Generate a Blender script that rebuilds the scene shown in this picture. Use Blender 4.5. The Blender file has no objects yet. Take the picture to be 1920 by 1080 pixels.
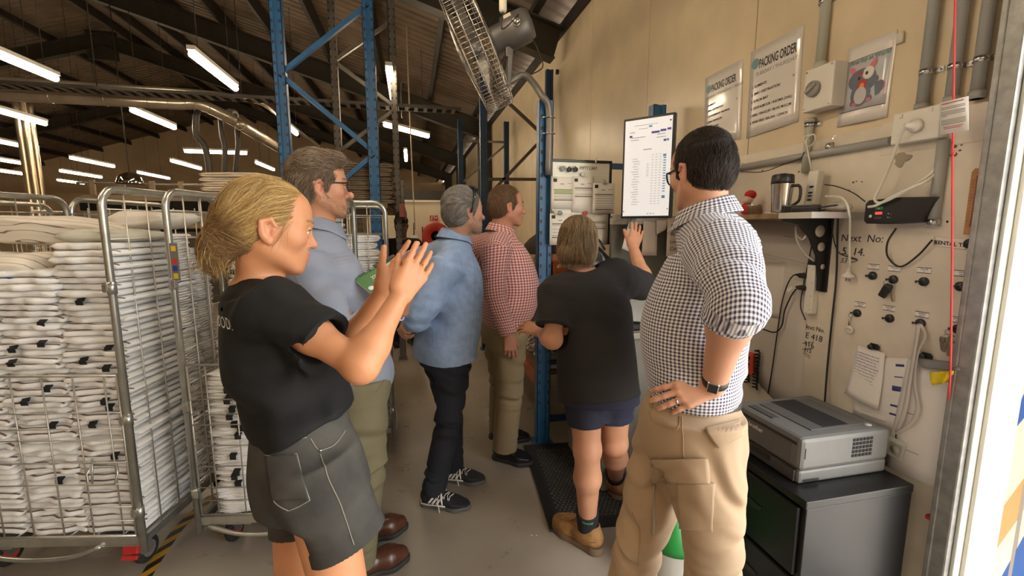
import bpy, bmesh, math, random
import numpy as np
from mathutils import Vector, Matrix, Euler
random.seed(7); RNG = np.random.default_rng(11)
SC = bpy.context.scene; COL = SC.collection

# ---------------------------------------------------------------- camera, sky, daylight, exposure
EYE = 1.55                      # height of the phone above the floor
FPX = 830.0                     # focal length in pixels of the 1920 frame
PITCH = math.atan(115/FPX); YAW = math.atan(190*math.cos(PITCH)/FPX)
FW = np.array([math.sin(YAW)*math.cos(PITCH), math.cos(YAW)*math.cos(PITCH), -math.sin(PITCH)])
RT = np.array([math.cos(YAW), -math.sin(YAW), 0.0]); UP = np.cross(RT, FW)
EYEP = np.array([0, 0, EYE])
cd = bpy.data.cameras.new('camera'); cam = bpy.data.objects.new('camera', cd); COL.objects.link(cam)
cd.sensor_width = 36; cd.lens = 36*FPX/1920; cd.clip_start = .05; cd.clip_end = 200
cam.matrix_world = Matrix(((RT[0], UP[0], -FW[0], 0), (RT[1], UP[1], -FW[1], 0), (RT[2], UP[2], -FW[2], EYE), (0, 0, 0, 1)))
SC.camera = cam
SC.view_settings.view_transform = 'Standard'; SC.view_settings.look = 'None'
SC.view_settings.gamma = 1; SC.view_settings.use_curve_mapping = False
SC.view_settings.exposure = 0.0

wd = bpy.data.worlds.new('sky'); SC.world = wd; wd.use_nodes = True
wn = wd.node_tree.nodes; bgn = wn['Background']
sky = wn.new('ShaderNodeTexSky'); sky.sky_type = 'NISHITA'; sky.sun_disc = False
sky.sun_elevation = math.radians(48); sky.sun_rotation = math.radians(200); sky.air_density = 1.6; sky.dust_density = 5
mixn = wn.new('ShaderNodeMix'); mixn.data_type = 'RGBA'; mixn.inputs[0].default_value = .75
mixn.inputs[7].default_value = (.70, .58, .42, 1)       # bright hazy midday cloud
wd.node_tree.links.new(sky.outputs[0], mixn.inputs[6]); wd.node_tree.links.new(mixn.outputs[2], bgn.inputs[0])
bgn.inputs[1].default_value = 5.0

def lamp(name, kind, loc, energy, color=(1, 1, 1), size=None, rot=None, portal=False):
    l = bpy.data.lights.new(name, kind); l.energy = energy; l.color = color
    if kind == 'AREA':
        l.shape = 'RECTANGLE'; l.size, l.size_y = size
        l.cycles.is_portal = portal
    o = bpy.data.objects.new(name, l); COL.objects.link(o); o.location = loc
    if rot: o.rotation_euler = rot
    return o
WALL = 1.845                    # x of the inner face of the right wall
DOOR_Y0, DOOR_Y1, DOOR_H = -3.4, 1.06, 3.3
lamp('door_daylight_portal', 'AREA', (WALL+.12, (DOOR_Y0+DOOR_Y1)/2, DOOR_H/2), 1, size=(DOOR_H, DOOR_Y1-DOOR_Y0), rot=(0, math.radians(90), 0), portal=True)

def ray(px, py): return FW+RT*(px-960)/FPX-UP*(py-540)/FPX
def at(px, py, d): return EYEP+ray(px, py)*d                    # point seen at a pixel, d metres in front of the lens plane
def onx(px, py, x): r = ray(px, py); return EYEP+r*x/r[0]       # ... on the plane X = x
def ony(px, py, y): r = ray(px, py); return EYEP+r*y/r[1]
def onz(px, py, z): r = ray(px, py); return EYEP+r*(z-EYE)/r[2]
# ---------------------------------------------------------------- materials
MATS = {}
def mat(name, col, rough=.6, metal=0, var=0, vscale=8, bump=0, bscale=60, spec=.5, emit=None, sss=0, trans=0, alpha=1, coat=0, col2=None, sheen=0):
    if name in MATS: return MATS[name]
    m = bpy.data.materials.new(name); m.use_nodes = True; nt = m.node_tree; b = nt.nodes['Principled BSDF']
    b.inputs['Base Color'].default_value = (*col, 1); b.inputs['Roughness'].default_value = rough; b.inputs['Metallic'].default_value = metal
    b.inputs['Specular IOR Level'].default_value = spec
    if coat: b.inputs['Coat Weight'].default_value = coat; b.inputs['Coat Roughness'].default_value = .1
    if sheen: b.inputs['Sheen Weight'].default_value = sheen
    if trans: b.inputs['Transmission Weight'].default_value = trans
    if alpha < 1: b.inputs['Alpha'].default_value = alpha
    if sss:
        b.inputs['Subsurface Weight'].default_value = sss; b.inputs['Subsurface Radius'].default_value = (1, .35, .2); b.inputs['Subsurface Scale'].default_value = .008
    if emit: b.inputs['Emission Color'].default_value = (*emit[:3], 1); b.inputs['Emission Strength'].default_value = emit[3]
    tc = None
    if var or bump:
        tc = nt.nodes.new('ShaderNodeTexCoord')
    if var:
        n = nt.nodes.new('ShaderNodeTexNoise'); n.inputs['Scale'].default_value = vscale; n.inputs['Detail'].default_value = 6
        nt.links.new(tc.outputs['Object'], n.inputs['Vector'])
        r = nt.nodes.new('ShaderNodeValToRGB'); c2 = col2 or tuple(max(0, c*(1-var)) for c in col); c1 = col if col2 else tuple(min(1, c*(1+var*.6)) for c in col)
        r.color_ramp.elements[0].position = .35; r.color_ramp.elements[1].position = .68
        r.color_ramp.elements[0].color = (*c2, 1); r.color_ramp.elements[1].color = (*c1, 1)
        nt.links.new(n.outputs['Fac'], r.inputs[0]); nt.links.new(r.outputs[0], b.inputs['Base Color'])
    if bump:
        n2 = nt.nodes.new('ShaderNodeTexNoise'); n2.inputs['Scale'].default_value = bscale; n2.inputs['Detail'].default_value = 4
        nt.links.new(tc.outputs['Object'], n2.inputs['Vector'])
        bp = nt.nodes.new('ShaderNodeBump'); bp.inputs['Strength'].default_value = bump; bp.inputs['Distance'].default_value = .004
        nt.links.new(n2.outputs['Fac'], bp.inputs['Height']); nt.links.new(bp.outputs[0], b.inputs['Normal'])
    MATS[name] = m
    return m
def attr_mat(name, rough=.5, sss=0, bump=0, bscale=200, spec=.5, mult=None):       # base colour from the vertex attribute Col
    if name in MATS: return MATS[name]
    m = mat(name, (.5, .5, .5), rough, sss=sss, bump=bump, bscale=bscale, spec=spec); nt = m.node_tree
    a = nt.nodes.new('ShaderNodeAttribute'); a.attribute_name = 'Col'
    nt.links.new(a.outputs['Color'], nt.nodes['Principled BSDF'].inputs['Base Color'])
    return m
def nodes(m): return m.node_tree.nodes, m.node_tree.links, m.node_tree.nodes['Principled BSDF']
def mathn(nt, op, a, b=None, c=None):
    n = nt.nodes.new('ShaderNodeMath'); n.operation = op
    for i, v in enumerate((a, b, c)):
        if v is None: continue
        if isinstance(v, (int, float)): n.inputs[i].default_value = v
        else: nt.links.new(v, n.inputs[i])
    return n.outputs[0]
def mixc(nt, f, a, b):
    n = nt.nodes.new('ShaderNodeMix'); n.data_type = 'RGBA'
    for s, v in ((0, f), (6, a), (7, b)):
        if isinstance(v, (tuple, list)): n.inputs[s].default_value = (*v[:3], 1)
        elif isinstance(v, (int, float)): n.inputs[s].default_value = v
        else: nt.links.new(v, n.inputs[s])
    return n.outputs[2]
def gingham(name, base, line, period, weave=True):      # woven check: two overlapping sets of bands on the cloth's own UVs
    m = mat(name, base, .85, sheen=.1); nt = m.node_tree; b = nt.nodes['Principled BSDF']
    uv = nt.nodes.new('ShaderNodeUVMap'); uv.uv_map = 'UVMap'; sp = nt.nodes.new('ShaderNodeSeparateXYZ'); nt.links.new(uv.outputs[0], sp.inputs[0])
    bands = []
    for i in (0, 1):
        s = mathn(nt, 'FRACT', mathn(nt, 'DIVIDE', sp.outputs[i], period))
        bands.append(mathn(nt, 'LESS_THAN', s, .5))
    f = mathn(nt, 'MULTIPLY', mathn(nt, 'ADD', bands[0], bands[1]), .5)
    f = mathn(nt, 'POWER', f, .8)
    nt.links.new(mixc(nt, f, base, line), b.inputs['Base Color'])
    return m

# ---------------------------------------------------------------- mesh builder
def rotm(v, ang): return np.array(Matrix.Rotation(ang, 3, Vector(v)))
def frame(t, ref=(0, 0, 1)):
    t = np.asarray(t, float); t = t/np.linalg.norm(t); r = np.asarray(ref, float)
    if abs(t@r) > .98: r = np.array([1., 0, 0])
    s = np.cross(t, r); s /= np.linalg.norm(s); return s, np.cross(s, t), t
class MB:
    def __init__(s): s.v = []; s.f = []; s.m = []; s.mi = 0; s.sm = []; s.smooth = True
    def add(s, vs, fs, smooth=None):
        o = len(s.v); s.v += [tuple(map(float, p)) for p in vs]
        for f in fs: s.f.append([i+o for i in f]); s.m.append(s.mi); s.sm.append(s.smooth if smooth is None else smooth)
        return s
    def box(s, c, d, R=None, bev=0):
        c = np.asarray(c, float); d = np.asarray(d, float)/2
        R = np.eye(3) if R is None else np.asarray(R)
        if bev <= 0:
            q = [(x, y, z) for x in (-1, 1) for y in (-1, 1) for z in (-1, 1)]
            s.add([c+R@(np.array(p)*d) for p in q], [(0, 1, 3, 2), (4, 6, 7, 5), (0, 4, 5, 1), (2, 3, 7, 6), (0, 2, 6, 4), (1, 5, 7, 3)], False)
        else:
            bm = bmesh.new(); bmesh.ops.create_cube(bm, size=1)
            for v in bm.verts: v.co = Vector([v.co[i]*2*d[i] for i in range(3)])
            bmesh.ops.bevel(bm, geom=bm.edges[:], offset=min(bev, .45*2*min(d)), segments=2, profile=.5, affect='EDGES')
            bm.verts.index_update()
            s.add([c+R@np.array(v.co) for v in bm.verts], [[v.index for v in f.verts] for f in bm.faces], False); bm.free()
        return s
    def bx(s, x0, x1, y0, y1, z0, z1, bev=0): return s.box(((x0+x1)/2, (y0+y1)/2, (z0+z1)/2), (abs(x1-x0), abs(y1-y0), abs(z1-z0)), None, bev)
    def tube(s, pts, r, n=8, caps=True, ref=(0, 0, 1), closed=False):
        pts = [np.asarray(p, float) for p in pts]; N = len(pts)
        rr = [r]*N if isinstance(r, (int, float)) else list(r)
        def tan(i):
            a = pts[(i-1) % N] if (closed or i > 0) else pts[i]; b = pts[(i+1) % N] if (closed or i < N-1) else pts[i]
            t = b-a; return t/(np.linalg.norm(t)+1e-12)
        u, w, t0 = frame(tan(0), ref); vs = []
        for i in range(N):
            t = tan(i); u = u-t*(u@t); u /= np.linalg.norm(u)+1e-12; w = np.cross(t, u)
            for k in range(n):
                a = 2*math.pi*k/n; vs.append(pts[i]+rr[i]*(math.cos(a)*u+math.sin(a)*w))
        fs = []
        for i in range(N if closed else N-1):
            j = (i+1) % N
            for k in range(n): fs.append((i*n+k, i*n+(k+1) % n, j*n+(k+1) % n, j*n+k))
        s.add(vs, fs)
        if caps and not closed:
            o = len(s.v)-len(vs)
            s.f.append([o+k for k in range(n)][::-1]); s.f.append([o+(N-1)*n+k for k in range(n)]); s.m += [s.mi]*2; s.sm += [False]*2
        return s
    def cyl(s, a, b, r, n=16, r2=None): return s.tube([a, b], [r, r if r2 is None else r2], n)
    def lathe(s, prof, c=(0, 0, 0), R=None, n=24):     # prof: (radius, height) along local z
        R = np.eye(3) if R is None else np.asarray(R); c = np.asarray(c, float); vs = []; fs = []
        for r, z in prof:
            for k in range(n):
                a = 2*math.pi*k/n; vs.append(c+R@np.array([r*math.cos(a), r*math.sin(a), z]))
        for i in range(len(prof)-1):
            for k in range(n): fs.append((i*n+k, i*n+(k+1) % n, (i+1)*n+(k+1) % n, (i+1)*n+k))
        if prof[0][0] > 1e-5: fs.append(tuple(range(n))[::-1])
        if prof[-1][0] > 1e-5: fs.append(tuple((len(prof)-1)*n+k for k in range(n)))
        return s.add(vs, fs)
    def prism(s, poly, h, o, U, V):                 # polygon in (U,V) at o, extruded h along U x V
        U = np.asarray(U, float); V = np.asarray(V, float); W = np.cross(U, V); o = np.asarray(o, float); n = len(poly)
        vs = [o+U*x+V*y for x, y in poly]+[o+U*x+V*y+W*h for x, y in poly]
        fs = [tuple(range(n))[::-1], tuple(range(n, 2*n))]+[(i, (i+1) % n, n+(i+1) % n, n+i) for i in range(n)]
        return s.add(vs, fs, False)
    def sheet(s, P, th, nrm):                        # P: (rows, cols, 3) grid, thickness th along nrm
        P = np.asarray(P, float); a, b, _ = P.shape; nrm = np.asarray(nrm, float)
        top = (P+nrm*th/2).reshape(-1, 3); bot = (P-nrm*th/2).reshape(-1, 3); n = a*b; fs = []
        for i in range(a-1):
            for j in range(b-1):
                q = (i*b+j, i*b+j+1, (i+1)*b+j+1, (i+1)*b+j); fs.append(q); fs.append(tuple(n+k for k in q[::-1]))
        rim = [i for i in range(b)]+[i*b+b-1 for i in range(1, a)]+[(a-1)*b+j for j in range(b-2, -1, -1)]+[i*b for i in range(a-2, 0, -1)]
        for k in range(len(rim)): x, y = rim[k], rim[(k+1) % len(rim)]; fs.append((y, x, n+x, n+y))
        return s.add(np.vstack([top, bot]), fs)
    def sph(s, c, r, R=None, n=14, half=False):
        r = (r, r, r) if isinstance(r, (int, float)) else r
        R = np.eye(3) if R is None else np.asarray(R); prof = []; m = n//2+1
        vs = []; fs = []; c = np.asarray(c, float)
        for i in range(m):
            th = math.pi*i/(m-1)*(0.5 if half else 1)
            for k in range(n):
                a = 2*math.pi*k/n; vs.append(c+R@np.array([r[0]*math.sin(th)*math.cos(a), r[1]*math.sin(th)*math.sin(a), r[2]*math.cos(th)]))
        for i in range(m-1):
            for k in range(n): fs.append((i*n+k, (i+1)*n+k, (i+1)*n+(k+1) % n, i*n+(k+1) % n))
        return s.add(vs, fs)
    def text(s, txt, o, U, V, size, align='LEFT', depth=.0004, shear=0, wide=1, bold=0):
        cu = bpy.data.curves.new('t', 'FONT'); cu.body = txt; cu.size = size; cu.align_x = align; cu.extrude = depth; cu.shear = shear; cu.offset = bold; cu.resolution_u = 3
        ob = bpy.data.objects.new('t', cu); me = bpy.data.meshes.new_from_object(ob)
        U = np.asarray(U, float); V = np.asarray(V, float); W = np.cross(U, V); o = np.asarray(o, float)
        s.add([o+U*v.co.x*wide+V*v.co.y+W*v.co.z for v in me.vertices], [list(p.vertices) for p in me.polygons], False)
        bpy.data.objects.remove(ob); bpy.data.curves.remove(cu); bpy.data.meshes.remove(me)
        return s
    def mesh(s, name, mats):
        me = bpy.data.meshes.new(name); me.from_pydata(s.v, [], s.f)
        for m in (mats if isinstance(mats, (list, tuple)) else [mats]): me.materials.append(m)
        me.polygons.foreach_set('material_index', s.m); me.polygons.foreach_set('use_smooth', s.sm); me.update()
        return me
    def build(s, name, mats, parent=None):
        return link(name, s.mesh(name, mats), parent)
def link(name, me, parent=None):
    o = bpy.data.objects.new(name, me); COL.objects.link(o)
    if parent is not None: attach(o, parent)
    return o
def world(o):
    m = Matrix.LocRotScale(o.location, o.rotation_euler, o.scale)
    return world(o.parent) @ o.matrix_parent_inverse @ m if o.parent else m
def attach(o, parent):
    o.parent = parent; o.matrix_parent_inverse = world(parent).inverted()
def tag(o, label, cat=None, group=None, kind=None):
    if label: o['label'] = label
    if cat: o['category'] = cat
    if group: o['group'] = group
    if kind: o['kind'] = kind
    return o
def thing(name, label, cat, loc=(0, 0, 0), rz=0, group=None):
    o = bpy.data.objects.new(name, None); COL.objects.link(o); o.empty_display_size = .1
    o.location = tuple(map(float, loc)); o.rotation_euler = (0, 0, rz)
    return tag(o, label, cat, group)
def struct(name, mb, mats): return tag(mb.build(name, mats), None, kind='structure')
def copy_tree(o, loc=None, rz=None, label=None, rot=None):
    def cp(a, parent):
        c = a.copy(); COL.objects.link(c)
        if parent is not None:
            c.parent = parent; c.matrix_parent_inverse = a.matrix_parent_inverse.copy()
        for ch in list(a.children): cp(ch, c)
        return c
    c = cp(o, None)
    if loc is not None: c.location = tuple(map(float, loc))
    if rz is not None: c.rotation_euler = (0, 0, rz)
    if rot is not None: c.rotation_euler = rot
    if label: c['label'] = label
    return c
def arc(c, r, a0, a1, U, V, n=8):
    c = np.asarray(c, float); return [c+r*(math.cos(a)*np.asarray(U)+math.sin(a)*np.asarray(V)) for a in np.linspace(a0, a1, n)]
def smooth_path(pts, n=6):                           # Catmull-Rom
    p = [np.asarray(q, float) for q in pts]; p = [2*p[0]-p[1]]+p+[2*p[-1]-p[-2]]; out = []
    for i in range(1, len(p)-2):
        for k in range(n):
            t = k/n; a, b, c, d = p[i-1], p[i], p[i+1], p[i+2]
            out.append(.5*((2*b)+(c-a)*t+(2*a-5*b+4*c-d)*t*t+(3*b-a-3*c+d)*t**3))
    out.append(p[-2]); return out
# ---------------------------------------------------------------- the building
EAVE, RIDX, RIDZ, LEFTX, FARY, NEARY = 3.97, -8.15, 6.97, -18.1, 25.5, -4.2
M_cream = mat('cream_panel', (.66, .55, .38), .33, var=.10, vscale=3, spec=.45)
M_lining = mat('cream_lining', (.70, .64, .54), .42, var=.14, vscale=4)
M_beige = mat('beige_wall', (.74, .57, .37), .7, var=.1, vscale=1)
M_white = mat('white_paint', (.80, .77, .70), .5, var=.05, vscale=4)
M_roof = mat('roof_sheet', (.21, .155, .105), .55, metal=.2, var=.25, vscale=2.5)
M_dark = mat('dark_steel', (.032, .026, .02), .6, var=.2, vscale=5)
M_beam = mat('olive_beam', (.042, .036, .024), .6, var=.2, vscale=4)
M_galv = mat('galvanised', (.50, .51, .52), .38, metal=.75, var=.22, vscale=26)
M_conc = mat('concrete', (.38, .335, .275), .30, var=.22, vscale=1.3, col2=(.27, .225, .17), bump=.06, bscale=30, spec=.5)
nt = M_conc.node_tree                                   # scuffs and old stains worn into the slab
n1 = nt.nodes.new('ShaderNodeTexNoise'); n1.inputs['Scale'].default_value = 7; n1.inputs['Detail'].default_value = 8; n1.inputs['Roughness'].default_value = .75
tcx = nt.nodes.new('ShaderNodeTexCoord'); nt.links.new(tcx.outputs['Object'], n1.inputs['Vector'])
nt.links.new(mathn(nt, 'MULTIPLY_ADD', n1.outputs['Fac'], .35, .14), nt.nodes['Principled BSDF'].inputs['Roughness'])

fl = MB(); fl.bx(LEFTX, WALL, NEARY, FARY, -.1, 0); struct('floor', fl, M_conc)
w = MB(); y = DOOR_Y1                                    # insulated panels with open joints
w.bx(WALL+.008, WALL+.1, DOOR_Y1, FARY, 0, EAVE)
for y in np.arange(1.06, FARY, 1.135): w.bx(WALL, WALL+.02, y+.003, min(y+1.132, FARY), 0, EAVE)
w.bx(WALL, WALL+.1, NEARY, DOOR_Y0, 0, EAVE); w.bx(WALL, WALL+.1, DOOR_Y0, DOOR_Y1, DOOR_H, EAVE)
struct('wall_right', w, M_cream)
w = MB(); w.prism([(LEFTX, 0), (WALL, 0), (WALL, EAVE+.3), (RIDX, RIDZ+.3), (LEFTX, EAVE+.3)], .1, (0, FARY+.1, 0), (1, 0, 0), (0, 0, 1)); struct('wall_far', w, M_beige)
w = MB(); w.prism([(LEFTX, 0), (WALL, 0), (WALL, EAVE+.3), (RIDX, RIDZ+.3), (LEFTX, EAVE+.3)], .1, (0, NEARY, 0), (1, 0, 0), (0, 0, 1)); struct('wall_near', w, M_beige)
w = MB(); w.bx(LEFTX-.1, LEFTX, NEARY, FARY, 0, EAVE+.2); struct('wall_left', w, M_beige)
r = MB(); r.smooth = False                               # ribbed roof sheets, two slopes
ys = []; y = NEARY-.1
while y < FARY+.2: ys += [(y, 0), (y+.11, 0), (y+.135, .028), (y+.165, .028)]; y += .19
for (xa, za, xb, zb) in ((WALL+.25, EAVE-.05, RIDX, RIDZ), (LEFTX-.25, EAVE-.05, RIDX, RIDZ)):
    vs = []
    for (yy, h) in ys: vs += [(xa, yy, za+.12+h), (xb, yy, zb+.12+h)]
    r.add(vs, [(2*i, 2*i+1, 2*i+3, 2*i+2) for i in range(len(ys)-1)], False)
struct('ceiling', r, M_roof)
tn = 0
def trim(mb, m):
    global tn
    tn += 1; return struct('trim_%d' % tn, mb, m)
slope = math.atan2(RIDZ-EAVE, WALL-RIDX); cs, sn = math.cos(slope), math.sin(slope); SL = (WALL-RIDX)/cs
for side in (1, -1):                                     # purlins run with the ridge, portal rafters across
    U = np.array([-side*cs, 0, sn]); N = np.array([-side*sn, 0, -cs]); o = np.array([WALL if side > 0 else LEFTX, 0, EAVE])
    Rm = np.column_stack([U, [0, 1, 0], np.cross(U, [0, 1, 0])])
    k = .35
    while k < SL-.1:
        b = MB(); c = o+U*k-N*(-.0); b.box(c+np.array([0, (NEARY+FARY)/2, .02]), (.075, FARY-NEARY, .19), Rm); trim(b, M_dark); k += 1.04 if side > 0 else 1.25
    for Y in (5.35, 10.3, 15.2, 20.2):
        b = MB(); c = o+U*SL/2+N*.30+np.array([0, Y, 0])
        b.box(c, (SL, .02, .36), Rm); b.box(c+N*.18, (SL, .18, .02), Rm); b.box(c-N*.18, (SL, .18, .02), Rm)
        c2 = o+U*1.1+N*.55+np.array([0, Y, 0])
        trim(b, M_beam)
for Y in (5.35, 10.3, 15.2, 20.2):
    b = MB(); b.bx(RIDX-.35, RIDX+.35, Y-.05, Y+.05, RIDZ-.85, RIDZ-.1); trim(b, M_beam)
for Y in (10.3, 15.2, 20.2):
    b = MB(); b.bx(WALL-.30, WALL-.02, Y-.1, Y+.1, 0, EAVE-.1); trim(b, M_beam)
b = MB(); b.bx(WALL-.03, WALL+.02, DOOR_Y1+.05, FARY, EAVE-.16, EAVE-.02); trim(b, M_dark)
# lining board on the lower wall, steel door jamb, white frame strips
b = MB(); b.bx(WALL-.010, WALL+.01, 1.08, 2.42, 0, 1.945); b.bx(WALL-.013, WALL+.012, 1.08, 1.45, 1.83, 1.952); trim(b, M_lining)
b = MB(); b.smooth = False
b.bx(WALL-.05, WALL+.14, 1.035, 1.09, 0, 4.0, .006); b.bx(WALL-.055, WALL+.0, 1.08, 1.097, 0, 4.0, .003); trim(b, mat('jamb_steel', (.33, .335, .33), .5, metal=.45, var=.22, vscale=26))
b = MB(); b.bx(WALL-.03, WALL+.14, 1.022, 1.035, 0, 3.6, .004); trim(b, mat('pale_green_frame', (.62, .66, .60), .4, var=.1))
b = MB(); b.bx(WALL+.0, WALL+.14, 1.008, 1.022, 0, 3.6, .003); trim(b, M_white)
b = MB(); b.bx(WALL-.05, WALL+.14, DOOR_Y0, 1.035, DOOR_H, DOOR_H+.14); trim(b, M_galv)
# far office partition below the gable
def box_px(mb, x0, y0, x1, y1, Y, dep): a = ony(x0, y0, Y); c = ony(x1, y1, Y); mb.bx(a[0], c[0], Y, Y+dep, a[2], c[2])
b = MB(); a = ony(690, 378, 11.0); c = ony(925, 378, 11.0); b.bx(a[0], c[0], 11.0, 11.08, 0, a[2]); struct('wall_office', b, mat('office_white', (.72, .64, .50), .6, var=.05, vscale=2))
b = MB(); b.bx(a[0], c[0], 10.96, 11.1, a[2], a[2]+.05); trim(b, M_white)
b = MB(); b.bx(a[0], c[0], 11.3, 14.0, a[2]+.06, a[2]+.30); trim(b, M_dark)
d = MB(); box_px(d, 803, 386, 904, 560, 10.93, .05); d.bx(0.03, .06, 10.9, 10.93, .9, 1.0); struct('door_1', d, mat('door_cream', (.74, .67, .54), .5))
# outdoors: yard and the box body of a delivery truck
g = MB(); g.bx(WALL+.1, 30, -30, 40, -.72, -.60); struct('floor_yard', g, mat('yard_concrete', (.55, .53, .49), .9, var=.15, vscale=1))
TX = 2.75
t = thing('delivery_truck', 'white delivery truck body with blue and tan swoosh stripes seen through the doorway', 'truck', (TX+.6, 3.0, 0))
b = MB(); b.bx(TX, TX+2.3, 1.15, 6.5, -.60, 3.1, .03); b.build('box_body', mat('truck_white', (.85, .85, .85), .35), t)
b = MB(); [b.bx(TX-.004, TX+.002, yy, yy+.012, -.55, 3.05) for yy in (1.33, 1.9, 2.5, 3.1)]; b.build('panel_seam', mat('seam_grey', (.35, .35, .38), .6), t)
def stripe(name, px, col):
    q = [onx(x, y, TX-.006) for x, y in px]; b = MB(); b.prism([(p[1], p[2]) for p in q], .005, (TX-.003, 0, 0), (0, 1, 0), (0, 0, 1)); b.build(name, mat(name+'_paint', col, .35), t)
stripe('tan_stripe', [(1785, 1080), (1940, 868), (1940, 925), (1832, 1080)], (.62, .42, .20))
stripe('blue_stripe', [(1867, 842), (1890, 800), (1930, 715), (1930, 770), (1895, 812)], (.03, .13, .55))
stripe('wide_blue_stripe', [(1872, 1090), (1930, 985), (1940, 1090)], (.03, .13, .55))
stripe('light_blue_stripe', [(1765, 1090), (1800, 1010), (1806, 1030), (1780, 1090)], (.25, .62, .80))
# ceiling battens: bare tubes hung on wires
M_tube = mat('lit_tube', (1, 1, 1), .4, emit=(1, .79, .54, 46))
def batten(y0, y1, x, z, extra=0):
    t = thing('tube_light', 'lit fluorescent tube hung on wires among the roof beams', 'light', (x, (y0+y1)/2, z), 0, 'lit fluorescent tubes hung under the roof')
    b = MB(); b.bx(-.035, .035, -(y1-y0)/2, (y1-y0)/2, .035, .075); b.build('batten', M_white, t)
    b = MB(); b.tube([(0, -(y1-y0)/2+.02, 0), (0, (y1-y0)/2-.02, 0)], .034, 10); b.build('tube', M_tube, t)
    roof = EAVE+(WALL-x)*math.tan(slope) if x > RIDX else EAVE+(x-LEFTX)*math.tan(slope)
    b = MB()
    for s in (-.4, .4): b.tube([(0, s, .07), (0, s, roof-z+.13)], .004, 5)
    b.build('hanging_wire', M_dark, t)
    for o in t.children: o.parent = t; o.matrix_parent_inverse = Matrix()
    return t
bt = None
TZ = 3.16
for (x, ya, yb, z) in [(-3.75, 5.0, 6.13, TZ), (-1.96, 4.97, 6.08, TZ), (-3.74, 7.45, 8.63, TZ), (-5.58, 7.6, 8.75, TZ), (-7.6, 10.4, 11.6, TZ), (-9.7, 13.2, 14.5, TZ), (-11.6, 15.9, 17.5, TZ),
                    (-7.78, 12.8, 14.4, TZ), (-9.9, 15.8, 17.6, TZ), (-11.95, 18.9, 20.2, TZ), (-7.9, 15.7, 17.5, TZ), (-5.7, 12.8, 14.4, TZ), (-3.77, 12.7, 14.2, TZ), (-.06, 10.1, 11.5, TZ),
                    (-.17, 5.0, 6.1, TZ), (-1.9, 7.9, 8.7, TZ)]:
    batten(ya, yb, x, z)
t = batten(-.62, .62, -4.1, 3.16); t.location = (-4.09, 11.15, 3.16); t.rotation_euler = (0, 0, math.radians(90)); t['label'] = 'lit fluorescent tube turned crosswise behind the drooping exhaust hoses'; del t['group']
t = batten(-.55, .55, 0, 3.16); t.location = (0.0, 8.0, 3.16); t.rotation_euler = (0, 0, math.radians(-42)); t['label'] = 'lit fluorescent tube hung askew beside the long pull cord'; del t['group']
for y0 in (-2.2, 1.4):                                    # unseen tubes added overhead in line with the rows, to fill the interior
    for x in (-.17, -1.96, -3.75): batten(y0, y0+1.15, x, TZ)
# ---------------------------------------------------------------- pallet racks
M_blue = mat('rack_blue', (.022, .125, .30), .42, var=.18, vscale=9, spec=.5)
M_blued = mat('rack_blue_dark', (.012, .05, .13), .5, var=.15, vscale=9)
M_grey = mat('rack_grey', (.20, .18, .155), .5, metal=.3, var=.2, vscale=8)
M_orange = mat('rack_orange', (.42, .10, .03), .5, var=.2, vscale=8)
M_plank = mat('brown_plank', (.19, .115, .062), .7, var=.3, vscale=6)
def upright(mb, x, y, z1, w=.085, d=.07, holes=True, face=-1):
    # open C-section post with a bolt column on the aisle face
    mb.bx(x-w/2, x+w/2, y-.002+d/2, y+d/2, 0, z1); mb.bx(x-w/2, x-w/2+.004, y-d/2, y+d/2, 0, z1); mb.bx(x+w/2-.004, x+w/2, y-d/2, y+d/2, 0, z1)
    mb.bx(x-w/2, x-w*.18, y-d/2, y-d/2+.004, 0, z1); mb.bx(x+w*.18, x+w/2, y-d/2, y-d/2+.004, 0, z1); mb.bx(x-w*.2, x+w*.2, y-d/2+.012, y-d/2+.016, 0, z1)
def slots(mb, x, y, z1, w):
    z = .3
    while z < z1-.1:
        for s in (-.33, .33): mb.bx(x+s*w-.006, x+s*w+.006, y-.002, y+.0015, z, z+.022)
        z += .075
def frame_rack(name, label, xa, xb, y, z1, zs, m, mbr, w=.085, extra=None, group=None, za=None):
    t = thing(name, label, 'rack', ((xa+xb)/2, y, 0), 0, group)
    for x, zt in ((xa, za or z1), (xb, z1)):
        b = MB(); upright(b, x, y, zt, w); b.mi = 1; slots(b, x, y-.035, zt, w); p = b.build('upright', [m, M_dark], t)
        b = MB(); b.bx(x-w*.75, x+w*.75, y-.07, y+.07, 0, .008); b.build('foot_plate', m, p)
    for (z0, z2) in zs:                                   # bracing runs between the two posts
        b = MB(); A = np.array([xa, y, z0]); B = np.array([xb, y, z2]); u = (B-A)/np.linalg.norm(B-A); s = np.cross([0, 1, 0], u)
        b.box((A+B)/2, (np.linalg.norm(B-A), .034, .036), np.column_stack([u, [0, 1, 0], s])); b.box((A+B)/2-np.array([0, .02, 0])+s*.014, (np.linalg.norm(B-A), .006, .008), np.column_stack([u, [0, 1, 0], s])); b.build('brace', mbr, t)
    return t
def zpx(px, py, y): return float(ony(px, py, y)[2])
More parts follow.
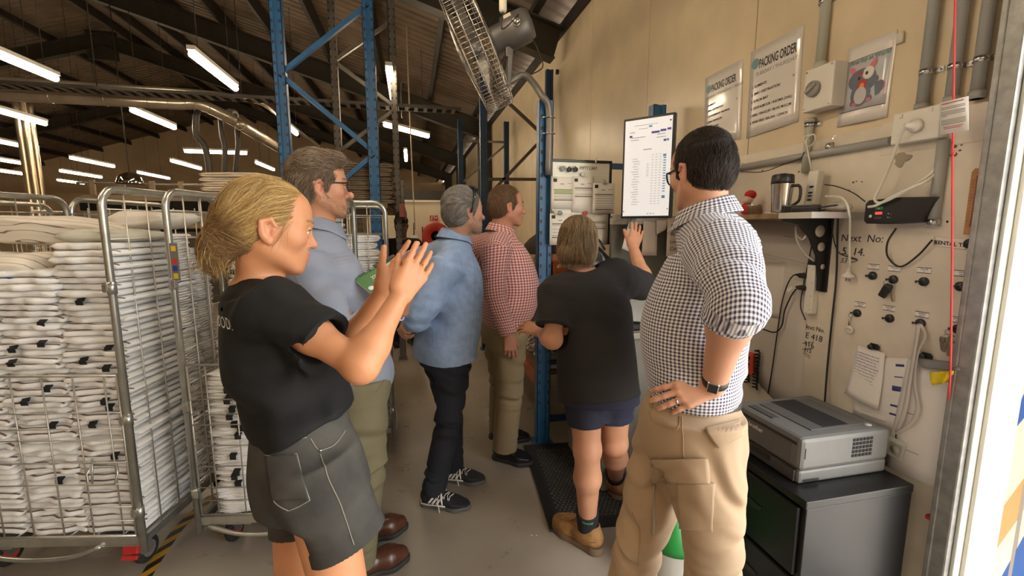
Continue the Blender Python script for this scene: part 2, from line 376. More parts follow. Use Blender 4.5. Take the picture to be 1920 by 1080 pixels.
# rack behind the two people on the left
YL = 3.92; xa, xb = ony(530, 200, YL)[0], ony(697, 200, YL)[0]
frame_rack('rack_frame', 'tall bright blue rack frame with diagonal braces behind the man in glasses', xa, xb, YL, 4.6,
           [(zpx(533, 140, YL), zpx(690, 10, YL)), (zpx(533, 140, YL), zpx(703, 285, YL)), (zpx(545, 420, YL), zpx(703, 290, YL)), (zpx(533, 140, YL)+1.3, zpx(690, 10, YL)), (.5, .95), (.5, .1)], M_blue, M_blue)
YG = 5.25; xa2, xb2 = ony(628, 150, YG)[0], ony(738, 150, YG)[0]
frame_rack('rack_frame', 'grey rack frame with thin zigzag braces behind the bright blue one', xa2, xb2, YG, 4.0,
           [(zpx(630, 115, YG), zpx(735, 40, YG)), (zpx(630, 115, YG), zpx(735, 200, YG)), (zpx(630, 285, YG), zpx(735, 205, YG)), (zpx(630, 285, YG), zpx(735, 380, YG)), (.4, .9)], M_grey, M_grey, .07)
YG2 = 6.6
frame_rack('rack_frame', 'slim grey post frame at the far end of the plank shelf', xa2+.05, xb2+.03, YG2, 2.2, [(.4, .9), (1.5, .9)], M_grey, M_grey, .06)
sh = thing('plank_shelf', 'brown plank shelf carrying stacked linen behind the blue frame', 'shelf', ((xa2+xb2)/2, 4.8, 1.6))
zs = zpx(745, 395, 5.0)
b = MB(); b.bx(xa2+.05, xb2-.05, 3.85, 6.3, zs-.02, zs+.02); b.build('board', M_plank, sh)
b = MB(); b.bx(xb2+.045, xb2+.085, 3.85, 6.6, zs-.09, zs+.02); b.build('front_beam', mat('red_beam', (.20, .045, .025), .6), sh)
# rack along the right wall: frames one bay apart
XR0, XR1 = .885, 1.70
F1, F2, F3 = 2.92, 5.45, 7.95
frame_rack('rack_frame', 'near blue rack frame beside the whiteboard, standing at the edge of the black mat', XR0, XR1, F1, zpx(1215, 197, F1), [(.17, .17), (.75, .17), (.75, 1.3), (1.9, 1.3), (zpx(1150, 312, F1), zpx(1150, 312, F1))], M_blue, M_blued, .095, za=zpx(1018, 190, F1))
frame_rack('rack_frame', 'dark blue rack frame with brown braces, second along the right wall', XR0, XR1, F2, zpx(1010, 130, F2), [(zpx(905, 336, F2), zpx(1005, 336, F2)), (zpx(930, 150, F2), zpx(1010, 262, F2)), (zpx(905, 375, F2), zpx(1010, 247, F2)), (.3, .3)], M_blued, mat('brace_brown', (.085, .062, .05), .5), .085)
frame_rack('rack_frame', 'farthest blue rack frame with one crosswise brace along the right wall', XR0, XR1, F3, zpx(940, 228, F3), [(zpx(905, 266, F3), zpx(935, 266, F3)), (zpx(880, 345, F3), zpx(940, 270, F3))], M_blued, M_grey, .085)
for z, lab in ((.50, 'low orange rack beam under the striped towels'), (1.06, 'orange rack beam at waist height behind the man in red check')):
    t = thing('shelf_bay', lab.replace('orange rack beam', 'orange beamed rack shelf'), 'shelf', (1.3, 4.2, z))
    for x in (XR0, XR1): b = MB(); b.bx(x-.03, x+.02, F1+.05, F2-.05, z-.11, z, .004); b.build('beam', M_orange, t)
    b = MB(); b.bx(XR0+.02, XR1-.03, F1+.05, F2-.05, z-.02, z, .002); b.build('board', M_plank, t)
# ---------------------------------------------------------------- roll cages and linen
M_zinc = mat('zinc_tube', (.52, .53, .50), .30, metal=.85, var=.15, vscale=14)
M_wire = mat('zinc_wire', (.56, .54, .50), .35, metal=.8)
M_rub = mat('rubber', (.02, .02, .02), .8)
M_red = mat('red_plastic', (.55, .03, .03), .45)
def roll_cage(name_label, loc, rz, W=.80, D=.72, H=1.70, gate=.94, red_brake=False, side_right=True, grid_x=.125):
    t = thing('roll_cage', name_label, 'roll cage', loc, rz)
    def part(n, b, m, p=t):
        o = b.build(n, m); o.parent = p; return o
    b = MB()
    for y in (.015, D-.015): b.bx(0, W, y-.012, y+.012, .165, .20)
    for x in (.012, W-.012): b.bx(x-.012, x+.012, 0, D, .165, .20)
    for k in range(1, 7): b.tube([(W*k/7, .02, .19), (W*k/7, D-.02, .19)], .005, 6)
    for k in range(1, 4): b.tube([(.02, D*k/4, .182), (W-.02, D*k/4, .182)], .005, 6)
    b.prism([(0, 0), (.24, 0), (.12, .14), (0, .2)], .006, (W-.24, .0, .160), (1, 0, 0), (0, 1, 0)); b.prism([(0, 0), (.24, 0), (.24, .2), (.12, .14)], .006, (0, .0, .160), (1, 0, 0), (0, 1, 0))
    b.tube(smooth_path([(.05, -.01, .16), (W*.35, -.02, .125), (W*.62, -.02, .13), (W-.18, 0, .165)], 5), .011, 7)
    part('base_frame', b, M_zinc)
    for x in (0, W):                                       # inverted-U tube on each side with a welded grid
        b = MB(); r = .07
        path = [(x, 0, .13), (x, 0, H-r)]+[tuple(p) for p in arc((x, r, H-r), r, math.pi, math.pi/2, (0, 1, 0), (0, 0, 1), 6)[1:]]+[tuple(p) for p in arc((x, D-r, H-r), r, math.pi/2, 0, (0, 1, 0), (0, 0, 1), 6)]+[(x, D, .13)]
        b.tube(path, .0145, 10); sf = part('side_frame', b, M_zinc)
        g = MB(); y = .11
        while y < D-.05: g.tube([(x, y, .20), (x, y, H-.012)], .0032, 6); y += .118
        for z in (.36, .50, .66, .84, 1.0, 1.17, 1.34, 1.50, 1.62): g.tube([(x-.004, 0, z), (x-.004, D, z)], .003, 6)
        part('wire_grid', g, M_wire, sf)
        for z in (.30, .72, 1.28):
            c = MB(); c.tube([(x, -.0, z), (x, -.0, z+.05)], .0175, 10); c.box((x-.012 if x else .012, -.016, z+.025), (.02, .012, .034), None, .003); part('clamp', c, M_zinc, sf)
    g = MB()
    for k in range(1, 7): g.tube([(W*k/7, D, .2), (W*k/7, D, H-.05)], .003, 6)
    for z in (.36, .66, 1.0, 1.34, 1.62): g.tube([(0, D, z), (W, D, z)], .003, 6)
    part('back_grid', g, M_wire)
    if gate:
        g = MB(); k = 1
        for z in (.215, gate): g.tube([(.02, -.004, z), (W-.02, -.004, z)], .006, 8)
        for x in (.022, W-.022): g.tube([(x, -.004, .215), (x, -.004, gate)], .005, 8)
        x = .10
        while x < W-.05: g.tube([(x, -.004, .215), (x, -.004, gate)], .0032, 6); x += grid_x
        for z in (.29, .355, .46, .56, .66, .71, .78): g.tube([(.02, -.009, z), (W-.02, -.009, z)], .0026, 6)
        gt = part('gate', g, M_wire)
        l = MB(); x0 = W-.16; l.tube([(x0, -.012, .55), (x0-.012, -.03, .52), (x0-.005, -.035, .475), (x0+.10, -.035, .475), (x0+.115, -.03, .52), (x0+.10, -.012, .55), (x0, -.012, .55)], .0048, 8)
        l.tube([(x0+.005, -.014, .58), (x0+.005, -.03, .47)], .004, 7); part('latch', l, M_zinc, gt)
    for i, (x, y) in enumerate(((W-.09, .07), (.09, .07), (.09, D-.07), (W-.09, D-.07))):
        c = MB(); c.bx(x-.045, x+.045, y-.05, y+.05, .150, .158); c.prism([(-.03, 0), (.035, 0), (.07, -.10), (.03, -.10)], .005, (x-.022, y, .152), (0, 1, 0), (0, 0, 1)); c.prism([(-.03, 0), (.035, 0), (.07, -.10), (.03, -.10)], .005, (x+.022, y, .152), (0, 1, 0), (0, 0, 1))
        cs_ = part('castor', c, M_zinc)
        wv = MB(); wv.lathe([(.030, -.017), (.056, -.017), (.0615, -.010), (.0615, .010), (.056, .017), (.030, .017)], (x, y+.045, .062), rotm((0, 1, 0), math.pi/2), 22); part('tyre', wv, M_rub, cs_)
        h = MB(); h.cyl((x-.018, y+.045, .062), (x+.018, y+.045, .062), .036, 18); part('hub', h, M_red if not red_brake or i else M_galv, cs_)
        if red_brake and i == 0:
            k = MB(); k.box((x, y-.015, .115), (.075, .05, .05), rotm((1, 0, 0), -.35), .008); k.box((x, y-.045, .085), (.07, .012, .02), rotm((1, 0, 0), -.35), .004); part('brake_pedal', k, M_red, cs_)
    return t
def lpt(loc, rz, p): c, s = math.cos(rz), math.sin(rz); return (loc[0]+c*p[0]-s*p[1], loc[1]+s*p[0]+c*p[1], loc[2]+p[2])
RZ = -math.atan2(.185, .98)
def corner(ax, ay, W): return (ax-W*math.cos(RZ), ay-W*math.sin(RZ), 0)
C1 = corner(-1.185, 2.085, .80)
cage1 = roll_cage('large wire roll cage nearest the camera with a half gate and red wheel brake', C1, RZ, red_brake=True)
C2 = (-1.012, 2.185, 0)
cage2 = roll_cage('wire roll cage behind the woman in black, with a half gate over white fringed towels', C2, RZ, W=.58, D=.66, gate=.94)
C3, RZ3 = (-.155, 2.95, 0), math.radians(93)
cage3 = roll_cage('wire roll cage behind the bearded man, holding a pile of white linen', C3, RZ3, W=.66, D=.60, gate=0)
C4 = (-2.62, 3.12, 0)
cage4 = roll_cage('half empty wire roll cage at the left edge behind the striped linen', C4, RZ, W=.80, D=.72, gate=0)
C5 = (-4.4, 5.2, 0)
cage5 = roll_cage('empty wire roll cage standing far back below the long duct', C5, .1, W=.8, D=.72, gate=0)
def decal(t, loc, p, name, w=.032, h=.16, rz=RZ, R0=0):                 # printed strip on the tube: yellow, red, blue fields
    b = MB(); q = lpt(loc, rz, p); R = rotm((0, 0, 1), RZ+R0)
    b.box(q, (w, .003, h), R)
    b.mi = 1; b.box(np.array(q)+R@np.array([.0, -.002, h*.36]), (w*.6, .002, h*.14), R); b.box(np.array(q)+R@np.array([.0, -.002, -h*.38]), (w*.6, .002, h*.14), R)
    b.mi = 2; b.box(np.array(q)+R@np.array([.0, -.002, h*.02]), (w*.6, .002, h*.14), R)
    b.mi = 3; b.box(np.array(q)+R@np.array([.0, -.002, -h*.17]), (w*.6, .002, h*.14), R)
    return b.build(name, [mat('decal_grey', (.16, .16, .15), .5), mat('decal_yellow', (.75, .50, .02), .5), M_red, mat('decal_blue', (.02, .05, .3), .5)], t)
decal(cage2, C2, (.024, -.012, 1.40), 'warning_strip')
decal(cage3, C3, (-.016, .20, 1.30), 'warning_strip', .05, .18, RZ3, -RZ)

# linen: each folded towel is its own object, copied from a few hand-shaped ones
M_tow = mat('white_towel', (.85, .84, .83), .95, var=.06, vscale=14, bump=.5, bscale=160, sheen=.2)
M_tows = mat('towel_stripe', (.22, .15, .13), .95)
M_towb = mat('towel_blue_stripe', (.03, .07, .30), .9)
M_tag = mat('black_tab', (.012, .012, .014), .8)
def folded(seed, w, d, th, layers, wav, m, stripe=None, tabs=0, droop=0, stripes=1, name='folded_towel'):
    """a cloth folded into `layers` plies: the front edge shows the plies as rounded folds"""
    rg = np.random.default_rng(seed); b = MB(); nx, npf = 23, 7
    ph = rg.uniform(0, 6.28, 8); xs = np.linspace(-w/2, w/2, nx); f1, f2 = rg.uniform(22, 40), rg.uniform(50, 75)
    prof = []                                              # (y, z) closed outline in the depth direction
    for l in range(layers):
        z0, z1 = th*l/layers, th*(l+1)/layers
        for a in np.linspace(-1.4, 1.4, npf): prof.append((-.75*(z1-z0)*math.cos(a), (z0+z1)/2+.5*(z1-z0)*math.sin(a), l))
    prof.append((d, th, 0)); prof.append((d, 0, 0)); n = len(prof); vs = []
    for i, x in enumerate(xs):
        rnd = 1-.5*abs(2*x/w)**14; edge = (abs(2*x/w)**6)
        for (y, z, l) in prof:
            yy = y + (wav*(math.sin(x*f1+ph[0]+l*.9)+.5*math.sin(x*f2+ph[1]+l*1.6))+.006*abs(2*x/w)**10 if y < d/2 else 0)
            xx = x + (.005*math.sin(ph[3]+l*2.1+(x > 0)*1.3) if abs(x) > w*.45 else 0)
            zz = th/2+(z-th/2)*rnd + wav*.45*math.sin(x*26+ph[4]*.25)*(y < d/2)*math.sin(math.pi*z/th) - droop*edge
            vs.append((xx, yy, max(0, zz)))
    fs = []; ms = []
    for i in range(nx-1):
        for k in range(n):
            q = (k+1) % n; fs.append((i*n+k, (i+1)*n+k, (i+1)*n+q, i*n+q)); l = prof[k][2]
            st = stripe is not None and k < layers*npf and (k % npf) == npf-2 and seed % 2 == 0
            ms.append(1 if st else 0)
    fs += [tuple(range(n)), tuple((nx-1)*n+k for k in range(n))[::-1]]; ms += [0, 0]
    b.add(vs, fs); b.m = ms
    me = b.mesh(name, [m, stripe or M_tows])
    tb = []
    for k in range(tabs):
        q = MB(); x = rg.uniform(-.35, .35)*w; z = th*rg.uniform(.3, .7); a = rg.uniform(-.3, .3)
        q.box((x, -.016-wav, z), (.03, .02, .004), rotm((1, 0, 0), .5+a)@rotm((0, 0, 1), a), .001); q.box((x+.004, -.028-wav, z-.010), (.028, .004, .02), rotm((1, 0, 0), a), .001); tb.append(q.mesh('label_tab', M_tag))
    return me, tb
def towel_set(seed, n, *a, **k): return [folded(seed+i, *a, **dict(k, tabs=(1 if k.get('tabs') and i % k['tabs'] == 0 else 0))) for i in range(n)]
def stack(meshes, loc, rz, x, y, z0, n, pitch, rot, label, group, jit=.008, name='folded_towel', zmax=9, cat='towel'):
    z = z0; made = []
    for i in range(n):
        me, tb = meshes[int(RNG.integers(len(meshes)))]
        o = bpy.data.objects.new(name, me); COL.objects.link(o)
        o.location = lpt(loc, rz, (x+RNG.uniform(-jit, jit), y+RNG.uniform(-jit, jit), z)); o.rotation_euler = (0, 0, rz+rot+RNG.uniform(-.03, .03))
        tag(o, label, cat, group)
        for m in tb: c = bpy.data.objects.new('label_tab', m); COL.objects.link(c); c.parent = o
        z += pitch; made.append(o)
        if z > zmax: break
    return z
wavy = towel_set(10, 10, .255, .30, .0275, 1, .010, M_tow, M_tows, tabs=8)
fold = towel_set(30, 6, .255, .30, .0275, 1, .004, M_tow, M_tows, tabs=0)
fine = towel_set(50, 6, .22, .24, .0262, 2, .006, M_tow, M_tows, tabs=6)
fine_b = towel_set(70, 3, .22, .24, .0262, 1, .004, M_tow, M_towb, tabs=0)
L1, G1 = 'white folded towel with thin brown stripe, in the stacks inside the nearest roll cage', 'folded towels in the nearest roll cage'
FR = 0
for cx, kinds in ((.145, (fold, wavy)), (.405, (wavy, wavy)), (.662, (fold, wavy))):
    z = stack(kinds[0], C1, RZ, cx, .05, .205, 13, .0278, FR, L1, G1)
    stack(kinds[1], C1, RZ, cx, .05, z, 33, .0278, FR, L1, G1, jit=.016, zmax=1.30 if cx < .3 else (1.36 if cx < .5 else 1.46))
# columns along the cage's right side, folds facing out through the grid
z = .205
for i in range(50):
    for cy in (.455, .60) if i < 47 else (.455,):
        s_ = fine_b if (i % 9 == 4 and cy < .5) else fine
        me, tb = s_[int(RNG.integers(len(s_)))]
        o = bpy.data.objects.new('folded_towel', me); COL.objects.link(o)
        o.location = lpt(C1, RZ, (.775+RNG.uniform(-.005, .003), cy+RNG.uniform(-.004, .004), z)); o.rotation_euler = (0, 0, RZ+math.pi/2+RNG.uniform(-.03, .03)); o.scale = (.60, 1, 1)
        tag(o, L1, 'towel', G1)
    z += .0257 if False else .0262
# bulky folded sheets on top of the nearest cage
M_sheet = mat('striped_sheet', (.70, .64, .56), .9, sheen=.2)
nt = M_sheet.node_tree; b_ = nt.nodes['Principled BSDF']; tcn = nt.nodes.new('ShaderNodeTexCoord'); sx = nt.nodes.new('ShaderNodeSeparateXYZ'); nt.links.new(tcn.outputs['Object'], sx.inputs[0])
nz = nt.nodes.new('ShaderNodeTexNoise'); nz.inputs['Scale'].default_value = 6; nt.links.new(tcn.outputs['Object'], nz.inputs['Vector'])
cc = mathn(nt, 'ADD', mathn(nt, 'MULTIPLY_ADD', sx.outputs[2], 1.6, sx.outputs[1]), mathn(nt, 'MULTIPLY', nz.outputs['Fac'], .05))
nt.links.new(mixc(nt, mathn(nt, 'LESS_THAN', mathn(nt, 'FRACT', mathn(nt, 'DIVIDE', cc, .062)), .09), (.70, .64, .56), (.20, .15, .12)), b_.inputs['Base Color'])
def puffy(label, loc, rz, w, d, h, m, lay=4, seed=0, blue=False, tilt=0, roll=0):
    b = MB(); rg = np.random.default_rng(seed); nx, na = 22, 40; vs = []
    ph = rg.uniform(0, 6.28, 6)
    for i in range(nx):
        x = -1+2*i/(nx-1); sx_ = (1-abs(x)**5*.55)
        for k in range(na):
            a = 2*math.pi*k/na; c, s = math.cos(a), math.sin(a)
            ey = math.copysign(abs(c)**.55, c); ez = math.copysign(abs(s)**.6, s)
            groove = 1-.05*(1+math.sin(ez*lay*3.0+ph[0]+.5*math.sin(x*4)))*(abs(c) > .5)
            vs.append((x*w/2, ey*d/2*groove*(.94+.06*sx_)+.012*math.sin(x*5+ph[1]), (h/2+ez*h/2*(sx_*.9+.1*math.sin(x*2.4+ph[2])*.6+.06*math.sin(x*6+c*3+ph[3])))))
    zmin = min(v[2] for v in vs); vs = [(v[0], v[1], max(v[2]-zmin, 0)) for v in vs]
    fs = [(i*na+k, i*na+(k+1) % na, (i+1)*na+(k+1) % na, (i+1)*na+k) for i in range(nx-1) for k in range(na)]
    fs += [tuple(range(na))[::-1], tuple((nx-1)*na+k for k in range(na))]
    b.add(vs, fs); o = b.build('folded_sheet', m); o.location = tuple(map(float, loc)); o.rotation_euler = (roll, tilt, rz); tag(o, label, 'linen')
    if blue:
        q = MB(); q.tube([(x*w/2*.98, -d/2*.985, h*.12+.012*math.sin(x*3)) for x in np.linspace(-1, .95, 14)], .007, 6); z = q.build('blue_edge', M_towb); z.parent = o
    return o
M_wsheet = mat('white_sheet', (.74, .70, .65), .9, var=.05, vscale=9, bump=.3, bscale=60, sheen=.2)
puffy('plump white folded sheet with brown stripes and a blue edge on the front left stack', lpt(C1, RZ, (.20, .22, 1.315)), RZ, .42, .36, .135, M_sheet, seed=3, blue=True)
puffy('beige striped folded sheet heaped highest on the nearest roll cage', lpt(C1, RZ, (.30, .42, 1.455)), RZ+.1, .56, .40, .15, M_sheet, seed=5, lay=3, tilt=.05)
puffy('pale folded sheet slumped on the back right of the nearest roll cage', lpt(C1, RZ, (.62, .50, 1.532)), RZ-.2, .36, .26, .10, M_wsheet, seed=8, lay=3, tilt=-.06)
puffy('small grey green folded sheet wedged behind the near cage post', lpt(C1, RZ, (.64, .24, 1.475)), RZ, .30, .26, .07, mat('grey_green_sheet', (.50, .49, .42), .9), seed=9, lay=2)
# second cage: fringed towels in front, mixed white linen packed behind
ragged = towel_set(90, 6, .45, .27, .0145, 2, .0065, M_tow, None, tabs=5, droop=.004)
G2 = 'white fringed towels in the second roll cage'
stack(ragged, C2, RZ, .30, .035, .205, 45, .0152, 0, 'white fringed towel lying flat behind the half gate of the second roll cage', G2, jit=.012, name='fringed_towel')
backw = towel_set(120, 5, .25, .28, .0275, 3, .004, M_tow, M_tows, tabs=7)
G3 = 'white towels at the back of the second roll cage'
z = .205
for cx in (.155, .425): stack(backw, C2, RZ, cx, .345, .205, 52, .0285, 0, 'white towel in the tall stacks at the back of the second roll cage', G3, name='hand_towel')
p = MB(); R = rotm((0, 0, 1), RZ); q = np.array(lpt(C2, RZ, (.35, -.015, .99))); P = [[q+R@np.array([x, -.004*math.cos(8*x), z]) for x in np.linspace(-.09, .09, 5)] for z in (-.09, 0, .09, .13)]
p.sheet(P, .002, R@np.array([0, -1, 0])); tag(p.build('paper_sheet', mat('paper', (.80, .78, .76), .8)), 'plain white paper sheet hung on the half gate behind the woman in black', 'paper')
# folded beige cloths piled above the woman's head
plain = towel_set(140, 4, .34, .30, .024, 2, .003, mat('beige_cloth', (.55, .46, .36), .9, var=.08), None)
stack(plain, at(436, 356, 2.42)*np.array([1, 1, 0]), RZ, 0, 0, 1.69, 6, .0255, 0, 'beige folded cloth in the pile above the second roll cage', 'beige cloths piled on the second roll cage', name='folded_cloth', cat='cloth')
# third cage: soft linen pile
big = towel_set(200, 4, .50, .46, .043, 3, .005, M_tow, None)
stack(big, C3, RZ3, .03, .30, .205, 29, .0445, -math.pi/2, 'white folded linen in the tall pile inside the cage behind the bearded man', 'folded linen in the third cage', jit=.012, name='folded_linen', cat='linen')
puffy('grey white linen bundle lying at the bottom of the cage at the left edge', lpt(C4, RZ, (.4, .36, .205)), RZ, .7, .6, .5, M_wsheet, seed=40, lay=6)
# linen on the plank shelf
M_shl = mat('brown_striped_linen', (.20, .145, .10), .9, var=.12, vscale=6)
shl = towel_set(210, 4, .52, .46, .036, 2, .004, M_shl, None)
for i, (yy, n_) in enumerate(((3.98, 9), (4.62, 7), (5.5, 8))):
    stack(shl, ((xa2+xb2)/2+.03, yy, 0), 0, 0, 0, zs+.021, n_, .0375, 0, 'brown folded linen on the plank shelf, in the stack '+('nearest the blue frame', 'in the middle of the board', 'at the far end')[i], 'folded linen on the plank shelf, stack %s' % ('one', 'two', 'three')[i], jit=.015, name='folded_linen', cat='linen')
# striped hotel towels on the low shelf of the right rack
M_st = mat('striped_towel', (.62, .58, .52), .9); nt = M_st.node_tree; b_ = nt.nodes['Principled BSDF']; tcn = nt.nodes.new('ShaderNodeTexCoord'); sx = nt.nodes.new('ShaderNodeSeparateXYZ'); nt.links.new(tcn.outputs['Object'], sx.inputs[0])
nt.links.new(mixc(nt, mathn(nt, 'LESS_THAN', mathn(nt, 'FRACT', mathn(nt, 'DIVIDE', sx.outputs[1], .075)), .5), (.66, .62, .57), (.16, .10, .07)), b_.inputs['Base Color'])
me_st = [folded(160+i, .30, .36, .034, 2, .002, M_st)[0] for i in range(3)]; me_pl = folded(170, .30, .36, .034, 2, .002, M_tow)[0]; me_bl = folded(171, .30, .36, .030, 2, .002, mat('blue_grey_towel', (.10, .13, .24), .9))[0]
for c, (x, y, r) in enumerate(((1.10, 3.03, 0), (1.42, 3.04, 0), (1.10, 3.50, 0))):
    z = .503
    seq = ([me_pl, me_bl]+[me_st[k % 3] for k in range(4)]) if c < 2 else [me_st[k % 3] for k in range(5)]
    for k, me in enumerate(seq):
        o = bpy.data.objects.new('striped_towel' if me in me_st else 'plain_towel', me); COL.objects.link(o); o.location = (x+RNG.uniform(-.008, .008), y+RNG.uniform(-.006, .006), z); z += .0365; o.rotation_euler = (0, 0, r+RNG.uniform(-.03, .03))
        if me in me_st: tag(o, 'brown and white striped folded towel on the low orange shelf', 'towel', 'striped towels on the low shelf')
        else: tag(o, ('white' if me is me_pl else 'blue grey')+' folded towel under striped ones on the low shelf, '+['behind the near post', 'nearer the wall'][c], 'towel')
# ---------------------------------------------------------------- things on and along the right wall
WU, WV, WN = V3 = np.array([0, -1., 0]), np.array([0, 0, 1.]), np.array([-1., 0, 0])
LX = WALL-.0105                                           # face of the lining board
def wp(px, py, off=0.0, x=None): return onx(px, py, (WALL if x is None else x)-off)
M_paper = mat('paper', (.80, .78, .76), .8); M_lam = mat('laminated_paper', (.74, .71, .68), .16, spec=.6, coat=.6); M_ink = mat('black_ink', (.02, .02, .025), .6); M_inkg = mat('grey_ink', (.30, .32, .32), .6); M_teal = mat('teal_ink', (.16, .30, .33), .5)
M_blackp = mat('black_plastic', (.015, .015, .016), .35); M_whitep = mat('white_plastic', (.72, .70, .64), .35); M_greyc = mat('grey_conduit', (.34, .35, .33), .45); M_greenc = mat('pale_conduit', (.46, .49, .42), .45); M_steel = mat('steel', (.6, .6, .62), .25, metal=1)
M_cordw = mat('white_cord', (.75, .73, .66), .5); M_cordb = mat('black_cord', (.012, .012, .013), .5); M_pen = mat('marker_ink', (.015, .015, .03), .6); M_pink = mat('print_blue', (.05, .07, .22), .5)
def quad_sheet(name, label, cat, tl, bl, br, tr, off, m, th=.0012, bow=.004, x=None, nu=9, nv=9, parent=None, curl=0, group=None):
    """paper fixed to the wall: corner pixels, gently bowed off the surface"""
    c = [wp(*p, off=0, x=x) for p in (tl, bl, br, tr)]; P = []
    for v in np.linspace(0, 1, nv):
        row = []
        for u in np.linspace(0, 1, nu):
            q = (c[0]*(1-u)+c[3]*u)*(1-v)+(c[1]*(1-u)+c[2]*u)*v; row.append(q+WN*(off+bow*math.sin(math.pi*u)*(.4+.6*v)+curl*v*v*v))
        P.append(row)
    b = MB(); b.sheet(P, th, WN); o = b.build(name, m, parent)
    if parent is None: tag(o, label, cat, group)
    U = unit3(c[3]-c[0]); Vv = unit3(c[0]-c[1]); return o, c, U, Vv
def unit3(v): v = np.asarray(v, float); return v/np.linalg.norm(v)
def bil(c, u, v): return (c[0]*(1-u)+c[3]*u)*(1-v)+(c[1]*(1-u)+c[2]*u)*v
def print_on(o, c, U, Vv, lines, off, bow=.004, name='print', m=None):
    b = MB()
    for (txt, u, v, size, *rest) in lines:
        p = bil(c, u, v); b.text(txt, p, U, Vv, size, rest[0] if rest else 'LEFT', .0002, wide=rest[1] if len(rest) > 1 else 1, bold=size*.022)
    L = np.linalg.norm(c[3]-c[0]); out = []
    for q in b.v:
        q = np.array(q); u = ((q-c[0])@U)/L; h = abs((c[0]-q)@Vv)/np.linalg.norm(c[1]-c[0]); out.append(tuple(q+WN*(off+bow*math.sin(math.pi*min(1, max(0, u)))*(.4+.6*h)+.0012)))
    b.v = out; return b.build(name, m or M_ink, o)
def rules(o, c, rows, m, off, h=.0016, name='ruled_lines', bow=.004):
    b = MB()
    for (u0, u1, v, *hh) in rows:
        hv = (hh[0] if hh else h); L = []
        for t in np.linspace(0, 1, 5):
            u = u0+(u1-u0)*t; p = bil(c, u, v)+WN*(off+bow*math.sin(math.pi*u)*(.4+.6*v)+.0013); L.append(p)
        Vv = unit3(c[0]-c[1]); b.sheet([[p+Vv*hv/2 for p in L], [p-Vv*hv/2 for p in L]], .0003, WN)
    return b.build(name, m, o)
def scribble(o, c, box, n, m, off, seed, h=.006, name='handwriting', bow=.004, wd=.0007):
    rg = np.random.default_rng(seed); b = MB(); u0, v0, u1, v1 = box
    for i in range(n):
        v = v0+(v1-v0)*i/max(1, n-1); u = u0
        while u < u1-.04*(1+2*rg.random()):
            w = rg.uniform(.05, .13)*(u1-u0)*1.2; pts = []
            for t in np.linspace(0, 1, 9): p = bil(c, min(u+w*t, u1), v); pts.append(p+unit3(c[0]-c[1])*h*.5*math.sin(t*rg.uniform(14, 24)+rg.uniform(0, 6))*rg.uniform(.5, 1)+WN*(off+bow*math.sin(math.pi*u)*(.4+.6*v)+.0014))
            b.tube(pts, wd, 4); u += w+.02
    return b.build(name, m, o)
# posters
o, c, U, Vv = quad_sheet('poster', 'larger laminated PACKING ORDER sheet for Tuesday / Thursday on the cream wall', 'poster', (1409, 98), (1400, 260), (1497, 228), (1508, 47), .002, M_lam, bow=.006)
print_on(o, c, U, Vv, [('PACKING ORDER', .20, .235, .064, 'LEFT', .47)], .002, .006, 'heading'); print_on(o, c, U, Vv, [('TUESDAY / THURSDAY', .14, .315, .026)], .002, .006, 'subheading', M_inkg)
print_on(o, c, U, Vv, [('1. ELEMENTS', .07, .44, .019), ('2. BMH / DESTINATION', .07, .525, .019), ('3. BYRON BAY', .07, .61, .019), ('4. CRYSTALBROOK / INSOMIA (GAIL)', .07, .69, .018, 'LEFT', .92), ('5. KIRRA / KINGSCLIFF / BRUNS /MULLUM', .07, .77, .018, 'LEFT', .82), ('6. EVANS HEAD / BALLINA / LENNOX', .07, .85, .018, 'LEFT', .85)], .002, .006, 'list')
def dot(o, c, u, v, r, m, off, name='round_logo', bow=.006): b = MB(); b.prism([(r*math.cos(a), r*math.sin(a)) for a in np.linspace(0, 2*math.pi, 25)[:-1]], .0006, bil(c, u, v)+WN*(off+bow*math.sin(math.pi*u)*(.4+.6*v)+.0008), WU, WV); return b.build(name, m, o)
dot(o, c, .12, .165, .027, M_teal, .002); dot(o, c, .88, .48, .006, M_inkg, .002, 'small_mark')
o, c, U, Vv = quad_sheet('poster', 'smaller laminated PACKING ORDER sheet for Monday / Wednesday / Friday, partly behind a head', 'poster', (1323, 147), (1321, 268), (1389, 262), (1394, 110), .002, M_lam, bow=.006)
print_on(o, c, U, Vv, [('PACKING ORDER', .20, .255, .060, 'LEFT', .45)], .002, .006, 'heading'); print_on(o, c, U, Vv, [('MONDAY / WEDNESDAY / FRIDAY', .04, .345, .021)], .002, .006, 'subheading', M_inkg)
print_on(o, c, U, Vv, [('1. ELEMENTS', .07, .46, .015), ('2. BMH / DESTINATION', .07, .545, .015), ('3. CRYSTALBROOK / INSOMNIA', .07, .63, .015), ('4. KIRRA / KINGSCLIFF', .07, .715, .015), ('5. LENNOX HEAD', .07, .80, .015), ('6. BYRON BAY', .07, .88, .015)], .002, .006, 'list')
dot(o, c, .12, .20, .024, M_teal, .002); dot(o, c, .88, .47, .005, M_inkg, .002, 'small_mark')
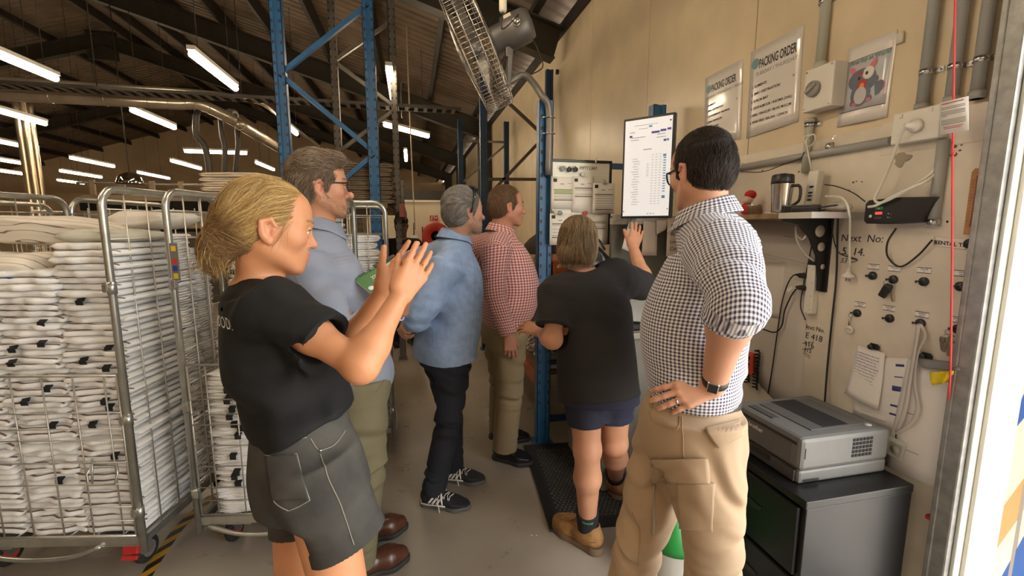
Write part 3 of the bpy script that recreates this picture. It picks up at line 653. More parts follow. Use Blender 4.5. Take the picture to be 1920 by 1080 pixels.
# picture of a cartoon kitten (plain stand-in drawing)
o, c, U, Vv = quad_sheet('picture', 'laminated picture of a shouting grey cartoon kitten taped to the wall', 'picture', (1592, 92), (1570, 239), (1664, 220), (1684, 55), .003, M_lam, bow=.010)
def art(name, m, shapes, off=.0046):
    b = MB()
    for (u, v, ru, rv, *ang) in shapes:
        a0 = ang[0] if ang else 0; pts = []
        for a in np.linspace(0, 2*math.pi, 21)[:-1]:
            x, y = ru*math.cos(a), rv*math.sin(a); pts.append((x*math.cos(a0)-y*math.sin(a0), x*math.sin(a0)+y*math.cos(a0)))
        p = bil(c, u, v)+WN*(off+.010*math.sin(math.pi*u)*(.4+.6*v)); b.prism(pts, .0003, p, U, unit3(np.cross(WN, U)))
    return b.build(name, m, o)
P = [[bil(c, u, v)+WN*(.0038+.010*math.sin(math.pi*u)*(.4+.6*v)) for u in np.linspace(.05, .95, 8)] for v in np.linspace(.19, .83, 6)]; b = MB(); b.sheet(P, .0003, WN)
M_pic = mat('picture_wash', (.46, .56, .60), .25, var=.25, vscale=9, col2=(.60, .50, .54), coat=.5); b.build('picture_ground', M_pic, o)
rules(o, c, [(.05, .95, .19, .002), (.05, .95, .83, .002)], M_ink, .003, bow=.010); print_on(o, c, U, Vv, [('First day at Work!', .12, .245, .022)], .0036, .010, 'caption', mat('teal_dark', (.10, .24, .24), .5))
gr, gl, pk, wh, rd = mat('kitten_grey', (.13, .15, .20), .5), mat('kitten_light', (.55, .55, .55), .5), mat('kitten_pink', (.62, .18, .22), .5), mat('kitten_white', (.72, .72, .68), .4), mat('kitten_red', (.45, .04, .03), .5)
art('kitten_body', gr, [(.45, .64, .042, .050), (.44, .46, .058, .043), (.78, .62, .020, .030, -.5), (.33, .74, .016, .014), (.62, .72, .016, .014), (.66, .54, .014, .030, -.8)])
art('kitten_ear', pk, [(.25, .35, .012, .028, .6), (.62, .33, .012, .030, -.5), (.83, .60, .016, .020), (.34, .76, .010, .008), (.63, .735, .010, .008)], .0050)
art('kitten_belly', gl, [(.45, .66, .026, .034), (.36, .44, .022, .022), (.56, .40, .024, .025)], .0050); art('kitten_eye', wh, [(.35, .44, .019, .019), (.56, .395, .021, .022)], .0053)
art('kitten_mouth', rd, [(.46, .53, .019, .022), (.42, .385, .016, .006)], .0053); art('kitten_pupil', M_ink, [(.38, .44, .006, .007), (.53, .40, .006, .007)], .0056); art('kitten_tongue', mat('kitten_orange', (.75, .28, .08), .5), [(.46, .545, .010, .012)], .0056)
b = MB(); p = wp(1685, 72, .006); b.sheet([[p+WU*x+WV*y+WN*(.004*math.sin(x*90)) for x in (-.012, 0, .012, .02)] for y in (.02, 0, -.02)], .0008, WN); b.build('tape', mat('masking_tape', (.66, .62, .52), .6), o)
# conduits, saddles, isolator, outlets
def conduit(label, pts, r, m, sad=(), fit=()):
    t = thing('conduit', label, 'conduit', pts[0]); b = MB(); b.tube(pts, r, 12); b.build('pipe', m, t)
    for (p, d) in sad:
        s = MB(); u, w, k = frame(d); Rm = np.column_stack(frame(d)); s.lathe([(r*1.12, -.009), (r*1.12, .009)], p, Rm, 14); side = unit3(np.cross(d, WN)); s.box(np.asarray(p)+WN*-(r-.002)+side*(r+.014), (.03, .018, .003), np.column_stack([side, unit3(d), WN])); s.cyl(np.asarray(p)-WN*(r-.003)+side*(r+.018), np.asarray(p)-WN*(r-.008)+side*(r+.018), .004, 8); s.build('saddle_clip', M_steel, t)
    for (p, q, rr) in fit: f = MB(); f.cyl(p, q, rr, 14); f.build('coupling', m, t)
    return t
up = WV; ro = .018
for lab, top, bot, sx in (('leftmost of the three grey conduits dropping to the outlet box', (1752, -60), (1727, 208), (1737, 135)), ('middle of the three grey conduits, passing behind the red cord', (1808, -60), (1782, 195), (1790, 125)), ('rightmost of the three grey conduits beside the steel door jamb', (1858, -60), (1830, 186), (1838, 112))):
    A, B = wp(*top, .02), wp(*bot, .02); A[1] = B[1]; S = wp(*sx, .02); S[1] = B[1]
    conduit(lab, [A+WV*.9, B], ro, M_greyc, [(S, WV)], [(B, B+WV*.025, ro*1.25)])
A, B = wp(1770, 262, .02), wp(1746, 424, .02); B[1] = A[1]; conduit('short grey conduit below the outlet box, ending above the key hooks', [A, B], ro, M_greyc, [(B+WV*.015, WV)])
A, B = wp(1548, -80, .02), wp(1537, 132, .02); A[1] = B[1]; conduit('pale green conduit running down to the isolator switch', [A+WV*.9, B], .021, M_greenc, [(wp(1546, 4, .02), WV)], [(B, B+WV*.035, .0255)])
A, B = wp(1519, 222, .02), wp(1521, 322, .02); B[1] = A[1]; conduit('short pale conduit below the isolator, wound with white cord', [A, B], .018, M_greenc, [(A-WV*.03, WV)], [(A-WV*.02, A, .023)])
A, B = wp(1345, 332, .022), wp(1672, 248, .022); A[2] = B[2] = (A[2]+B[2])/2; conduit('long grey conduit running level along the wall above the shelf', [A, B], .017, M_greyc, [(wp(1557, 275, .02), np.array([0, 1., 0]))])
t = thing('isolator_switch', 'white isolator switch box with grey rotary knob on the cream wall', 'switch', wp(1530, 175))
cc = wp(1530, 176, 0); y0, y1 = wp(1506, 176, .075)[1], wp(1560, 176, .075)[1]; zt, zb = wp(1535, 136)[2], wp(1530, 214)[2]
b = MB(); b.bx(WALL-.075, WALL, min(y0, y1), max(y0, y1), zb, zt, .006); b.build('box', M_whitep, t)
kc = np.array([WALL-.075, (y0*.62+y1*.38), (zt+zb)/2]); b = MB(); b.lathe([(.034, 0), (.034, .012), (.030, .018), (.0001, .018)], kc, np.column_stack([WU, WV, WN]), 24); b.box(kc+WN*.022, (.058, .014, .012), np.column_stack([unit3(WU+WV*.6), np.cross(WN, unit3(WU+WV*.6)), WN]), .003); b.build('knob', mat('knob_grey', (.30, .29, .27), .3), t)
b = MB(); [b.cyl(np.array([WALL-.0755, yy, zz]), np.array([WALL-.077, yy, zz]), .004, 8) for yy in (y0-.012, y1+.012) for zz in (zb+.012, zt-.012)]; b.build('screw', M_steel, t)
t = thing('power_outlet', 'white double power outlet box with a plug, above the black charger', 'power outlet', wp(1715, 240))
q0, q1 = wp(1674, 240, .05)[1], wp(1762, 240, .05)[1]; z0, z1 = wp(1700, 266)[2]-.012, wp(1700, 215)[2]; b = MB(); b.bx(WALL-.055, LX+.012, q1, q0, z0, z1, .005); b.build('box', M_whitep, t)
b = MB(); pc = wp(1718, 236, .058); b.lathe([(.024, 0), (.022, .016), (.012, .022), (.0075, .05)], pc+WU*-.0, np.column_stack([WU, WV, WN]), 18); b.build('plug', M_cordw, t); 
for y in (q0-.03, q1+.03): b = MB(); b.bx(WALL-.060, WALL-.054, y-.006, y+.006, z1-.022, z1-.008, .002); b.build('rocker', M_whitep, t)
# shelf with bracket
yb = wp(1550, 470, x=LX)[1]; SZ = 1.585; xf = 1.565
def onplane_y(px, py, y): return ony(px, py, y)
y_near, y_far = yb-.16, yb+.60
t = thing('wall_shelf', 'narrow brown wall shelf edged with aluminium, carrying the steel mug', 'shelf', (LX, yb, SZ))
b = MB(); b.bx(xf, LX, y_near, y_far, SZ, SZ+.022, .002); b.build('board', mat('shelf_board', (.27, .17, .09), .6, var=.35, vscale=14), t)
b = MB(); b.bx(xf-.004, LX, y_near-.004, y_near, SZ-.001, SZ+.024); b.bx(xf-.004, xf, y_near, y_near+.16, SZ-.001, SZ+.024); b.build('metal_edge', mat('aluminium', (.62, .61, .58), .35, metal=.7), t)
prof = [(0, 0), (.25, 0), (.25, -.012), (.16, -.030), (.10, -.085), (.055, -.165), (.032, -.27), (.030, -.325), (0, -.325)]
b = MB(); b.prism(prof, .014, (LX, yb-.007, SZ-.0005), (-1, 0, 0), (0, 0, 1)); b.bx(LX-.008, LX, yb-.022, yb+.022, SZ-.33, SZ); b.build('bracket', M_blackp, t)
b = MB(); M_hole = mat('bracket_hole', (.55, .50, .42), .6)
for (x, z, r) in ((.055, -.055, .026), (.040, -.125, .020), (.022, -.215, .012)): b = MB(); b.lathe([(.0001, 0), (r, 0), (r, .0008)], (LX-x, yb-.0075, SZ+z), np.column_stack([[1, 0, 0], [0, 0, 1], [0, -1, 0]]), 20); b.build('bracket_hole', M_hole, t)
# on the shelf
def on_shelf(px, py, y): p = ony(px, py, y); return p
zt = SZ+.0225
t = thing('travel_mug', 'stainless travel mug with black lid on the wall shelf', 'mug', (0, 0, 0)); q_ = ray(1463, 396); mp = np.array([1.66, 1.66*q_[1]/q_[0], zt]); t.location = tuple(mp)
b = MB(); b.lathe([(.0001, 0), (.036, 0), (.037, .006), (.046, .135), (.046, .140), (.042, .140)], mp); b.build('body', mat('brushed_steel', (.62, .60, .57), .22, metal=1, var=.1, vscale=60), t)
b = MB(); b.lathe([(.0465, .135), (.047, .146), (.045, .172), (.040, .177), (.0001, .177)], mp); b.box(mp+np.array([.0, -.0, .179]), (.02, .03, .006), None, .002); b.build('lid', M_blackp, t)
b = MB(); b.tube(smooth_path([mp+np.array([.018, -.036, .125]), mp+np.array([.03, -.066, .118]), mp+np.array([.03, -.068, .06]), mp+np.array([.016, -.034, .03])], 5), .0065, 8); b.build('handle', M_blackp, t)
q_ = ray(1415, 396); tp = np.array([1.65, 1.65*q_[1]/q_[0], zt]); t = thing('round_tin', 'small steel tin on the shelf in front of the red ornament', 'tin', tp); b = MB(); b.lathe([(.0001, 0), (.034, 0), (.034, .042), (.0355, .044), (.0355, .050), (.0001, .050)], tp); b.build('body', mat('brushed_steel', (.62, .60, .57), .22, metal=1), t)
q_ = ray(1400, 396); pp_ = np.array([1.75, 1.75*q_[1]/q_[0], zt]); t = thing('plush_ornament', 'small red and white plush ornament behind the steel tin', 'ornament', pp_)
b = MB(); b.sph(pp_+np.array([0, 0, .034]), (.034, .034, .034)); b.build('red_base', mat('red_felt', (.50, .03, .03), .9), t); b = MB(); b.sph(pp_+np.array([-.004, -.006, .084]), (.028, .030, .024)); b.build('white_fluff', mat('white_felt', (.66, .52, .44), .95, bump=.6, bscale=90), t); b = MB(); b.sph(pp_+np.array([.006, -.012, .108]), (.029, .030, .026)); b.build('red_top', mat('red_felt', (.5, .03, .03)), t)
t = thing('power_board', 'white four way power board standing upright on the shelf against the wall', 'power board', wp(1528, 378))
b = MB(); pb0 = np.array([LX-.055, yb+.045, zt+.002]); b.box(pb0+np.array([0, 0, .095]), (.036, .052, .19), rotm((0, 1, 0), .10), .005); b.build('body', M_whitep, t); b = MB(); [b.box(pb0+np.array([-.0195-.010*(z-.095)/.095*-1, -.004, z]), (.004, .018, .008), rotm((0, 1, 0), .10)) for z in (.06, .078, .092, .118)]; b.build('usb_port', M_blackp, t)
t = thing('power_adapter', 'black power adapter block lying on the aluminium edged end of the shelf', 'adapter', (1.66, yb-.05, zt)); b = MB(); b.box((1.65, yb-.03, zt+.018), (.06, .13, .034), rotm((0, 0, 1), .2), .006); b.box((1.60, yb-.09, zt+.012), (.035, .09, .022), rotm((0, 0, 1), .5), .004); b.build('body', M_blackp, t); b = MB(); b.tube(smooth_path([(1.65, yb-.10, zt+.02), (1.72, yb-.13, zt+.03), (1.80, yb-.06, zt+.02), (1.74, yb+.02, zt+.01)], 6), .004, 7); b.build('lead', M_cordb, t)
b = MB(); b.box((1.59, yb+.07, zt+.004), (.03, .05, .002), rotm((0, 0, 1), .6)@rotm((1, 0, 0), .15)); tag(b.build('paper_tag', M_paper), 'small white paper tag lying at the front of the wall shelf', 'tag')
t = thing('plastic_bag', 'crumpled clear plastic wrapped bundle at the near end of the shelf', 'bag', (1.75, yb-.12, zt)); bb = MB(); bb.sph((1.755, yb-.105, zt+.022), (.045, .052, .0215), None, 18); rg = np.random.default_rng(5); bb.v = [tuple(np.array(v)+rg.normal(size=3)*np.array([.003, .003, .002])*(1 if v[2] > zt+.01 else 0)) for v in bb.v]; bb.build('wrap', mat('clear_wrap', (.62, .60, .56), .15, alpha=.85), t)
# black charger
ct, cb_ = wp(1632, 366, x=LX), wp(1640, 428, x=LX); cr = wp(1742, 392, x=LX)
t = thing('charger_box', 'black battery charger box with green and red buttons fixed to the wall', 'charger', wp(1685, 395, x=LX)); b = MB(); yl, yr = wp(1622, 395, .055, LX)[1], wp(1744, 395, .055, LX)[1]; zc, hh = wp(1685, 396, x=LX)[2], .047
pl = [(0, -hh*.75), (.012, -hh), (.10, -hh*1.05), (yl-yr-.03, -hh*.92), (yl-yr, hh*.95), (yl-yr-.10, hh*1.05), (.012, hh*.95), (0, hh*.7)]; b.prism(pl, .055, (LX, yl, zc), WU, WV); b.build('case', mat('black_abs', (.014, .014, .016), .3), t)
fx = LX-.0553
for nm, du, dz, w_, h_, col in (('green_button', .055, .012, .030, .012, (.02, .30, .12)), ('red_button', .055, -.007, .026, .010, (.55, .02, .03)), ('grey_button', .055, -.025, .028, .010, (.06, .06, .08))):
    b = MB(); b.box((fx, yl-du, zc+dz), (.004, w_, h_), None, .0015); b.build(nm, mat(nm+'_m', col, .3, emit=(1, .05, .05, 1.5) if nm == 'red_button' else None), t)
b = MB(); b.prism([(-.004, -.003), (.004, -.003), (0, .003)], .0008, (fx-.0021, yl-.055, zc+.012), WU, WV); b.lathe([(.0045, 0), (.006, 0), (.006, .0008)], (fx, yl-.024, zc-.018), np.column_stack([WU, WV, WN]), 16)
for dz in (-.014, -.028): b.text('+ -', (fx, yl-.088, zc+dz), WU, WV, .012)
b.build('symbols', mat('white_print', (.75, .75, .73), .7), t)
# thermometer
t = thing('thermometer', 'wooden wall thermometer beside the steel door jamb', 'thermometer', wp(1826, 380, x=LX)); y0 = wp(1832, 330, x=LX)[1]; z1, z0 = wp(1832, 316, x=LX)[2], wp(1826, 440, x=LX)[2]; yc = wp(1822, 380, x=LX)[1]-.012
b = MB(); w_ = .036; b.prism([(-w_/2, 0), (w_/2, 0), (w_/2, z1-z0-.012), (w_*.3, z1-z0), (-w_*.3, z1-z0), (-w_/2, z1-z0-.012)], .009, (LX, yc, z0), WU, WV); b.build('board', mat('beech', (.40, .20, .075), .5, var=.2, vscale=30), t)
b = MB(); b.tube([(LX-.0115, yc, z0+.03), (LX-.0115, yc, z1-.025)], .0018, 8); b.sph((LX-.0115, yc, z0+.03), .004); b.build('glass_tube', mat('thermo_glass', (.35, .12, .10), .1), t); b = MB(); [b.bx(LX-.0096, LX-.009, yc+s*.011-.003, yc+s*.011+.003, z, z+.001) for s in (-1, 1) for z in np.arange(z0+.045, z1-.03, .011)]; b.build('scale_marks', M_ink, t)
# red emergency cord with its card
t = thing('pull_cord', 'red cord hanging from above down the front of the wall', 'cord', wp(1788, 300, .10)); pth = [wp(1795, -220, .10), wp(1791, 0, .10), wp(1788, 180, .10), wp(1787, 262, .10), wp(1786, 286, .095), wp(1785, 500, .085), wp(1782, 690, .07), wp(1776, 780, .045), wp(1762, 900, .04), wp(1752, 962, .04)]
b = MB(); b.tube(smooth_path(pth, 5), .0032, 7); b.sph(wp(1787, 288, .095), .006); b.build('cord', mat('red_cord', (.70, .055, .06), .5), t)
b = MB(); p = wp(1744, 970, .035); b.box(p, (.022, .022, .018), None, .005); b.build('end_catch', M_red, t)
card = thing('instruction_card', 'white printed card threaded on the red cord', 'card', wp(1788, 218, .10)); cq = [wp(*q, .105) for q in ((1762, 193), (1763, 253), (1816, 244), (1816, 180))]
b = MB(); b.sheet([[bil(cq, u, v) for u in (0, .5, 1)] for v in (0, .5, 1)], .0012, WN); co = b.build('card_sheet', M_paper, card)
rules(co, cq, [(.05, .9, .19+.045*k, .0022) for k in (0, 1, 3, 4, 5)]+[(.05, .25, .46, .0022)]+[(.05, .92, .58+.045*k, .0022) for k in range(4)], M_inkg, 0, bow=0); rules(co, cq, [(.08, .85, .07, .003), (.12, .85, .80, .002), (.15, .75, .845, .002)], mat('red_ink', (.6, .10, .10), .6), 0, bow=0, name='red_print')
# key hooks with their labels
M_hook = mat('hook_black', (.014, .014, .016), .3); hook_at = {}
HK = [('TRUCK\n1', (1637, 517), (1638, 500), 'TRUCK one'), ('TRUCK\n2', (1676, 524), (1677, 504), 'TRUCK two'), ('TRUCK\n3', (1733, 528), (1733, 507), 'TRUCK three'), ('VANS\nKEY', (1802, 537), (1804, 513), 'VANS KEY'), ('SOUTH\nKEYS', (1608, 587), (1613, 571), 'SOUTH KEYS'), ('LISMORE\nKEYS', (1669, 597), (1667, 578), 'LISMORE KEYS'), ('KIRRA\nKEYS', (1727, 606), (1729, 590), 'KIRRA KEYS'), ('BYRON\nKEY', (1797, 617), (1797, 600), 'BYRON KEY')]
for txt, hp_, lp_, nm in HK:
    c0 = wp(*hp_, x=LX); t = thing('key_hook', 'black round key hook under the %s label' % nm, 'hook', c0); Rm = np.column_stack([WU, WV, WN])
    b = MB(); b.lathe([(.0165, 0), (.0165, .006), (.0135, .010), (.0001, .011)], c0, Rm, 22); b.build('disc', M_hook, t); b = MB(); b.tube(smooth_path([c0+WN*.009, c0+WN*.016-WU*.006, c0+WN*.014-WU*.019, c0+WN*.006-WU*.023-WV*.006], 4), .0028, 7); b.build('hook', M_hook, t); hook_at[nm] = c0
    l0 = wp(*lp_, x=LX); lt = thing('hook_label', 'white handwritten label reading %s' % nm, 'label', l0); b = MB(); b.box(l0+WN*.0006, (.046, .019, .001), Rm); lo = b.build('strip', M_paper, lt)
    b = MB(); b.box(l0+WN*.0013+WV*.0095, (.046, .0022, .0006), Rm); b.box(l0+WN*.0013-WV*.0095, (.046, .0022, .0006), Rm); b.build('edge_line', M_ink, lo); b = MB(); a1, a2 = txt.split('\n'); b.text(a1, l0+WN*.0013+WV*.0008, WU, WV, .0082, 'CENTER', .0002, .2); b.text(a2, l0+WN*.0013-WV*.0072, WU, WV, .0078, 'CENTER', .0002, .2); b.build('lettering', M_pen, lo)
c0 = wp(1819, 457, x=LX); t = thing('key_hook', 'black round key hook at the RENTAL TRUCK tape, half behind the jamb', 'hook', c0); b = MB(); b.lathe([(.0165, 0), (.0165, .006), (.0135, .010), (.0001, .011)], c0, np.column_stack([WU, WV, WN]), 22); b.build('disc', M_hook, t)
o, c, U, Vv = quad_sheet('tape_label', 'strip of cream tape lettered RENTAL TRUCK', 'label', (1751, 443), (1751, 461), (1812, 469), (1812, 449), .0006, mat('cream_tape', (.72, .64, .54), .6), .0008, 0, x=LX); print_on(o, c, U, Vv, [('RENTAL TRUCK', .02, .78, .019)], .0006, 0, 'lettering', M_pen)
def hang_ring(t, c, r=.008): b = MB(); b.tube(arc(c, r, 0, 2*math.pi, WU, WV, 15)[:-1], .0011, 6, closed=True); b.build('split_ring', M_steel, t)
h = hook_at['TRUCK two']; t = thing('car_key', 'black folding car key hanging from the second TRUCK hook', 'key', h); hang_ring(t, h+WN*.014-WU*.018-WV*.016, .009)
b = MB(); Rm = np.column_stack([unit3(WU*.4+WV*.9), unit3(WU*.9-WV*.4), -WN]); b.box(h+WN*.014-WU*.018-WV*.048, (.056, .030, .013), Rm, .006); b.box(h+WN*.014-WU*.006-WV*.034, (.032, .026, .011), np.column_stack([unit3(WU*.2+WV), unit3(WU-WV*.2), -WN]), .005); b.build('fob', M_blackp, t); b = MB(); b.box(h+WN*.013+WU*.006-WV*.062, (.006, .05, .0022), np.column_stack([unit3(WU+WV*.4), unit3(-WU*.4+WV), WN])); b.build('blade', mat('brass_key', (.45, .36, .22), .35, metal=.9), t)
h = hook_at['SOUTH KEYS']; t = thing('key_ring', 'key with round white tag hanging from the SOUTH KEYS hook', 'key ring', h); hang_ring(t, h+WN*.012-WU*.020-WV*.014, .008); b = MB(); b.tube([h+WN*.012-WU*.020-WV*.022, h+WN*.010-WU*.023-WV*.058], .0035, 6); b.build('key', M_steel, t); b = MB(); b.lathe([(.0001, -.003), (.018, -.003), (.019, 0), (.018, .003), (.0001, .003)], h+WN*.010-WU*.022-WV*.076, np.column_stack([WU, WV, WN]), 24); tg = b.build('round_tag', M_whitep, t); b = MB(); b.box(h+WN*.0136-WU*.022-WV*.074, (.024, .008, .0006), np.column_stack([WU, WV, WN])); b.build('tag_label', mat('tag_gold', (.50, .45, .36), .5), tg)
h = hook_at['BYRON KEY']; t = thing('key_bunch', 'bunch of keys with a green ring hanging from the BYRON KEY hook', 'keys', h); hang_ring(t, h+WN*.012-WU*.022-WV*.016, .009); hang_ring(t, h+WN*.014-WU*.022-WV*.030, .008); b = MB(); [b.box(h+WN*(.012+.003*k)+WU*(dx)-WV*dz, (.010, .034, .0022), np.column_stack([unit3(WU+WV*a), unit3(-WU*a+WV), WN]), .0005) for k, (dx, dz, a) in enumerate(((-.034, .066, .2), (-.024, .070, -.1), (-.008, .08, .05)))]; b.box(h+WN*.013-WU*.034-WV*.044, (.016, .018, .007), np.column_stack([WU, WV, WN]), .002); b.build('keys', mat('bronze_key', (.30, .24, .17), .4, metal=.8), t); b = MB(); b.tube(arc(h+WN*.014-WU*.004-WV*.036, .012, .6, 5.6, WU, WV, 12), .0026, 6); b.build('green_ring', mat('green_plastic', (.06, .28, .06), .5), t)
# big planner sheets pinned left of the shelf bracket
o, c, U, Vv = quad_sheet('planner_sheet', 'large pale planner sheet pinned below the wall shelf', 'paper', (1400, 412), (1395, 690), (1500, 800), (1523, 416), .001, mat('pale_sheet', (.62, .58, .53), .6, var=.04, vscale=5), .001, .002, x=LX)
rules(o, c, [(.28, .95, .20, .0015), (.28, .95, .215, .0008), (.22, .98, .27, .0012), (.22, .98, .29, .0012), (.62, .82, .08, .005)], M_inkg, .001, bow=.002)
o, c, U, Vv = quad_sheet('paper_sheet', 'blank paper sheet taped low over the planner sheet', 'paper', (1420, 492), (1414, 590), (1466, 598), (1474, 492), .0035, mat('pale_sheet2', (.66, .62, .57), .6), .001, .002, x=LX)
# handwriting straight on the lining
def wall_text(name, label, items, m=M_pen):
    b = MB()
    for (txt, px, py, size, *sh) in items: b.text(txt, wp(px, py, .0004, x=LX), WU, WV, size, 'LEFT', .0003, sh[0] if sh else .1)
    return tag(b.build(name, m), label, 'handwriting')
wall_text('marker_writing', 'marker writing Next No: with numbers on the wall below the shelf', [('Next  No:', 1576, 452, .043), ('5  14.', 1577, 477, .046), ('53', 1575, 492, .030, .3)])
b = MB(); b.tube(smooth_path([wp(1582, 464, .002, LX), wp(1588, 478, .002, LX), wp(1608, 487, .002, LX), wp(1596, 492, .002, LX)], 5), .0012, 5); tag(b.build('scribble', M_pen), 'scribbled loop of marker under the upper Next No: writing', 'handwriting')
wall_text('marker_writing', 'marker writing Next No. JE 418 low on the wall above the printer', [('Next No.', 1505, 614, .030), ('JE 418', 1506, 632, .040), ('416', 1507, 648, .038, -.1), ('415', 1506, 658, .030)])
b = MB(); [b.tube([wp(x0, y0, .002, LX), wp(x1, y1, .002, LX)], .0011, 5) for x0, y0, x1, y1 in ((1504, 644, 1526, 641), (1504, 655, 1524, 653), (1506, 662, 1518, 672), (1507, 659, 1519, 668))]; tag(b.build('scribble', M_pen), 'crossed out numbers under the lower Next No. writing', 'handwriting')
# notes, lanyard, flag
o, c, U, Vv = quad_sheet('paper_sheet', 'printed white sheet hanging behind the torn notebook page', 'paper', (1602, 668), (1600, 778), (1690, 812), (1708, 672), .002, M_paper, .001, .004, x=LX)
rules(o, c, [(.78, .92, .10, .010), (.78, .92, .26, .004), (.76, .92, .42, .020), (.76, .92, .66, .008), (.76, .92, .78, .008)], M_pink, .002, name='blue_blocks'); rules(o, c, [(.15, .55, .86, .0012), (.2, .7, .92, .003)], M_inkg, .002)
o, c, U, Vv = quad_sheet('paper_sheet', 'long white sheet hanging at the right behind the lanyard', 'paper', (1704, 672), (1660, 872), (1763, 918), (1788, 690), .004, M_paper, .001, .006, x=LX)
rules(o, c, [(.12, .42, .46, .0022), (.06, .30, .80, .012), (.35, .6, .78, .0015)], M_pink, .004, name='blue_blocks', bow=.006)
o, c, U, Vv = quad_sheet('notebook_page', 'handwritten page torn from a spiral pad held by a bulldog clip', 'paper', (1611, 646), (1592, 736), (1654, 768), (1664, 662), .012, M_paper, .001, .010, x=LX, curl=.012)
scribble(o, c, (.10, .12, .86, .62), 10, mat('blue_ink', (.10, .12, .30), .6), .013, 3, .005, bow=.010)
b = MB(); [b.box(bil(c, -.012, v)+WN*.0135, (.004, .003, .001), np.column_stack([WU, WV, WN])) for v in np.linspace(.03, .97, 22)]; b.build('torn_edge', M_paper, o)
for px, py, lab in ((1640, 651, 'black bulldog clip holding the torn notebook page'), (1738, 669, 'black bulldog clip holding the long sheet beside the yellow flag')):
    p = wp(px, py, .012, LX); t = thing('bulldog_clip', lab, 'clip', p); b = MB(); b.box(p, (.030, .014, .018), np.column_stack([WU, WN, WV]), .002); b.box(p+WV*.008+WN*.004, (.030, .003, .014), np.column_stack([WU, WN, WV])); b.build('jaw', M_blackp, t); b = MB(); b.lathe([(.0001, 0), (.012, 0), (.010, .008), (.0001, .009)], p+WN*.008-WU*.008, np.column_stack([WU, WV, WN]), 16); b.build('magnet', M_blackp, t)
h = hook_at['KIRRA KEYS']; t = thing('lanyard', 'long white lanyard with clear badge holder on the KIRRA KEYS hook', 'lanyard', h); M_lany = mat('white_ribbon', (.62, .58, .55), .7)
def ribbon(pts, w, m, nm, tw=0):
    P = smooth_path(pts, 6); n = len(P); b = MB(); rows = []
    for i, p in enumerate(P): a = tw*math.sin(i/n*5); d = WU*math.cos(a)+WN*math.sin(a); rows.append([p-d*w/2, p, p+d*w/2])
    b.sheet(rows, .0011, unit3(WN+WV*.05)); return b.build(nm, m, t)
e = wp(1682, 812, .018, LX)
ribbon([h+WN*.012, wp(1716, 650, .016, LX), wp(1706, 710, .018, LX), wp(1696, 770, .020, LX), e+WV*.004], .016, M_lany, 'ribbon', .25); ribbon([h+WN*.010+WU*.004, wp(1734, 630, .020, LX), wp(1722, 660, .024, LX), wp(1714, 715, .024, LX), wp(1721, 765, .022, LX), wp(1708, 795, .022, LX), e], .016, M_lany, 'ribbon', .6)
b = MB(); b.tube([e, e-WV*.022], .003, 7); b.box(e-WV*.012, (.008, .006, .016), None, .001); b.build('swivel_clip', M_steel, t)
bc = e-WV*.062+WU*.0; Rm = np.column_stack([unit3(WU-WV*.12), unit3(WV+WU*.12), WN]); b = MB(); b.box(bc, (.062, .078, .003), Rm, .001); b.build('badge_sleeve', mat('badge_plastic', (.70, .72, .70), .12, coat=.5), t); b = MB(); b.box(bc-WV*.004+WN*.0018, (.046, .05, .001), Rm); b.lathe([(.0001, 0), (.017, 0), (.017, .001)], bc-WV*.006+WN*.0022, Rm, 20); b.build('badge_insert', mat('badge_grey', (.50, .52, .48), .4), t)
t = thing('hi_vis_flag', 'grey and yellow crumpled flag clipped over the long sheet', 'flag', wp(1765, 690, .03, LX)); q = [wp(x, y, o_, LX) for x, y, o_ in ((1722, 670, .02), (1790, 680, .03), (1806, 694, .05), (1730, 690, .05))]; P = [[bil([q[0], q[3], q[2], q[1]], u, v)+WN*.010*math.sin(u*5+v*3) for u in np.linspace(0, 1, 8)] for v in np.linspace(0, 1, 5)]; b = MB(); b.sheet(P, .0014, unit3(WN+WV)); b.build('grey_cloth', mat('flag_grey', (.20, .20, .21), .6), t)
q = [wp(x, y, o_, LX) for x, y, o_ in ((1744, 698, .04), (1790, 695, .05), (1780, 716, .04), (1752, 722, .03))]; P = [[bil([q[0], q[3], q[2], q[1]], u, v)+WN*.012*math.sin(u*9+v*2) for u in np.linspace(0, 1, 9)] for v in np.linspace(0, 1, 5)]; b = MB(); b.sheet(P, .0014, WN); b.sph(wp(1727, 680, .03, LX), .008); b.build('yellow_cloth', mat('flag_yellow', (.80, .62, .01), .5), t)
b = MB(); p = wp(1794, 668, .03, LX); b.box(p, (.006, .018, .10), rotm((1, 0, 0), .12), .001); tag(b.build('steel_strip', M_galv), 'short galvanised strip hanging behind the yellow flag by the jamb', 'strip')
b = MB(); p = wp(1768, 856, .012, LX); [b.box(p+WV*dz+WU*du, (.010, .016, .02), None, .002) for dz, du in ((.03, .004), (0, 0), (-.03, -.004))]; b.tube([p+WV*.05, p-WV*.05], .002, 6); tag(b.build('spring_catch', mat('catch_grey', (.30, .26, .25), .5)), 'small grey spring catch on the door edge below the flag', 'catch')
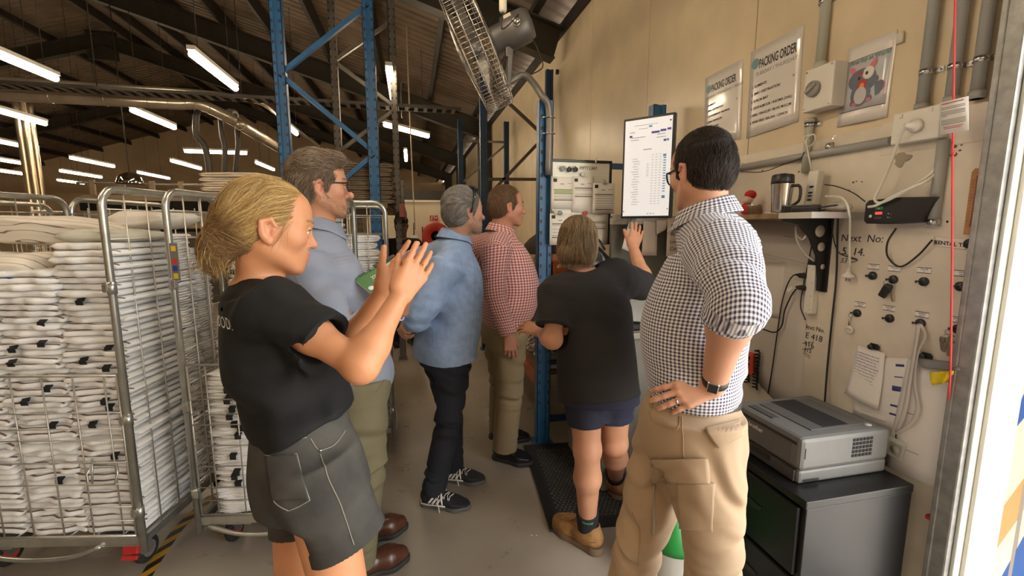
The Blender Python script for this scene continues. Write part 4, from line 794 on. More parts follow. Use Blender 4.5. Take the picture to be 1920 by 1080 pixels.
# cords and the lower power board
def cord(label, pts, r, m, x=LX, name='cord', off=.010, cat='cord', group=None): b = MB(); b.tube(smooth_path([wp(*p[:2], (p[2] if len(p) > 2 else off), x) for p in pts], 7), r, 7); return tag(b.build(name, m), label, cat, group)
cord('white cord looping from the outlet down to the white junction beside the charger', [(1712, 232, .07), (1690, 250, .07), (1672, 300, .05), (1650, 350, .06), (1640, 372, .07), (1652, 380, .07), (1690, 362, .066), (1740, 330, .03), (1755, 312, .012)], .0052, M_cordw)
cord('white cord sagging from the charger up behind the short conduit', [(1628, 388, .07), (1645, 384, .072), (1690, 360, .07), (1735, 340, .045), (1758, 322, .012)], .005, M_cordw)
cord('black cable hanging in a loop below the charger', [(1680, 428, .03), (1664, 455, .02), (1665, 482, .015), (1688, 500, .012), (1720, 480, .012), (1748, 450, .015)], .0034, M_cordb)
cord('long black double cable falling from the shelf to the printer', [(1572, 396, .06), (1570, 440, .02), (1568, 520, .012), (1560, 600, .010), (1552, 680, .012), (1546, 758, .03)], .0042, M_cordb)
cord('thin black cable from the shelf trailing past the writing to a loop', [(1562, 396, .06), (1560, 430, .02), (1570, 470, .014), (1590, 482, .012), (1606, 487, .012)], .0022, M_cordb)
cord('thin black lead dropping from behind the bracket to the lower power board', [(1524, 452, .012), (1512, 510, .012), (1501, 570, .012), (1510, 600, .006)], .0026, M_cordb)
cord('black cable hanging from the lower power board to behind the printer', [(1508, 512, .03), (1484, 520, .02), (1468, 560, .014), (1458, 620, .012), (1448, 690, .012), (1440, 738, .012)], .0030, M_cordb)
cord('black cable with white tag sweeping from the power board to the left', [(1510, 538, .03), (1490, 545, .03), (1472, 580, .02), (1466, 610, .02), (1452, 623, .02), (1425, 615, .02)], .0036, M_cordb)
b = MB(); p = wp(1481, 542, .034, LX); b.box(p, (.004, .036, .016), rotm((1, 0, 0), -.7), .001); tag(b.build('cable_tag', M_whitep), 'white paper tag wrapped round the sweeping black cable', 'tag')
cord('white extension lead hanging from the shelf with its plug dangling', [(1548, 368, .10), (1580, 372, .10), (1592, 400, .09), (1593, 440, .04), (1593, 500, .02)], .0046, M_cordw)
t = thing('hanging_plug', 'white round plug dangling on its lead below the shelf', 'plug', wp(1591, 515, .02, LX)); b = MB(); p = wp(1592, 500, .02, LX); b.lathe([(.0055, 0), (.008, -.020), (.012, -.030), (.024, -.036), (.024, -.044), (.014, -.048), (.0001, -.048)], p, None, 20); b.build('body', M_cordw, t); b = MB(); [b.bx(p[0]-.001, p[0]+.001, p[1]+d-.004, p[1]+d+.004, p[2]-.062, p[2]-.047) for d in (-.007, .007)]; b.build('pin', M_steel, t)
cord('white cord looped under the shelf into the lower power board', [(1508, 412, .10), (1514, 430, .10), (1506, 448, .10), (1494, 440, .10), (1492, 424, .10), (1494, 450, .09), (1510, 476, .05), (1527, 490, .03)], .0042, M_cordw)
cord('bundle of white cord tied round the short pale conduit', [(1522, 252, .04), (1508, 258, .045), (1514, 274, .045), (1528, 266, .045), (1526, 252, .045), (1512, 262, .05), (1516, 290, .045), (1522, 320, .04)], .0036, M_cordw, WALL)
cord('thin black cable clipped along the underside of the level conduit', [(1390, 322, .03), (1430, 322, .04), (1470, 308, .045), (1500, 297, .04), (1508, 285, .04)], .0022, M_cordb, WALL); cord('black cable from the phone charger plug to the power board', [(1546, 346, .07), (1570, 350, .06), (1600, 362, .05), (1622, 378, .06)], .0024, M_cordb)
t = thing('power_board', 'white power board mounted upright on the wall under the bracket', 'power board', wp(1527, 540, x=LX)); yk = wp(1528, 540, x=LX)[1]; z1, z0 = wp(1528, 496, x=LX)[2], wp(1528, 588, x=LX)[2]; b = MB(); b.bx(LX-.032, LX, yk-.022, yk+.022, z0, z1, .004); b.build('body', M_whitep, t); b = MB(); b.bx(LX-.031, LX-.001, yk-.021, yk+.021, z1-.001, z1+.022, .003); b.build('end_cap', M_blackp, t); b = MB(); [b.cyl((LX-.0322, yk-.012, z), (LX-.0330, yk-.012, z), .003, 8) for z in np.linspace(z0+.02, z1-.02, 4)]; b.build('screw', M_galv, t)
for k, py in enumerate((517, 540)): b = MB(); p = wp(1508, py, .02, LX); b.box(p+WU*.0, (.034, .046, .024), None, .006); b.tube([p-WU*.02, p-WU*.045], .006, 8); tag(b.build('power_plug', M_blackp), 'black plug in the wall power board, '+('upper' if k == 0 else 'lower')+' of the two', 'plug')
t = thing('wall_plug', 'white plug with black cap at the left end of the level conduit', 'plug', wp(1383, 312)); b = MB(); p = wp(1386, 312, .03); b.box(p, (.04, .04, .036), None, .008); b.build('body', M_cordw, t); b = MB(); b.box(p-WU*.026, (.03, .026, .042), None, .006); b.build('cap', M_blackp, t)
b = MB(); p = wp(1688, 300, .0008, LX); rg = np.random.default_rng(2); b.prism([(.030*math.cos(a)*(1+.35*math.sin(3*a+1)), .026*math.sin(a)*(1+.3*math.cos(4*a))) for a in np.linspace(0, 2*math.pi, 25)[:-1]], .0005, wp(1690, 298, .0001, LX), WU, WV); tag(b.build('glue_mark', mat('glue_grey', (.34, .29, .23), .7)), 'grey glue mark on the wall under the outlet box', 'mark')
b = MB(); [b.prism([(r*math.cos(a), r*.7*math.sin(a)) for a in np.linspace(0, 2*math.pi, 9)[:-1]], .0004, wp(x, y, .0001, LX), WU, WV) for x, y, r in ((1600, 342, .006), (1606, 340, .004), (1616, 341, .004), (1592, 357, .005), (1498, 322, .006), (1430, 320, .006), (1740, 270, .006), (1790, 275, .008), (1800, 282, .005), (1788, 290, .012), (1803, 272, .004))]; tag(b.build('dirt_marks', mat('dirt', (.13, .10, .08), .8)), None, None, None, 'structure')
# pendant control on its coiled cord
t = thing('pendant_control', 'red handheld control with three black buttons and coiled black cord on the wall', 'remote control', wp(1408, 690, x=LX)); p = wp(1408, 682, .03, LX); b = MB(); b.box(p, (.035, .044, .125), rotm((1, 0, 0), -.06), .012); b.build('body', mat('orange_red', (.62, .08, .03), .4), t)
for k in (-1, 0, 1): b = MB(); b.lathe([(.011, 0), (.011, .006), (.0001, .008)], p+WV*.035*k+WN*.017, np.column_stack([WU, WV, WN]), 16); b.build('button', M_blackp, t)
b = MB(); hel = [p+WU*(.040+.012*math.cos(a))+WV*(.09-.22*a/75)+WN*(.012*math.sin(a)) for a in np.linspace(0, 75, 260)]; b.tube(hel, .0045, 6); hel2 = [p+WU*(-.030+.012*math.cos(a))+WV*(.04-.16*a/60)+WN*(-.008+.010*math.sin(a)) for a in np.linspace(0, 60, 200)]; b.tube(hel2, .0045, 6); b.build('coiled_cord', M_cordb, t)
# filing cabinet and printer
CX0, CX1, CY0, CY1, CZ = 1.305, 1.775, 1.15, 1.62, .612
M_cab = mat('black_cabinet', (.006, .006, .0065), .34, var=.4, vscale=7, spec=.5); M_cabd = mat('black_drawer', (.006, .006, .0065), .42, spec=.4)
t = thing('filing_cabinet', 'black two drawer steel filing cabinet under the printer', 'cabinet', (CX0, CY0, 0))
b = MB(); b.bx(CX0, CX1, CY0, CY1, .01, CZ-.03, .003); b.bx(CX0-.008, CX1, CY0-.004, CY1+.004, CZ-.03, CZ, .004); b.build('body', M_cab, t)
for z0, z1 in ((.315, .575), (.035, .300)):
    b = MB(); b.bx(CX0-.016, CX0, CY0+.02, CY1-.02, z0, z1, .005); d = b.build('drawer', M_cabd, t); b = MB(); yc = CY0+.24; zc = (z0+z1)/2+.035; b.prism([(.065*math.cos(a), -.012+.020*math.sin(a) if math.sin(a) < 0 else .004*math.sin(a)-.012) for a in np.linspace(0, 2*math.pi, 25)[:-1]], .003, (CX0-.0155, yc, zc), WU, WV); b.tube(arc((CX0-.018, yc, zc-.012), .066, 0, math.pi, WU, WV*.10, 10), .004, 6); b.build('recessed_handle', M_blackp, d)
PX0, PX1, PY0, PY1, PZ = 1.352, 1.760, 1.235, 1.590, CZ+.001
M_pg = mat('printer_grey', (.12, .12, .115), .45, var=.05, vscale=20); M_pd = mat('printer_dark', (.05, .05, .05), .45)
t = thing('printer', 'grey laser printer standing on the black filing cabinet', 'printer', (PX0, PY0, PZ)); H_ = .178
b = MB(); b.bx(PX0, PX1, PY0, PY1, PZ+.05, PZ+H_, .016); b.bx(PX0+.004, PX1, PY0+.004, PY1-.004, PZ, PZ+.052, .010); b.build('body', M_pg, t)
b = MB(); b.bx(PX0+.09, PX1-.06, PY0+.05, PY1-.05, PZ+H_, PZ+H_+.004, .002); b.build('top_cover', mat('printer_top', (.075, .075, .072), .5), t); b = MB(); b.bx(PX0+.155, PX1-.135, PY0+.06, PY1-.045, PZ+H_+.0035, PZ+H_+.0052); b.build('output_slot', mat('slot_black', (.006, .006, .007), .8), t)
b = MB(); b.box((PX0+.048, PY0+.235, PZ+H_+.002), (.035, .13, .004), None, .001); b.build('control_strip', M_pd, t); b = MB(); b.lathe([(.014, 0), (.014, .003), (.0001, .003)], (PX1-.06, PY0+.045, PZ+H_), None, 18); b.build('power_button', mat('button_grey', (.42, .42, .40), .4), t)
b = MB(); b.bx(PX0-.0025, PX0+.001, PY0+.045, PY1-.03, PZ+.062, PZ+.140, .002); b.build('manual_feed_door', mat('printer_front', (.09, .09, .087), .45), t); b = MB(); b.bx(PX0-.0025, PX0+.002, PY0+.02, PY1-.02, PZ+.146, PZ+.156); b.bx(PX0-.001, PX0+.004, PY0+.01, PY1-.02, PZ+.053, PZ+.0555); b.build('seam_line', M_blackp, t)
b = MB(); b.bx(PX0-.003, PX0+.006, PY0+.02, PY1-.02, PZ+.004, PZ+.048, .003); tr = b.build('paper_tray', M_pd, t); b = MB(); b.bx(PX0-.0045, PX0-.001, PY0+.13, PY0+.23, PZ+.026, PZ+.047); b.build('tray_recess', M_blackp, tr)
b = MB(); b.text('brother', (PX0-.003, PY1-.10, PZ+.118), WU, WV, .026, 'LEFT', .0004, wide=.95); b.build('lettering', mat('silver_print', (.62, .62, .60), .4), t)
M_vent = mat('vent_black', (.008, .008, .008), .8); b = MB(); [b.box((PX0+.236+.016*i, PY0-.0008, PZ+.088+.0155*j), (.0105, .003, .0105)) for i in range(6) for j in range(5)]; b.build('vent_grille', M_vent, t); b = MB(); [b.box((PX0+.055, PY0-.0004, PZ+.010+.004*k), (.07, .002, .0015)) for k in range(3)]; b.bx(PX0+.018, PX0+.020, PY0-.0015, PY0+.001, PZ+.10, PZ+.14); b.build('side_slits', M_vent, t)
b = MB(); b.bx(PX1-.002, PX1+.02, PY0+.05, PY0+.11, PZ+.10, PZ+.125, .003); b.build('rear_clip', M_blackp, t)
# green bag in a white bin on the floor
gp = at(1262, 1000, 1.95)*np.array([1, 1, 0]); t = thing('waste_bin', 'white plastic bin with a green liner bag behind the cargo trousers', 'bin', gp)
b = MB(); b.lathe([(.0001, 0), (.095, 0), (.10, .01), (.125, .235), (.128, .24), (.122, .24), (.098, .012), (.0001, .012)], gp); b.build('tub', mat('white_tub', (.66, .66, .62), .4), t)
b = MB(); rg = np.random.default_rng(3); pr = [(.129, .19), (.131, .215), (.130, .245), (.112, .29), (.085, .34), (.05, .385), (.015, .405), (.0001, .406)]; b.lathe(pr, gp, None, 36); b.v = [tuple(np.array(v)+np.array([math.cos(math.atan2(v[1]-gp[1], v[0]-gp[0])*7), math.sin(math.atan2(v[1]-gp[1], v[0]-gp[0])*7), .5*math.sin(math.atan2(v[1]-gp[1], v[0]-gp[0])*5)])*.008*min(1, (v[2]-.16)*8)) for v in b.v]; b.build('liner_bag', mat('green_bag', (.02, .26, .05), .45), t)
# ---------------------------------------------------------------- work station at the near rack frame
T1, B1 = at(1163, 229, 2.66), at(1170, 410, 2.64); T2 = at(1262, 212, 2.47); B2 = at(1262, 408, 2.47)
zt_, zb_ = (T1[2]+T2[2])/2, (B1[2]+B2[2])/2; L0 = np.array([*((T1+B1)/2)[:2], 0]); R0 = np.array([*((T2+B2)/2)[:2], 0]); MU = unit3(R0-L0); MN = np.cross(MU, WV); mw = np.linalg.norm(R0-L0); mh = zt_-zb_; mc = (L0+R0)/2+WV*(zt_+zb_)/2
Rm = np.column_stack([MU, MN*-1, WV]); t = thing('monitor', 'tall portrait monitor showing a white web page, hung at the rack frame', 'monitor', mc)
b = MB(); b.box(mc-MN*.018, (mw, .034, mh), Rm, .004); b.build('case', M_blackp, t)
b = MB(); b.box(mc-MN*.0002, (mw-.026, .002, mh-.028), Rm); s_ = b.build('screen', mat('screen_white', (.8, .82, .86), .2, emit=(.90, .94, 1.0, .34)), t)
def scr(name, m, items):
    b = MB()
    for (u, v, w, h) in items: b.box(mc+MU*((u-.5)*(mw-.026))+WV*((.5-v)*(mh-.028))+MN*.0016, (w*(mw-.026), .0008, h), Rm)
    b.build(name, m, s_)
scr('page_button', mat('ui_purple', (.10, .09, .38), .4), [(.66, .145, .17, .012), (.82, .135, .12, .012), (.94, .128, .08, .012), (.13, .165, .06, .012), (.86, .235, .055, .012)])
scr('page_badge', mat('ui_blue', (.12, .40, .68), .4), [(.55, .08, .07, .010), (.92, .233, .05, .012), (.87, .385, .065, .014), (.875, .805, .065, .016)]+[(.875, .41+.026*k, .055, .006) for k in range(14)])
scr('page_text', mat('ui_grey', (.46, .48, .52), .4), [(.5, .31, .18, .006), (.16, .125, .12, .005), (.30, .18, .30, .004), (.22, .205, .18, .004), (.78, .17, .18, .004), (.78, .2, .2, .004), (.4, .095, .2, .003), (.45, .06, .5, .003)]+[(.24+.01*((k*7) % 5), .40+.0265*k, .10+.02*((k*3) % 4), .0032) for k in range(19)]+[(x, .37+.0265*k, .04, .003) for x in (.62, .70, .78) for k in range(20)]+[(.52, .46+.02*k, .05, .003) for k in range(7)])
scr('page_icon', M_ink, [(.96, .045, .03, .008), (.02, .95, .02, .006), (.56, .975, .02, .005), (.62, .975, .02, .005), (.68, .975, .02, .005), (.97, .93, .02, .006)])
b = MB(); q = mc-MN*.05; b.box(q, (.12, .03, .12), Rm, .004); b.tube([q-MN*.01, np.array([XR1, F1-.05, q[2]])], .02, 10); b.build('mount_arm', M_blackp, t)
# second short blue post that carries the monitor
p0 = ony(1215, 300, F1-.10)
# whiteboard hung on the frame, facing the aisle
YW = F1-.062; tl, br = ony(1031, 298, YW), ony(1145, 458, YW); tr_ = ony(1147, 303, YW)
U2, V2, N2 = np.array([1., 0, 0]), WV, np.array([0, -1., 0]); R2 = np.column_stack([U2, -N2, V2]); ww, hh = tr_[0]-tl[0], tl[2]-br[2]; wc = np.array([tl[0]+ww/2, YW, tl[2]-hh/2])
t = thing('whiteboard', 'small black framed whiteboard covered with order sheets beside the monitor', 'whiteboard', wc); b = MB(); b.box(wc+N2*.002, (ww-.02, .006, hh-.02), R2); pnl = b.build('panel', mat('board_white', (.76, .76, .69), .25), t)
b = MB()
for s in (-1, 1): b.box(wc+U2*s*(ww/2-.009), (.018, .02, hh), R2, .003); b.box(wc+V2*s*(hh/2-.009), (ww, .02, .018), R2, .003)
b.build('frame', M_blackp, t); b = MB(); b.text('LINEN  CART    EMPTY CART', wc+N2*.006-U2*(ww/2-.05)+V2*(hh/2-.062), U2, V2, .030, 'LEFT', .0003, .15, .72); b.build('heading', M_pen, pnl)
b = MB(); b.cyl(wc+U2*.10+V2*(hh/2-.02)+N2*.01, wc+U2*.10+V2*(hh/2+.012)+N2*.01, .006, 8); b.build('white_peg', M_whitep, t)
YQ = YW-.010
def board_sheet(label, tl_, br_, yoff, rows, logo=True, tint=None):
    a, c2 = ony(*tl_, YQ-yoff), ony(*br_, YQ-yoff); b = MB(); w_, h_ = c2[0]-a[0], a[2]-c2[2]
    P = [[a+U2*w_*u-V2*h_*v+N2*(.004*math.sin(math.pi*u)*v) for u in np.linspace(0, 1, 5)] for v in np.linspace(0, 1, 5)]; b.sheet(P, .0008, N2); o = tag(b.build('order_sheet', mat('order_paper', (.82, .80, .76), .8)), label, 'paper')
    def bar(nm, m, items):
        b = MB()
        for (u0, u1, v, h) in items: b.box(a+U2*w_*(u0+u1)/2-V2*h_*v+N2*(.004*math.sin(math.pi*(u0+u1)/2)*v+.0012), (w_*(u1-u0), .0006, h), R2)
        b.build(nm, m, o)
    if logo: bar('logo', M_ink, [(.08, .24, .11, .022)])
    bar('print', M_inkg, [(.38, .55, .22, .006), (.7, .9, .20, .003)]+[(.12, .92, v, .003) for v in rows])
    bar('rule', mat('rule_brown', (.16, .11, .09), .6), [(.10, .92, rows[0]-.05, .006), (.10, .92, min(.95, rows[-1]+.06), .006)])
    if tint: bar('tinted_rows', mat('pale_green', (.42, .52, .28), .8), tint)
    return o
board_sheet('order sheet with a green tinted row at the left of the whiteboard', (1034, 331), (1076, 392), .002, (.45, .52, .6, .66), True, [(.12, .92, .47, .030)])
board_sheet('order sheet in the middle of the whiteboard with two brown rules', (1074, 330), (1112, 398), .005, (.38, .50), True)
board_sheet('order sheet with grey table rows overlapping the right frame of the whiteboard', (1112, 343), (1151, 401), .008, (.42, .5, .58, .66, .74, .8), True)
board_sheet('order sheet at the lower left of the whiteboard under the grey magnet', (1031, 400), (1072, 459), .005, (.38, .5, .6, .7), True)
board_sheet('blank lower sheet of the whiteboard behind the fair head', (1074, 402), (1139, 459), .003, (.3, .4), False)
for px, py, col, lab in ((1055, 317, (.25, .30, .33), 'grey hexagonal magnet at the top of the whiteboard'), (1067, 318, (.02, .02, .022), 'black magnet left of its twin at the top of the whiteboard'), (1079, 318, (.021, .02, .022), 'black magnet farthest right at the top of the whiteboard'), (1050, 399, (.22, .27, .30), 'grey hexagonal magnet on the lower left order sheet'), (1097, 400, (.50, .08, .05), 'red hexagonal magnet above the fair haired woman'), (1093, 327, (.55, .55, .5), 'clear round magnet on the middle order sheet'), (1132, 341, (.55, .55, .5), 'clear round magnet on the right order sheet'), (1042, 398, (.56, .54, .4), 'cream round magnet beside the lower grey one')):
    p = ony(px, py, YQ-.010); b = MB(); n_ = 6 if 'hex' in lab else 20; b.lathe([(.0165, 0), (.0165, .006), (.014, .008), (.0001, .008)], p, np.column_stack([U2, V2, N2]), n_); tag(b.build('magnet', mat('magnet_%d' % int(col[0]*1000), col, .35)), lab, 'magnet')
# bench: steel counter with a dark screen, clipboard, bag
M_bench = mat('bench_grey', (.27, .26, .225), .5, var=.1, vscale=5); t = thing('work_bench', 'grey steel counter below the monitor', 'bench', (1.45, 2.5, 0))
b = MB(); b.bx(1.035, 1.80, 2.22, 2.78, .02, .93, .006); b.build('body', M_bench, t); b = MB(); b.bx(1.0, 1.815, 2.18, 2.80, .93, .965, .006); b.build('top', mat('bench_top', (.34, .32, .27), .5), t); b = MB(); b.bx(1.03, 1.035, 2.26, 2.5, .62, .80); b.build('black_slot', M_blackp, t)
b = MB(); b.bx(1.30, 1.80, 2.74, 2.775, .966, 1.62, .004); tag(b.build('back_panel', mat('olive_grey', (.12, .12, .10), .6, var=.1, vscale=4)), 'dark olive grey back panel standing on the counter behind the papers', 'panel')
P = at(1225, 560, 2.36); t = thing('clipboard', 'dark clipboard with a white sheet lying on the counter beside the checked shirt', 'clipboard', (1.36, 2.40, .97)); Rq = rotm((0, 0, 1), -.5)@rotm((1, 0, 0), .35); cc = np.array([1.335, 2.40, 1.055]); b = MB(); b.box(cc, (.23, .31, .004), Rq, .001); b.build('board', M_blackp, t); b = MB(); b.box(cc+Rq@np.array([0, -.012, .004]), (.205, .27, .002), Rq); b.build('sheet', mat('bluish_paper', (.50, .54, .56), .7), t); b = MB(); b.box(cc+Rq@np.array([0, .14, .007]), (.10, .02, .010), Rq, .003); b.build('clip', M_steel, t)
t = thing('document_tray', 'black plastic tray on the counter propping up the clipboard', 'tray', (1.22, 2.36, .966)); b = MB(); b.bx(1.06, 1.42, 2.24, 2.56, .966, .972); b.bx(1.06, 1.066, 2.24, 2.56, .966, 1.03); b.bx(1.414, 1.42, 2.24, 2.56, .966, 1.03); b.bx(1.06, 1.42, 2.24, 2.246, .966, 1.0); b.bx(1.06, 1.42, 2.554, 2.56, .966, 1.05); b.build('shell', M_blackp, t); b = MB(); b.bx(1.07, 1.40, 2.25, 2.55, .973, .985); b.build('papers', M_paper, t)
def hung(name, label, tl_, bl_, br_, tr2, y, m, cat='paper', txt=None):
    c = [ony(*q, y) for q in (tl_, bl_, br_, tr2)]; P = [[bil(c, u, v)+N2*(.006*math.sin(u*3)*v) for u in np.linspace(0, 1, 6)] for v in np.linspace(0, 1, 6)]; b = MB(); b.sheet(P, .0008, N2); o = tag(b.build(name, m), label, cat)
    if txt:
        b = MB(); [b.text(s, bil(c, .12, v)+N2*.008, U2, V2, .034, 'LEFT', .0003, .2) for s, v in txt]; b.build('handwriting', M_pen, o)
    return o
YH = 2.66
M_pap2 = mat('warm_paper', (.60, .52, .46), .8)
b = MB(); a = ony(1155, 412, YH+.02); b.bx(a[0]-.03, 1.80, YH+.01, YH+.05, a[2]-.03, a[2]+.012, .003); tag(b.build('paper_rail', mat('rail_grey', (.40, .37, .33), .5)), 'pale rail below the monitor that the paper slips hang from', 'rail')
hung('paper_slip', 'pink white paper slip hanging right of the raised hand', (1207, 414), (1203, 479), (1231, 479), (1233, 418), YH, M_pap2); hung('paper_slip', 'short folded paper slip hanging from the rail beside the long note', (1231, 413), (1231, 440), (1248, 430), (1254, 412), YH-.01, M_pap2); hung('note_strip', 'long handwritten note strip hanging behind the checked shirt', (1252, 408), (1249, 481), (1285, 483), (1286, 405), YH-.02, M_pap2, 'paper', [('Temps', .26), ('Ring', .46), ('Linen', .66), ('Ctn', .84)])
hung('paper_slip', 'crumpled grey paper hanging under the left corner of the monitor', (1148, 402), (1150, 416), (1180, 412), (1176, 402), YH-.01, mat('grey_paper', (.36, .33, .30), .8)); hung('paper_slip', 'white paper slip mostly hidden behind the raised hand, its corner showing below the wrist', (1180, 413), (1166, 466), (1180, 472), (1192, 413), YH-.012, M_paper)
b = MB(); b.box(ony(1253, 407, YH-.03), (.03, .02, .014), None, .004); tag(b.build('yellow_peg', mat('peg_yellow', (.50, .48, .06), .5)), 'yellow green peg on top of the long note strip', 'peg')
b = MB(); b.box(ony(1186, 418, 2.50), (.035, .03, .075), rotm((0, 1, 0), .06), .006); tag(b.build('plastic_cup', mat('cup_grey', (.30, .34, .32), .3, alpha=.8)), 'small grey clear cup just above the raised fingertips', 'cup')
t = thing('black_bag', 'crumpled black bag hanging in the dark below the whiteboard', 'bag', (1.12, 2.80, 1.2)); b = MB(); rg = np.random.default_rng(9); b.sph((1.16, 2.72, 1.22), (.19, .09, .20), None, 30); b.v = [tuple(np.array(v)+.014*np.array([math.sin(v[2]*40+v[0]*20), math.sin(v[0]*46+v[2]*23), math.sin(v[0]*33)])) for v in b.v]; b.build('bag_body', mat('black_film', (.010, .010, .011), .28, bump=.5, bscale=30), t); b = MB(); b.tube(smooth_path([(1.06, 2.73, 1.40), (1.10, 2.80, 1.47), (1.22, 2.80, 1.47), (1.25, 2.73, 1.40)], 5), .008, 6); b.build('handle', M_blackp, t)
# things on the orange shelf behind the red check shirt
ob = thing('storage_crate', 'orange plastic crate on the waist high rack shelf', 'crate', (1.25, 3.35, 1.06)); b = MB(); b.bx(1.02, 1.48, 3.15, 3.55, 1.061, 1.067)
for x in (1.02, 1.474): b.bx(x, x+.006, 3.15, 3.55, 1.061, 1.30)
for y in (3.15, 3.544): b.bx(1.02, 1.48, y, y+.006, 1.061, 1.30)
b.bx(1.01, 1.49, 3.14, 3.56, 1.29, 1.302); b.build('shell', mat('crate_orange', (.50, .11, .03), .5), ob)
b = MB(); b.sph((1.30, 4.1, 1.30), (.24, .20, .235), None, 26); b.v = [tuple(np.array(v)+.02*np.array([math.sin(v[2]*22), math.sin(v[0]*25), 0])) for v in b.v]; tag(b.build('dark_bundle', mat('dark_bundle', (.055, .045, .035), .9)), 'dark brown cloth bundle on the rack shelf behind the red check shirt', 'bundle')
b = MB(); b.box((1.02, 4.6, 1.22), (.10, .12, .32), rotm((0, 1, 0), .12), .02); tag(b.build('orange_bottle', mat('bottle_orange', (.75, .14, .02), .4)), 'bright orange container at the front of the rack shelf', 'container')
b = MB(); b.box((.98, 4.35, 1.20), (.09, .09, .26), None, .02); tag(b.build('white_bottle', mat('bottle_white', (.66, .64, .60), .4)), 'white container beside the bright orange one on the rack shelf', 'container')
b = MB(); b.bx(1.0, 1.6, 3.6, 3.9, 1.061, 1.30, .01); tag(b.build('cardboard_box', mat('cardboard', (.36, .25, .15), .8, var=.1)), 'cardboard box on the waist high rack shelf behind the crate', 'box')
# rubber mat under the woman at the board
q = [onz(*p, 0) for p in ((984, 836), (1030, 998), (1180, 976), (1100, 830))]; mo = np.array([.66, 1.84, 0]); t = thing('floor_mat', 'black rubber anti fatigue mat with round studs on the concrete', 'mat', mo)
a0 = onz(1031, 998, 0); a1 = onz(983, 838, 0); e1 = unit3(a1-a0); e2 = np.array([e1[1], -e1[0], 0]); Lm = np.linalg.norm(a1-a0); Wm = .62
b = MB(); b.prism([(0, 0), (Lm, 0), (Lm, -Wm), (0, -Wm)][::-1], .012, a0+np.array([0, 0, .001]), e1, np.cross(WV, e1)); b.build('slab', mat('mat_rubber', (.018, .017, .016), .6), t)
b = MB()
for s0, s1, w0, w1 in ((0, .06, 0, Wm), (Lm-.05, Lm, 0, Wm), (.06, Lm-.05, 0, .05), (.06, Lm-.05, Wm-.05, Wm)): b.box(a0+e1*(s0+s1)/2+e2*(w0+w1)/2+WV*.0135, (s1-s0, w1-w0, .004), np.column_stack([e1, np.cross(WV, e1), WV]), .0015)
b.build('border', mat('mat_border', (.012, .011, .011), .55), t)
b = MB(); i = 0
s = .085
while s < Lm-.07:
    w_ = .075+(.0125 if i % 2 else 0)
    while w_ < Wm-.065: b.lathe([(.0085, 0), (.0075, .0035), (.0001, .004)], a0+e1*s+e2*w_+WV*.0128, None, 7); w_ += .025
    s += .022; i += 1
b.build('studs', mat('mat_stud', (.055, .048, .040), .5), t)
# ---------------------------------------------------------------- fan, ducts, far machines, signs, floor tape
M_fan = mat('fan_chrome', (.55, .53, .50), .25, metal=.9); M_fang = mat('fan_grey', (.16, .155, .15), .4, metal=.4)
fc = at(894, 93, 2.9); ax = unit3(np.array([-.87, .26, -.40])); fr = frame(ax); Rf = np.column_stack(fr); t = thing('wall_fan', 'large grey industrial fan with wire cage, bracketed to the blue rack post', 'fan', fc)
Rr = .385; b = MB()
for (r, z) in ((Rr, .085), (Rr, -.085), (Rr*.99, .03), (Rr*.99, -.03), (Rr*.55, .105), (.10, .115)): b.tube([fc+Rf@np.array([r*math.cos(a), r*math.sin(a), z]) for a in np.linspace(0, 2*math.pi, 49)[:-1]], .003 if r > .2 else .005, 6, closed=True)
gd = b.build('guard_ring', M_fan, t); b = MB()
for k in range(84):
    a = 2*math.pi*k/84; d = np.array([math.cos(a), math.sin(a), 0])
    for sgn in (1, -1): b.tube([fc+Rf@(d*.10+np.array([0, 0, .115*sgn])), fc+Rf@(d*Rr*.55+np.array([0, 0, .105*sgn])), fc+Rf@(d*Rr*.96+np.array([0, 0, .095*sgn])), fc+Rf@(d*Rr*1.005+np.array([0, 0, .08*sgn])), fc+Rf@(d*Rr*1.01)], .0017, 4)
b.build('guard_wires', M_fan, gd)
b = MB()
for k in range(3):
    a0 = 2*math.pi*k/3; P = []
    for r in np.linspace(.05, .33, 6): P.append([fc+Rf@np.array([r*math.cos(a0+w), r*math.sin(a0+w), .035*math.sin(w*2.2)]) for w in np.linspace(-.42, .42, 6)])
    b.sheet(P, .003, ax)
b.build('blades', mat('fan_blade', (.30, .29, .28), .4, metal=.6), t); b = MB(); b.lathe([(.0001, -.05), (.06, -.045), (.06, .045), (.0001, .05)], fc, Rf, 20); b.build('hub', M_fang, t)
mb = fc-ax*.11; b = MB(); b.lathe([(.075, 0), (.085, -.02), (.085, -.09), (.105, -.10), (.105, -.24), (.085, -.275), (.0001, -.28)], mb, Rf, 28); mo = b.build('motor', M_fang, t)
sd = unit3(np.cross(ax, WV)); sd = sd if sd[1] < 0 else -sd; b = MB(); pk = mb-ax*.18+sd*.105; Rk = np.column_stack(frame(sd)); b.lathe([(.028, 0), (.028, .008), (.020, .010), (.020, .004), (.0001, .004)], pk, Rk, 18); b.build('switch_knob', M_fan, mo); b = MB(); b.box(mb-ax*.12+sd*.085+WV*.058, (.05, .004, .05), np.column_stack([ax, sd, np.cross(ax, sd)])); b.build('rating_plate', mat('cream_plate', (.62, .56, .42), .5), mo)
b = MB(); jb = mb-ax*.12-WV*.11; b.box(jb, (.05, .05, .08), None, .006); b.box(jb-WV*.12, (.03, .06, .20), rotm((0, 1, 0), .06), .006); b.tube([jb+WV*.02, jb-ax*.10+WV*.02], .006, 7); b.build('tilt_bracket', M_fang, t)
